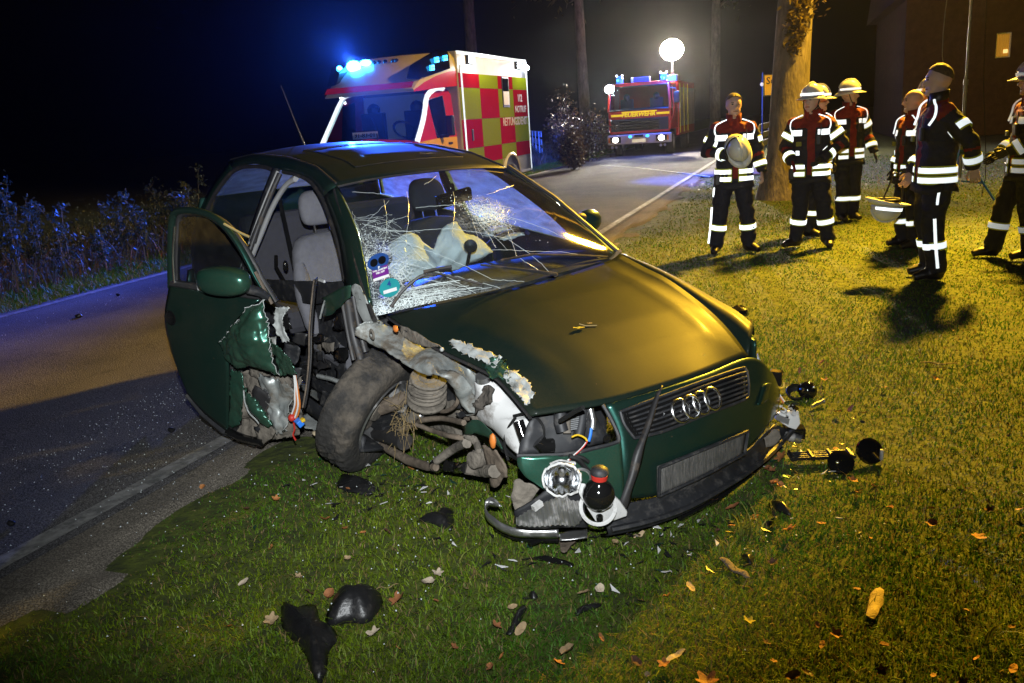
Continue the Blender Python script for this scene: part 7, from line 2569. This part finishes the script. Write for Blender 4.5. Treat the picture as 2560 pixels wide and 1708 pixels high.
    MB().box((-.19, -.08, .86), (.07, .09, .13)).build('belt_pouch', m_boot, t, bevel=.015)
    MB().box((-.11, -.160 - lean * .4, 1.20), (.06, .02, .05)).build('lamp_clip', m_olive, t, bevel=.006)
    # face and hair or helmet
    for s in (1, -1):
        MB().ball(hc + hr @ Vector((.032 * s, -.090, .012)), .011, 6, sc=(1.2, .6, .7)).build('eye', m_eye, t, True)
        MB().tube([hc + hr @ Vector((.018 * s, -.096, .030)), hc + hr @ Vector((.046 * s, -.088, .030))], .005, 5).build('eyebrow', m_hair, t, True)
    MB().tube([hc + hr @ Vector((-.024, -.088, -.066)), hc + hr @ Vector((0, -.094, -.064)), hc + hr @ Vector((.024, -.088, -.066))], .006, 5).build('mouth', mat('lips', (.30, .12, .09), .5), t, True)
    if helmet:
        helmet_parts(t, hc + hr @ Vector((0, 0, .035)), hr)
        for s in (1, -1):
            MB().tube([hc + hr @ Vector((.098 * s, .0, .03)), hc + hr @ Vector((.085 * s, -.03, -.07)), hc + hr @ Vector((.03 * s, -.055, -.125))], .007, 5).build('chin_strap', m_boot, t, True)
    elif hair:
        rows = []
        for i in range(8):
            th = i / 7 * 1.95
            row = []
            for k in range(25):
                a = 2 * math.pi * k / 24
                front = max(0, math.cos(a))
                lim = min(th, 1.36 - .42 * front ** .8 + .40 * max(0, -math.cos(a)))
                p = Vector((.0925 * math.sin(lim) * math.sin(a), -.110 * math.sin(lim) * math.cos(a) + .005, .02 + .119 * math.cos(lim)))
                row.append(hc + hr @ (p * (1.0 + .03 * noise.noise(p * 60))))
            rows.append(row)
        sheet('hair', rows, m_hair, t, .008, off=1)
    return t


def place(px, py):
    g = ground(px, py)
    return Vector((g.x, g.y, lawn_z(g.x, g.y)))


def face(pos, extra=0.0):
    """Rotation that turns a figure towards the lens, plus an extra turn."""
    return math.atan2(pos.x, pos.y) * -1 + extra


# 1 bareheaded, helmet held against his chest
p = place(1834, 628)
f1 = person('bareheaded firefighter facing us, holding a pale helmet against his chest', p, face(p, R(6)), 1.80,
            {-1: [(-.30, -.02, 1.17), (-.055, -.26, 1.13)], 1: [(.27, .03, 1.16), (.30, -.05, .92)]},
            {1: [(.14, -.02, .49), (.18, .02, .10), (.27, -.12, .045)], -1: [(-.15, -.02, .49), (-.20, .0, .10), (-.24, -.18, .045)]}, head_yaw=R(6), curl=.9, leg_stripe=(-1,))
hm = thing('helmet', 'pale fire helmet held at the chest of the bareheaded firefighter', 'helmet', (p.x, p.y, p.z), face(p, R(6)))
helmet_parts(hm, (.02, -.29, 1.19), Matrix.Rotation(R(70), 3, 'X') @ Matrix.Rotation(R(15), 3, 'Z'), 1.0, False)
MB().tube(crom([Vector((-.09, -.30, 1.10)), Vector((-.12, -.34, 1.20)), Vector((-.07, -.36, 1.30)), Vector((.02, -.34, 1.33))], 10), .009, 6).build('helmet_strap', m_boot, hm, True)
# 2 helmeted, before the trunk
p = place(2022, 613)
person('helmeted firefighter standing directly before the trunk, hand at his waist', p, face(p, R(-8)), 1.80,
       {-1: [(-.29, .0, 1.16), (-.17, -.20, 1.00)], 1: [(.33, .02, 1.19), (.14, -.20, 1.03)]},
       {1: [(.15, -.02, .49), (.21, .02, .10), (.25, -.14, .045)], -1: [(-.10, -.02, .49), (-.15, .02, .10), (-.27, -.12, .045)]}, head_yaw=R(-22), helmet=True, hands=(m_glove, m_redc), leg_stripe=())
# 3 hidden behind him
p2 = p + Vector((.38, .85, 0))
p2.z = lawn_z(p2.x, p2.y)
person('firefighter almost hidden behind another, only helmet and one boot showing', p2, face(p2, R(60)), 1.79, helmet=True, head_yaw=R(10), hands=(m_glove, m_glove), leg_stripe=())
# 4 helmeted, looking right
p = place(2112, 548)
person('helmeted firefighter behind the group, head turned to the right', p, face(p, R(22)), 1.84,
       {1: [(.27, .02, 1.15), (.33, -.08, .90)], -1: [(-.25, .03, 1.15), (-.26, -.05, .92)]},
       {1: [(.10, -.02, .49), (.11, .02, .10), (.14, -.16, .045)], -1: [(-.06, -.05, .49), (-.07, -.05, .10), (-.09, -.24, .045)]}, head_yaw=R(62), helmet=True, hands=(m_glove, m_glove), curl=.4, leg_stripe=())
# 5 tall one in front on the right
p = place(2322, 690)
f5 = person('tall bareheaded firefighter in profile, nearest to the car on the lawn', p, face(p, R(-72)), 1.90,
            {1: [(.27, .17, 1.17), (.24, .22, .95)], -1: [(-.25, .02, 1.14), (-.20, -.13, .90)]},
            {1: [(.11, -.03, .49), (.12, .02, .10), (.13, -.17, .045)], -1: [(-.10, -.02, .49), (-.11, .05, .10), (-.13, -.14, .045)]}, head_yaw=R(-4), collar=m_boot, leg_stripe=(1,), chest=False, curl=.8)
yw = face(p, R(-72))
hp = p + Matrix.Rotation(yw, 3, 'Z') @ Vector((-.20, -.34, .66))
hm = thing('helmet', 'white fire helmet dangling upside down in front of the tall firefighter', 'helmet', hp, yw)
helmet_parts(hm, (0, 0, .02), Matrix.Rotation(R(172), 3, 'X'), 1.0)
MB().tube(crom([Vector((.0, .12, .03)), Vector((.0, .13, .17)), Vector((-.04, .10, .29)), Vector((-.05, .06, .30))], 10), .010, 6).build('helmet_strap', m_boot, hm, True)
MB().tube(crom([Vector((-.10, -.02, .03)), Vector((-.08, .04, .2)), Vector((-.05, .06, .30))], 8), .008, 6).build('helmet_strap', m_boot, hm, True)
ln = [[Vector((.105 * math.sin(a), -.125 * math.cos(a), .03)) for a in np.linspace(0, 6.283, 24)], [Vector((.09 * math.sin(a), -.11 * math.cos(a), .075)) for a in np.linspace(0, 6.283, 24)]]
sheet('helmet_lining', ln, m_boot, hm, .008)
# 6 and 7 behind him
p = place(2268, 612)
person('bareheaded firefighter half hidden behind the tall one', p, face(p, R(-60)), 1.72,
       {1: [(.26, .0, 1.13), (.22, -.16, .93)]}, head_yaw=R(-12), hair=False, hands=(m_glove, m_glove), leg_stripe=())
p = place(2306, 590)
person('helmeted firefighter squeezed behind the tall one and his neighbour', p, face(p, R(-60)), 1.76, helmet=True, head_yaw=R(0), hands=(m_glove, m_glove), leg_stripe=())
# 8 at the right edge, striding to the left
p = place(2548, 640)
person('helmeted firefighter cut off by the right edge of the picture', p, face(p, R(-70)), 1.84,
       {1: [(.27, -.03, 1.15), (.18, -.24, 1.05)], -1: [(-.25, .02, 1.15), (-.2, -.2, 1.0)]},
       {1: [(.11, .0, .49), (.12, .06, .10), (.12, -.13, .045)], -1: [(-.11, -.14, .50), (-.12, -.20, .10), (-.12, -.39, .045)]}, head_yaw=R(-5), helmet=True, hands=(m_glove, m_glove))

# ================================================================== things scattered on the ground
z7 = lambda x, y: (560 + x / 2.35, 1240 + y / 2.35)
z8 = lambda x, y: (1560 + x / 2.35, 1160 + y / 2.35)


def gpt(px, py, h=0.0):
    g_ = ground(px, py, h)
    return g_


def lying(name, label, cat, outline, m, dome=.03, h0=.012, thick=.005, nu=14, group=None, rough=.006, seed=0):
    """A flat, slightly domed fragment whose outline was measured on the ground."""
    P = [gpt(*q) for q in outline]
    c = sum(P, Vector()) / len(P)
    ring = [p - c for p in crom(P + [P[0]], 33)[:-1]]
    rows = []
    for k in range(7):
        t = k / 6
        rows.append([Vector((p.x * t, p.y * t, h0 + dome * (1 - t ** 2) + noise.noise(Vector((p.x * t, p.y * t, seed)) * 14) * rough)) for p in ring + [ring[0]]])
    b = MB().grid(rows)
    o = obj(name, b.v, b.f, m, None, True, thick=thick)
    o.location = (c.x, c.y, lawn_z(c.x, c.y))
    return tag(o, label, cat, group)


m_liner = mat('black_liner_plastic', (.012, .012, .013), .38, var=.3, scale=9, dirt=(.04, .035, .03), dirt_amt=.12, dirt_scale=14, bump=.15, bscale=60)
lying('plastic_fragment', 'large black liner fragment with a long tail at the lower left of the lawn', 'debris', [z7(*q) for q in ((335, 580), (420, 610), (530, 615), (555, 690), (640, 745), (660, 815), (610, 880), (595, 1000), (560, 1070), (515, 1010), (490, 930), (440, 850), (340, 740))], m_liner, .05, seed=1, rough=.02)
lying('plastic_fragment', 'domed black liner fragment with a bright glint, beside the tailed one', 'debris', [z7(*q) for q in ((590, 690), (640, 570), (700, 545), (770, 580), (840, 560), (900, 530), (930, 580), (890, 660), (830, 710), (740, 705), (620, 730))], m_liner, .085, seed=2, rough=.012)
lying('plastic_fragment', 'squarish black flap lying in front of the torn wheel', 'debris', [(840, 1210), (858, 1178), (900, 1190), (936, 1205), (930, 1226), (880, 1222)], m_liner, .03, seed=3, rough=.02)
lying('plastic_fragment', 'angular black scrap left of the silver trim bar', 'debris', [z7(*q) for q in ((1130, 125), (1230, 105), (1270, 95), (1290, 50), (1340, 60), (1338, 180), (1280, 165), (1190, 140))], m_liner, .03, seed=4, rough=.02)
lying('plastic_fragment', 'short slanting black strip in the middle of the foreground lawn', 'debris', [z7(*q) for q in ((1655, 780), (1700, 690), (1745, 615), (1775, 625), (1745, 690), (1690, 780))], m_liner, .015, seed=5)
lying('plastic_fragment', 'bent dark strip just right of the slanting black strip', 'debris', [z7(*q) for q in ((2060, 660), (2090, 625), (2200, 600), (2210, 615), (2110, 650), (2070, 672))], m_liner, .015, seed=6)
lying('plastic_fragment', 'thin dark clip strip lying under the broken headlamp', 'debris', [z7(*q) for q in ((1790, 345), (1850, 335), (1950, 350), (2050, 380), (2040, 395), (1930, 372), (1840, 355))], m_gloss_black, .015, seed=7)
lying('plastic_fragment', 'small black scrap on the grass by the silver trim', 'debris', [z7(*q) for q in ((1790, 550), (1820, 545), (1840, 570), (1810, 580))], m_liner, .02, seed=8)
lying('plastic_fragment', 'dark triangular scrap beside the bark stick', 'debris', [z8(*q) for q in ((690, 525), (760, 530), (745, 580), (720, 560))], m_liner, .02, seed=9)
lying('plastic_fragment', 'black shard with rusty streak near the chrome shard', 'debris', [z8(*q) for q in ((865, 205), (910, 225), (960, 240), (985, 290), (940, 275), (890, 250))], m_liner, .03, seed=10)
lying('plastic_fragment', 'flat dark scrap on the dirt edge at the left', 'debris', [(318, 1290), (345, 1278), (395, 1272), (385, 1282), (340, 1296)], m_liner, .012, seed=11)
lying('plastic_fragment', 'small dark scrap near the dirt edge, closer to the car', 'debris', [(552, 1184), (575, 1178), (578, 1186), (558, 1190)], m_liner, .012, seed=12)
lying('plastic_fragment', 'dark sliver below the open door on the road', 'debris', [(512, 1068), (540, 1064), (538, 1074), (518, 1076)], m_liner, .012, seed=13)

# round cap, tube, lamp bracket
c = gpt(2016, 985)
cp_ = thing('round_plastic_cover', 'round black cap with a bright spot, right of the front corner', 'debris', (c.x, c.y, lawn_z(c.x, c.y) + .02), .4)
MB().lathe([(.001, .055), (.030, .052), (.048, .035), (.054, 0), (.050, -.02)], (0, 0, .02), (.25, -.75, .6), 20).build('cap_shell', m_gloss_black, cp_, True)
MB().lathe([(.03, -.01), (.052, 0), (.058, .02), (.052, .03)], (-.06, .02, .01), (-.3, -.4, .85), 18).build('cap_ring', m_liner, cp_, True)
MB().ball((.012, -.045, .055), .010, 8).build('cap_glint', m_chrome, cp_, True)  # chrome bead standing in for the glint on the cap
c = gpt(2040, 1012)
o = MB().tube([(-.03, -.02, .02), (.0, 0, .025), (.045, .02, .03)], [.011, .012, .013], 10).tube([(.045, .02, .03), (.052, .023, .031)], .015, 10).build('metal_tube', m_alu, None, True)
o.location = (c.x, c.y, lawn_z(c.x, c.y))
tag(o, 'little grey metal tube below the round black cap', 'debris')
c = gpt(2075, 1160)
br = thing('lamp_bracket', 'black slotted bracket with two round discs, right of the nose', 'debris', (c.x, c.y, lawn_z(c.x, c.y)), R(-4))
for k in range(4):
    MB().box((-.02, .035 + .022 * k, .04), (.30, .008, .016)).build('bracket_bar', m_liner, br, bevel=.002)
for k in range(4):
    MB().box((-.16 + .09 * k, .065, .045), (.014, .09, .022)).build('bracket_rib', m_liner, br, bevel=.002)
MB().lathe([(.001, .012), (.04, .012), (.058, .004), (.06, -.012), (.03, -.016)], (.04, -.03, .045), (-.1, -.6, .75), 22).build('bracket_disc', m_gloss_black, br, True)
MB().lathe([(.001, .012), (.045, .012), (.062, .004), (.064, -.016), (.03, -.02)], (.20, .05, .06), (.2, -.75, .6), 22).build('bracket_disc', m_gloss_black, br, True)
MB().ball((.01, -.07, .06), .008, 6).build('bracket_pin', m_chrome, br, True)
MB().box((.235, .01, .055), (.012, .012, .05)).build('bracket_clip', m_tank, br)
c = gpt(1848, 778)
o = MB().lathe([(.001, .05), (.05, .045), (.07, .02), (.075, 0)], (0, 0, .02), (.1, -.3, .95), 18).build('hub_cap', m_gloss_black, None, True)
o.location = (c.x, c.y, lawn_z(c.x, c.y))
tag(o, 'small black dome lying beyond the far headlamp corner', 'debris')
# chrome shard
P = [gpt(*z8(*q)) for q in ((830, 275), (855, 262), (905, 330), (870, 340))]
Q = [gpt(*z8(*q)) for q in ((835, 345), (900, 330), (915, 345), (880, 388), (845, 380))]
c = sum(P + Q, Vector()) / 9
sh_ = thing('chrome_shard', 'folded mirror-bright shard beside an orange leaf', 'debris', (c.x, c.y, lawn_z(c.x, c.y)))
for pts, tl in ((P, .03), (Q, .02)):
    MB().prism([Vector((p.x - c.x, p.y - c.y, .02 + tl * (i % 2))) for i, p in enumerate(pts)], (0, 0, .003)).build('shard_face', m_reflector, sh_)
# splinters of wood and bark
m_wood = mat('pale_split_wood', (.50, .37, .22), .8, var=.2, scale=14, bump=.3, bscale=60, stretch=(1, 4, 1))


def stick(label, a, b_, w, m, cat='wood chip', h=.02, flat=.45):
    A, B = gpt(*a), gpt(*b_)
    c = (A + B) / 2
    d = B - A
    pts = [Vector((0, 0, h)) + (A - c) * (1 - t) + (B - c) * t + Vector((0, 0, .006 * math.sin(t * 9))) for t in np.linspace(0, 1, 9)]
    rs = [w * k for k in (.35, .8, 1, 1.05, 1, .98, .9, .8, .55)]
    o = MB().tube(pts, rs, 8, flat=flat)._rough(w * .35, 40).build('wood_splinter' if m is m_wood else 'bark_stick', m, None, True)
    o.location = (c.x, c.y, lawn_z(c.x, c.y))
    return tag(o, label, cat)


stick('pale split wood chip standing out on the lawn at lower right', (2200, 1464), (2176, 1538), .021, m_wood)
stick('brown bark stick right of the yellow grass tuft', (1800, 1393), (1868, 1444), .016, m_rust)
stick('thin curved twig on the grass past the lamp bracket', (2300, 908), (2395, 912), .008, m_rust, 'twig')
stick('short pale splinter near the grass under the plate', (1585, 1340), (1610, 1325), .010, m_wood)
stick('slim dry stem behind the domed black fragment', (938, 1462), (995, 1450), .004, m_leafy, 'twig', .015)

# small dark lumps on the road
for (px, py, r_, lab) in ((198, 797, .035, 'black lump standing on the far lane of the road'), (296, 741, .022, 'tiny dark lump near the far edge line'), (430, 1082, .02, 'dark crumb on the road below the open door'), (30, 1316, .018, 'dark crumb on the dirt edge at far left')):
    c = gpt(px, py, .02)
    o = MB().ball((0, 0, r_ * .7), r_, 10, sc=(1, .8, .8))._rough(r_ * .4, 30).build('road_debris', m_liner, None, True)
    o.location = c
    tag(o, lab, 'debris')

# crumbs of window glass
m_crumb = mat('glass_crumbs', (.75, .82, .85), .15, var=.1, spec=1.0)
K = 4200
ccx = NR.normal(-2.6, 1.1, K); ccy = NR.normal(6.4, 1.7, K)
K2 = 260
ccx = np.concatenate([ccx, NR.normal(.1, .9, K2)]); ccy = np.concatenate([ccy, NR.normal(3.4, .7, K2)])
cn = ccx * N2.x + ccy * N2.y
hz_ = np.where(cn < -2.65, .030, .012)
sz = NR.uniform(.0022, .0050, len(ccx))
base = np.stack([ccx, ccy, hz_], 1)
off = np.array([[1, 0, 0], [-.5, .87, 0], [-.5, -.87, 0], [0, 0, 1.2]])
rt = NR.uniform(0, 6.28, len(ccx))
cs, sn = np.cos(rt), np.sin(rt)
V = base[:, None, :] + np.stack([off[None, :, 0] * cs[:, None] - off[None, :, 1] * sn[:, None], off[None, :, 0] * sn[:, None] + off[None, :, 1] * cs[:, None], np.repeat(off[None, :, 2], len(ccx), 0)], 2) * sz[:, None, None]
F = (np.arange(len(ccx))[:, None, None] * 4 + np.array([[0, 1, 3], [1, 2, 3], [2, 0, 3]])[None]).reshape(-1, 3)
cr = raw_mesh('glass_crumbs', V.reshape(-1, 3), F, m_crumb)
tag(cr, 'crumbs of window glass strewn over road and grass', 'glass', kind='stuff')

# ------------------------------------------------------------------ fallen leaves
LEAFM = [mat('leaf_' + n, c, .75, var=.3, scale=40, bump=.2, bscale=90) for n, c in (('rust', (.26, .10, .035)), ('orange', (.38, .15, .04)), ('tan', (.34, .24, .13)), ('dark', (.10, .045, .025)), ('pale', (.46, .38, .28)), ('yellow', (.36, .30, .03)))]


def leaf_mesh(kind, seed):
    rr = random.Random(seed)
    n = 22
    ring = []
    for k in range(n):
        a = 2 * math.pi * k / n
        if kind == 0:      # lobed
            r = .040 * (1 + .28 * math.cos(5 * a)) * (1 - .12 * math.cos(a))
        elif kind == 1:    # long oval
            r = .036 / math.sqrt((math.cos(a) / 1.35) ** 2 + (math.sin(a) / .62) ** 2)
        else:              # torn
            r = .036 * (1 + .35 * noise.noise(Vector((math.cos(a) * 1.6, math.sin(a) * 1.6, seed))))
        ring.append((r * math.cos(a), r * math.sin(a)))
    vs = [Vector((0, 0, 0))]
    cz = rr.uniform(.3, .9)
    for f_ in (.5, 1.0):
        for x, y_ in ring:
            x2, y2_ = x * f_, y_ * f_
            vs.append(Vector((x2, y2_, cz * abs(y2_) * .8 + 9 * cz * x2 * x2 + .003 * math.sin(x2 * 130))))
    fs = [(0, 1 + k, 1 + (k + 1) % n) for k in range(n)] + [(1 + k, 1 + n + k, 1 + n + (k + 1) % n, 1 + (k + 1) % n) for k in range(n)]
    return vs, fs


leaf_me = []
for q in range(9):
    vs, fs = leaf_mesh(q % 3, q)
    for mi in range(6):
        me = bpy.data.meshes.new('fallen_leaf')
        me.from_pydata([tuple(v) for v in vs], [], fs)
        me.materials.append(LEAFM[mi])
        me.polygons.foreach_set('use_smooth', [True] * len(me.polygons))
        leaf_me.append((q, mi, me))
spots = [(z7(*p), s, c) for p, s, c in (((595, 120), 1.3, 1), ((710, 170), 1.0, 1), ((130, 65), .8, 3), ((490, 530), 1.0, 3), ((620, 545), 1.2, 0), ((270, 700), 1.2, 2), ((20, 735), 1.0, 0), ((1015, 575), 1.4, 0), ((880, 765), 1.2, 4), ((725, 345), .9, 2), ((435, 440), .7, 2), ((110, 480), 1.0, 4), ((1195, 480), 1.5, 4), ((1255, 435), 1.0, 4),
                                        ((1690, 620), .9, 2), ((1600, 740), .9, 0), ((1740, 760), 1.3, 2), ((2020, 885), 1.6, 2), ((1960, 960), .9, 0), ((2110, 545), 1.1, 2), ((2205, 520), 1.0, 4), ((2300, 250), 1.1, 2), ((955, 195), 1.0, 3), ((280, 280), .8, 1), ((1630, 910), .6, 1), ((1560, 970), .6, 1), ((2215, 800), .7, 0), ((1620, 15), .9, 5))]
spots += [(z8(*p), s, c) for p, s, c in (((490, 210), 1.9, 0), ((640, 250), 1.4, 0), ((770, 310), 1.2, 0), ((970, 380), 1.3, 1), ((1810, 320), 1.2, 0), ((2085, 400), 1.2, 1), ((1810, 235), .9, 1), ((1375, 145), .9, 1), ((880, 100), .9, 1), ((910, 112), .9, 1), ((870, 25), 1.0, 0), ((390, 715), 1.2, 2), ((300, 1120), 1.8, 4), ((230, 1150), .9, 1),
                                         ((75, 1140), 1.1, 3), ((490, 1265), 1.6, 0), ((990, 1225), 1.2, 1), ((1075, 1205), .9, 3), ((1250, 980), .9, 1), ((1165, 1030), .8, 0), ((1525, 1040), .9, 0), ((1140, 915), .7, 0), ((2005, 840), .9, 0), ((1515, 1180), .8, 0), ((1820, 1200), .7, 0), ((2330, 240), 1.0, 1), ((735, 910), .9, 5), ((625, 395), .9, 5), ((1995, 1260), .8, 0), ((2290, 1170), 1.0, 1))]
FRz = lambda x, y: (1780 + x / 3.136, 740 + y / 3.136)
spots += [(FRz(*p), s, c) for p, s, c in (((865, 510), 1.4, 1), ((885, 650), 1.1, 0), ((690, 565), 1.1, 1), ((1090, 870), 1.3, 1), ((990, 900), 1.2, 1), ((430, 1335), 1.2, 0), ((540, 1250), 1.5, 1), ((490, 1440), .9, 1), ((535, 1460), .9, 1), ((1110, 1420), 1.0, 1), ((1150, 1510), 1.0, 1), ((1265, 1470), .8, 1), ((970, 1185), 1.3, 0), ((1200, 905), .8, 1), ((1350, 710), .9, 0))]
spots += [((x, y), s, c) for x, y, s, c in ((1748, 548, 1.6, 0), (1830, 640, 1.1, 1), (2240, 600, 1.0, 1), (2290, 660, 1.5, 2), (690, 1240, .9, 1), (262, 1221, .8, 0), (505, 1210, .8, 1), (1025, 1160, 1.0, 1), (868, 1215, .7, 0))]
lr = random.Random(5)
while len(spots) < 118:
    x, y = lr.uniform(900, 2560), lr.uniform(520, 1700)
    g_ = ground(x, y)
    n_ = g_.x * N2.x + g_.y * N2.y
    cc3 = CINV @ g_
    if n_ < -1.9 or (-3.3 < cc3.x < .95 and abs(cc3.y) < .95):
        continue
    spots.append(((x, y), lr.uniform(.45, .95), lr.choice([0, 0, 1, 1, 2, 3])))
UNIQ = {0: 'upright rust-orange leaf, leftmost of two above the tailed black fragment', 7: 'lobed rust leaf right of the domed black fragment', 12: 'pale crumpled leaf in the middle foreground, left of a smaller one',
        17: 'big tan leaf near the bottom edge below the bent dark strip', 28: 'large rust leaf touching the lip under the plate', 40: 'large pale beige leaf at the bottom edge beside an orange one', 58: 'bright orange leaf just beyond the far front corner',
        59: 'red-brown leaf above the round black cap', 73: 'big brown leaf on the lawn left of the bareheaded firefighter'}
for i, ((px, py), s, c) in enumerate(spots):
    g_ = ground(px, py, .02)
    me = next(m for q, mi, m in leaf_me[(i * 7) % 54:] + leaf_me if mi == c)
    o = bpy.data.objects.new('fallen_leaf', me)
    COL.objects.link(o)
    o.location = (g_.x, g_.y, lawn_z(g_.x, g_.y) + .028 + lr.uniform(0, .012))
    o.rotation_euler = (lr.gauss(.1, .35), lr.gauss(0, .35), lr.uniform(0, 6.28))
    o.scale = (s * .47, s * .47, s * .36)
    cn = ('rust-brown', 'orange', 'tan', 'dark brown', 'pale beige', 'yellow-green')[c]
    tag(o, UNIQ.get(i, cn + ' curled leaf fallen on the lawn'), 'leaf', cn + ' fallen leaves on the lawn')
# leaf and twig lying on the bonnet, pale leaf on the roof
for (px, py, c, s, F_, lab) in ((1447, 824, 5, .9, HF, 'small green leaf lying on the bonnet'), (1474, 812, 2, .4, HF, 'tiny dry leaf scrap beside the green one on the bonnet')):
    q = CARM @ (on(px, py, F_) + Vector((0, 0, .006)))
    me = next(m for a, mi, m in leaf_me if mi == c and a % 3 == 1)
    o = bpy.data.objects.new('bonnet_leaf', me)
    COL.objects.link(o)
    o.location = q; o.scale = (s * .7, s * .5, s * .5); o.rotation_euler = (.1, .1, .5)
    tag(o, lab, 'leaf')
q = CARM @ (roof_pt(-1.42, .28) + Vector((0, 0, .006)))
o = bpy.data.objects.new('roof_leaf', leaf_me[10][2])
COL.objects.link(o)
o.location = q; o.scale = (1.1, .35, .5); o.rotation_euler = (0, .06, .35)
tag(o, 'pale narrow leaf stuck on the car roof', 'leaf')
tw = [CARM @ (on(a, b_, HF) + Vector((0, 0, .004))) for a, b_ in ((1448, 812), (1465, 817), (1492, 816))]
o = MB().tube([p - tw[0] for p in tw], .0022, 5).build('twig', m_leafy, None, True)
o.location = tw[0]
tag(o, 'thin twig lying on the bonnet', 'twig')

# taller tufts that stand out of the lawn
tufts = [(1858, 1322, 30, .13), (1822, 1372, 12, .10), (2380, 1345, 9, .09), (840, 1330, 9, .10), (2410, 1512, 9, .10), (2475, 1600, 16, .14), (1600, 1420, 14, .09), (1660, 1315, 16, .08), (2045, 1300, 10, .07), (2060, 1490, 10, .09), (980, 1395, 12, .08), (1120, 1390, 10, .07)]
tx, ty, th = [], [], []
for (px, py, k, h_) in tufts:
    g_ = ground(px, py)
    tx += list(NR.normal(g_.x, .035, k)); ty += list(NR.normal(g_.y, .025, k)); th += list(NR.uniform(.5, 1.2, k) * h_)
tx, ty, th = map(np.array, (tx, ty, th))
tt = np.array([[.15, .17, .03]]) * NR.uniform(.6, 1.3, (len(tx), 1))
o = blades('grass_tufts', tx, ty, lawn_z_np(tx, ty), th, np.full(len(tx), .007), tt, m_grass, lean=.9, segs=4)
tag(o, 'longer yellowish grass tufts rising from the lawn', 'grass', kind='stuff')

# cable across the road before the fire engine, and a drain cover on the paved entrance
cbp = [ground(a, b_, .03) for a, b_ in ((1500, 413), (1590, 420), (1680, 430), (1775, 442))]
o = MB().tube([p - cbp[0] for p in crom(cbp, 20)], .014, 6).build('cable', m_grey, None, True)
o.location = cbp[0]
tag(o, 'pale cable lying across the road before the fire engine', 'cable')

# small sharp shards of plastic and metal round the nose and the torn wheel
sr = random.Random(77)
sm_ = MB()
for k in range(260):
    w = sr.random()
    px, py = (sr.gauss(1560, 190), sr.gauss(1360, 55)) if w < .45 else (sr.gauss(980, 130), sr.gauss(1210, 45)) if w < .75 else (sr.gauss(2010, 70), sr.gauss(1150, 70))
    g_ = ground(px, py)
    if g_.x * N2.x + g_.y * N2.y < -2.9:
        continue
    L = sr.uniform(.006, .028)
    a = sr.uniform(0, 6.28)
    d = Vector((math.cos(a), math.sin(a), sr.uniform(-.3, .5)))
    e = Vector((-math.sin(a), math.cos(a), sr.uniform(-.3, .3)))
    c = Vector((g_.x, g_.y, lawn_z(g_.x, g_.y) + sr.uniform(.018, .04)))
    sm_.prism([c - d * L, c + e * L * sr.uniform(.2, .6), c + d * L * sr.uniform(.4, 1)], (0, 0, .003), sr.choice([0, 0, 0, 1, 2]))
so = sm_.build('shards', [m_liner, m_tank, m_paint2])
tag(so, 'small black, pale and green shards strewn round the wreck', 'shards', kind='stuff')
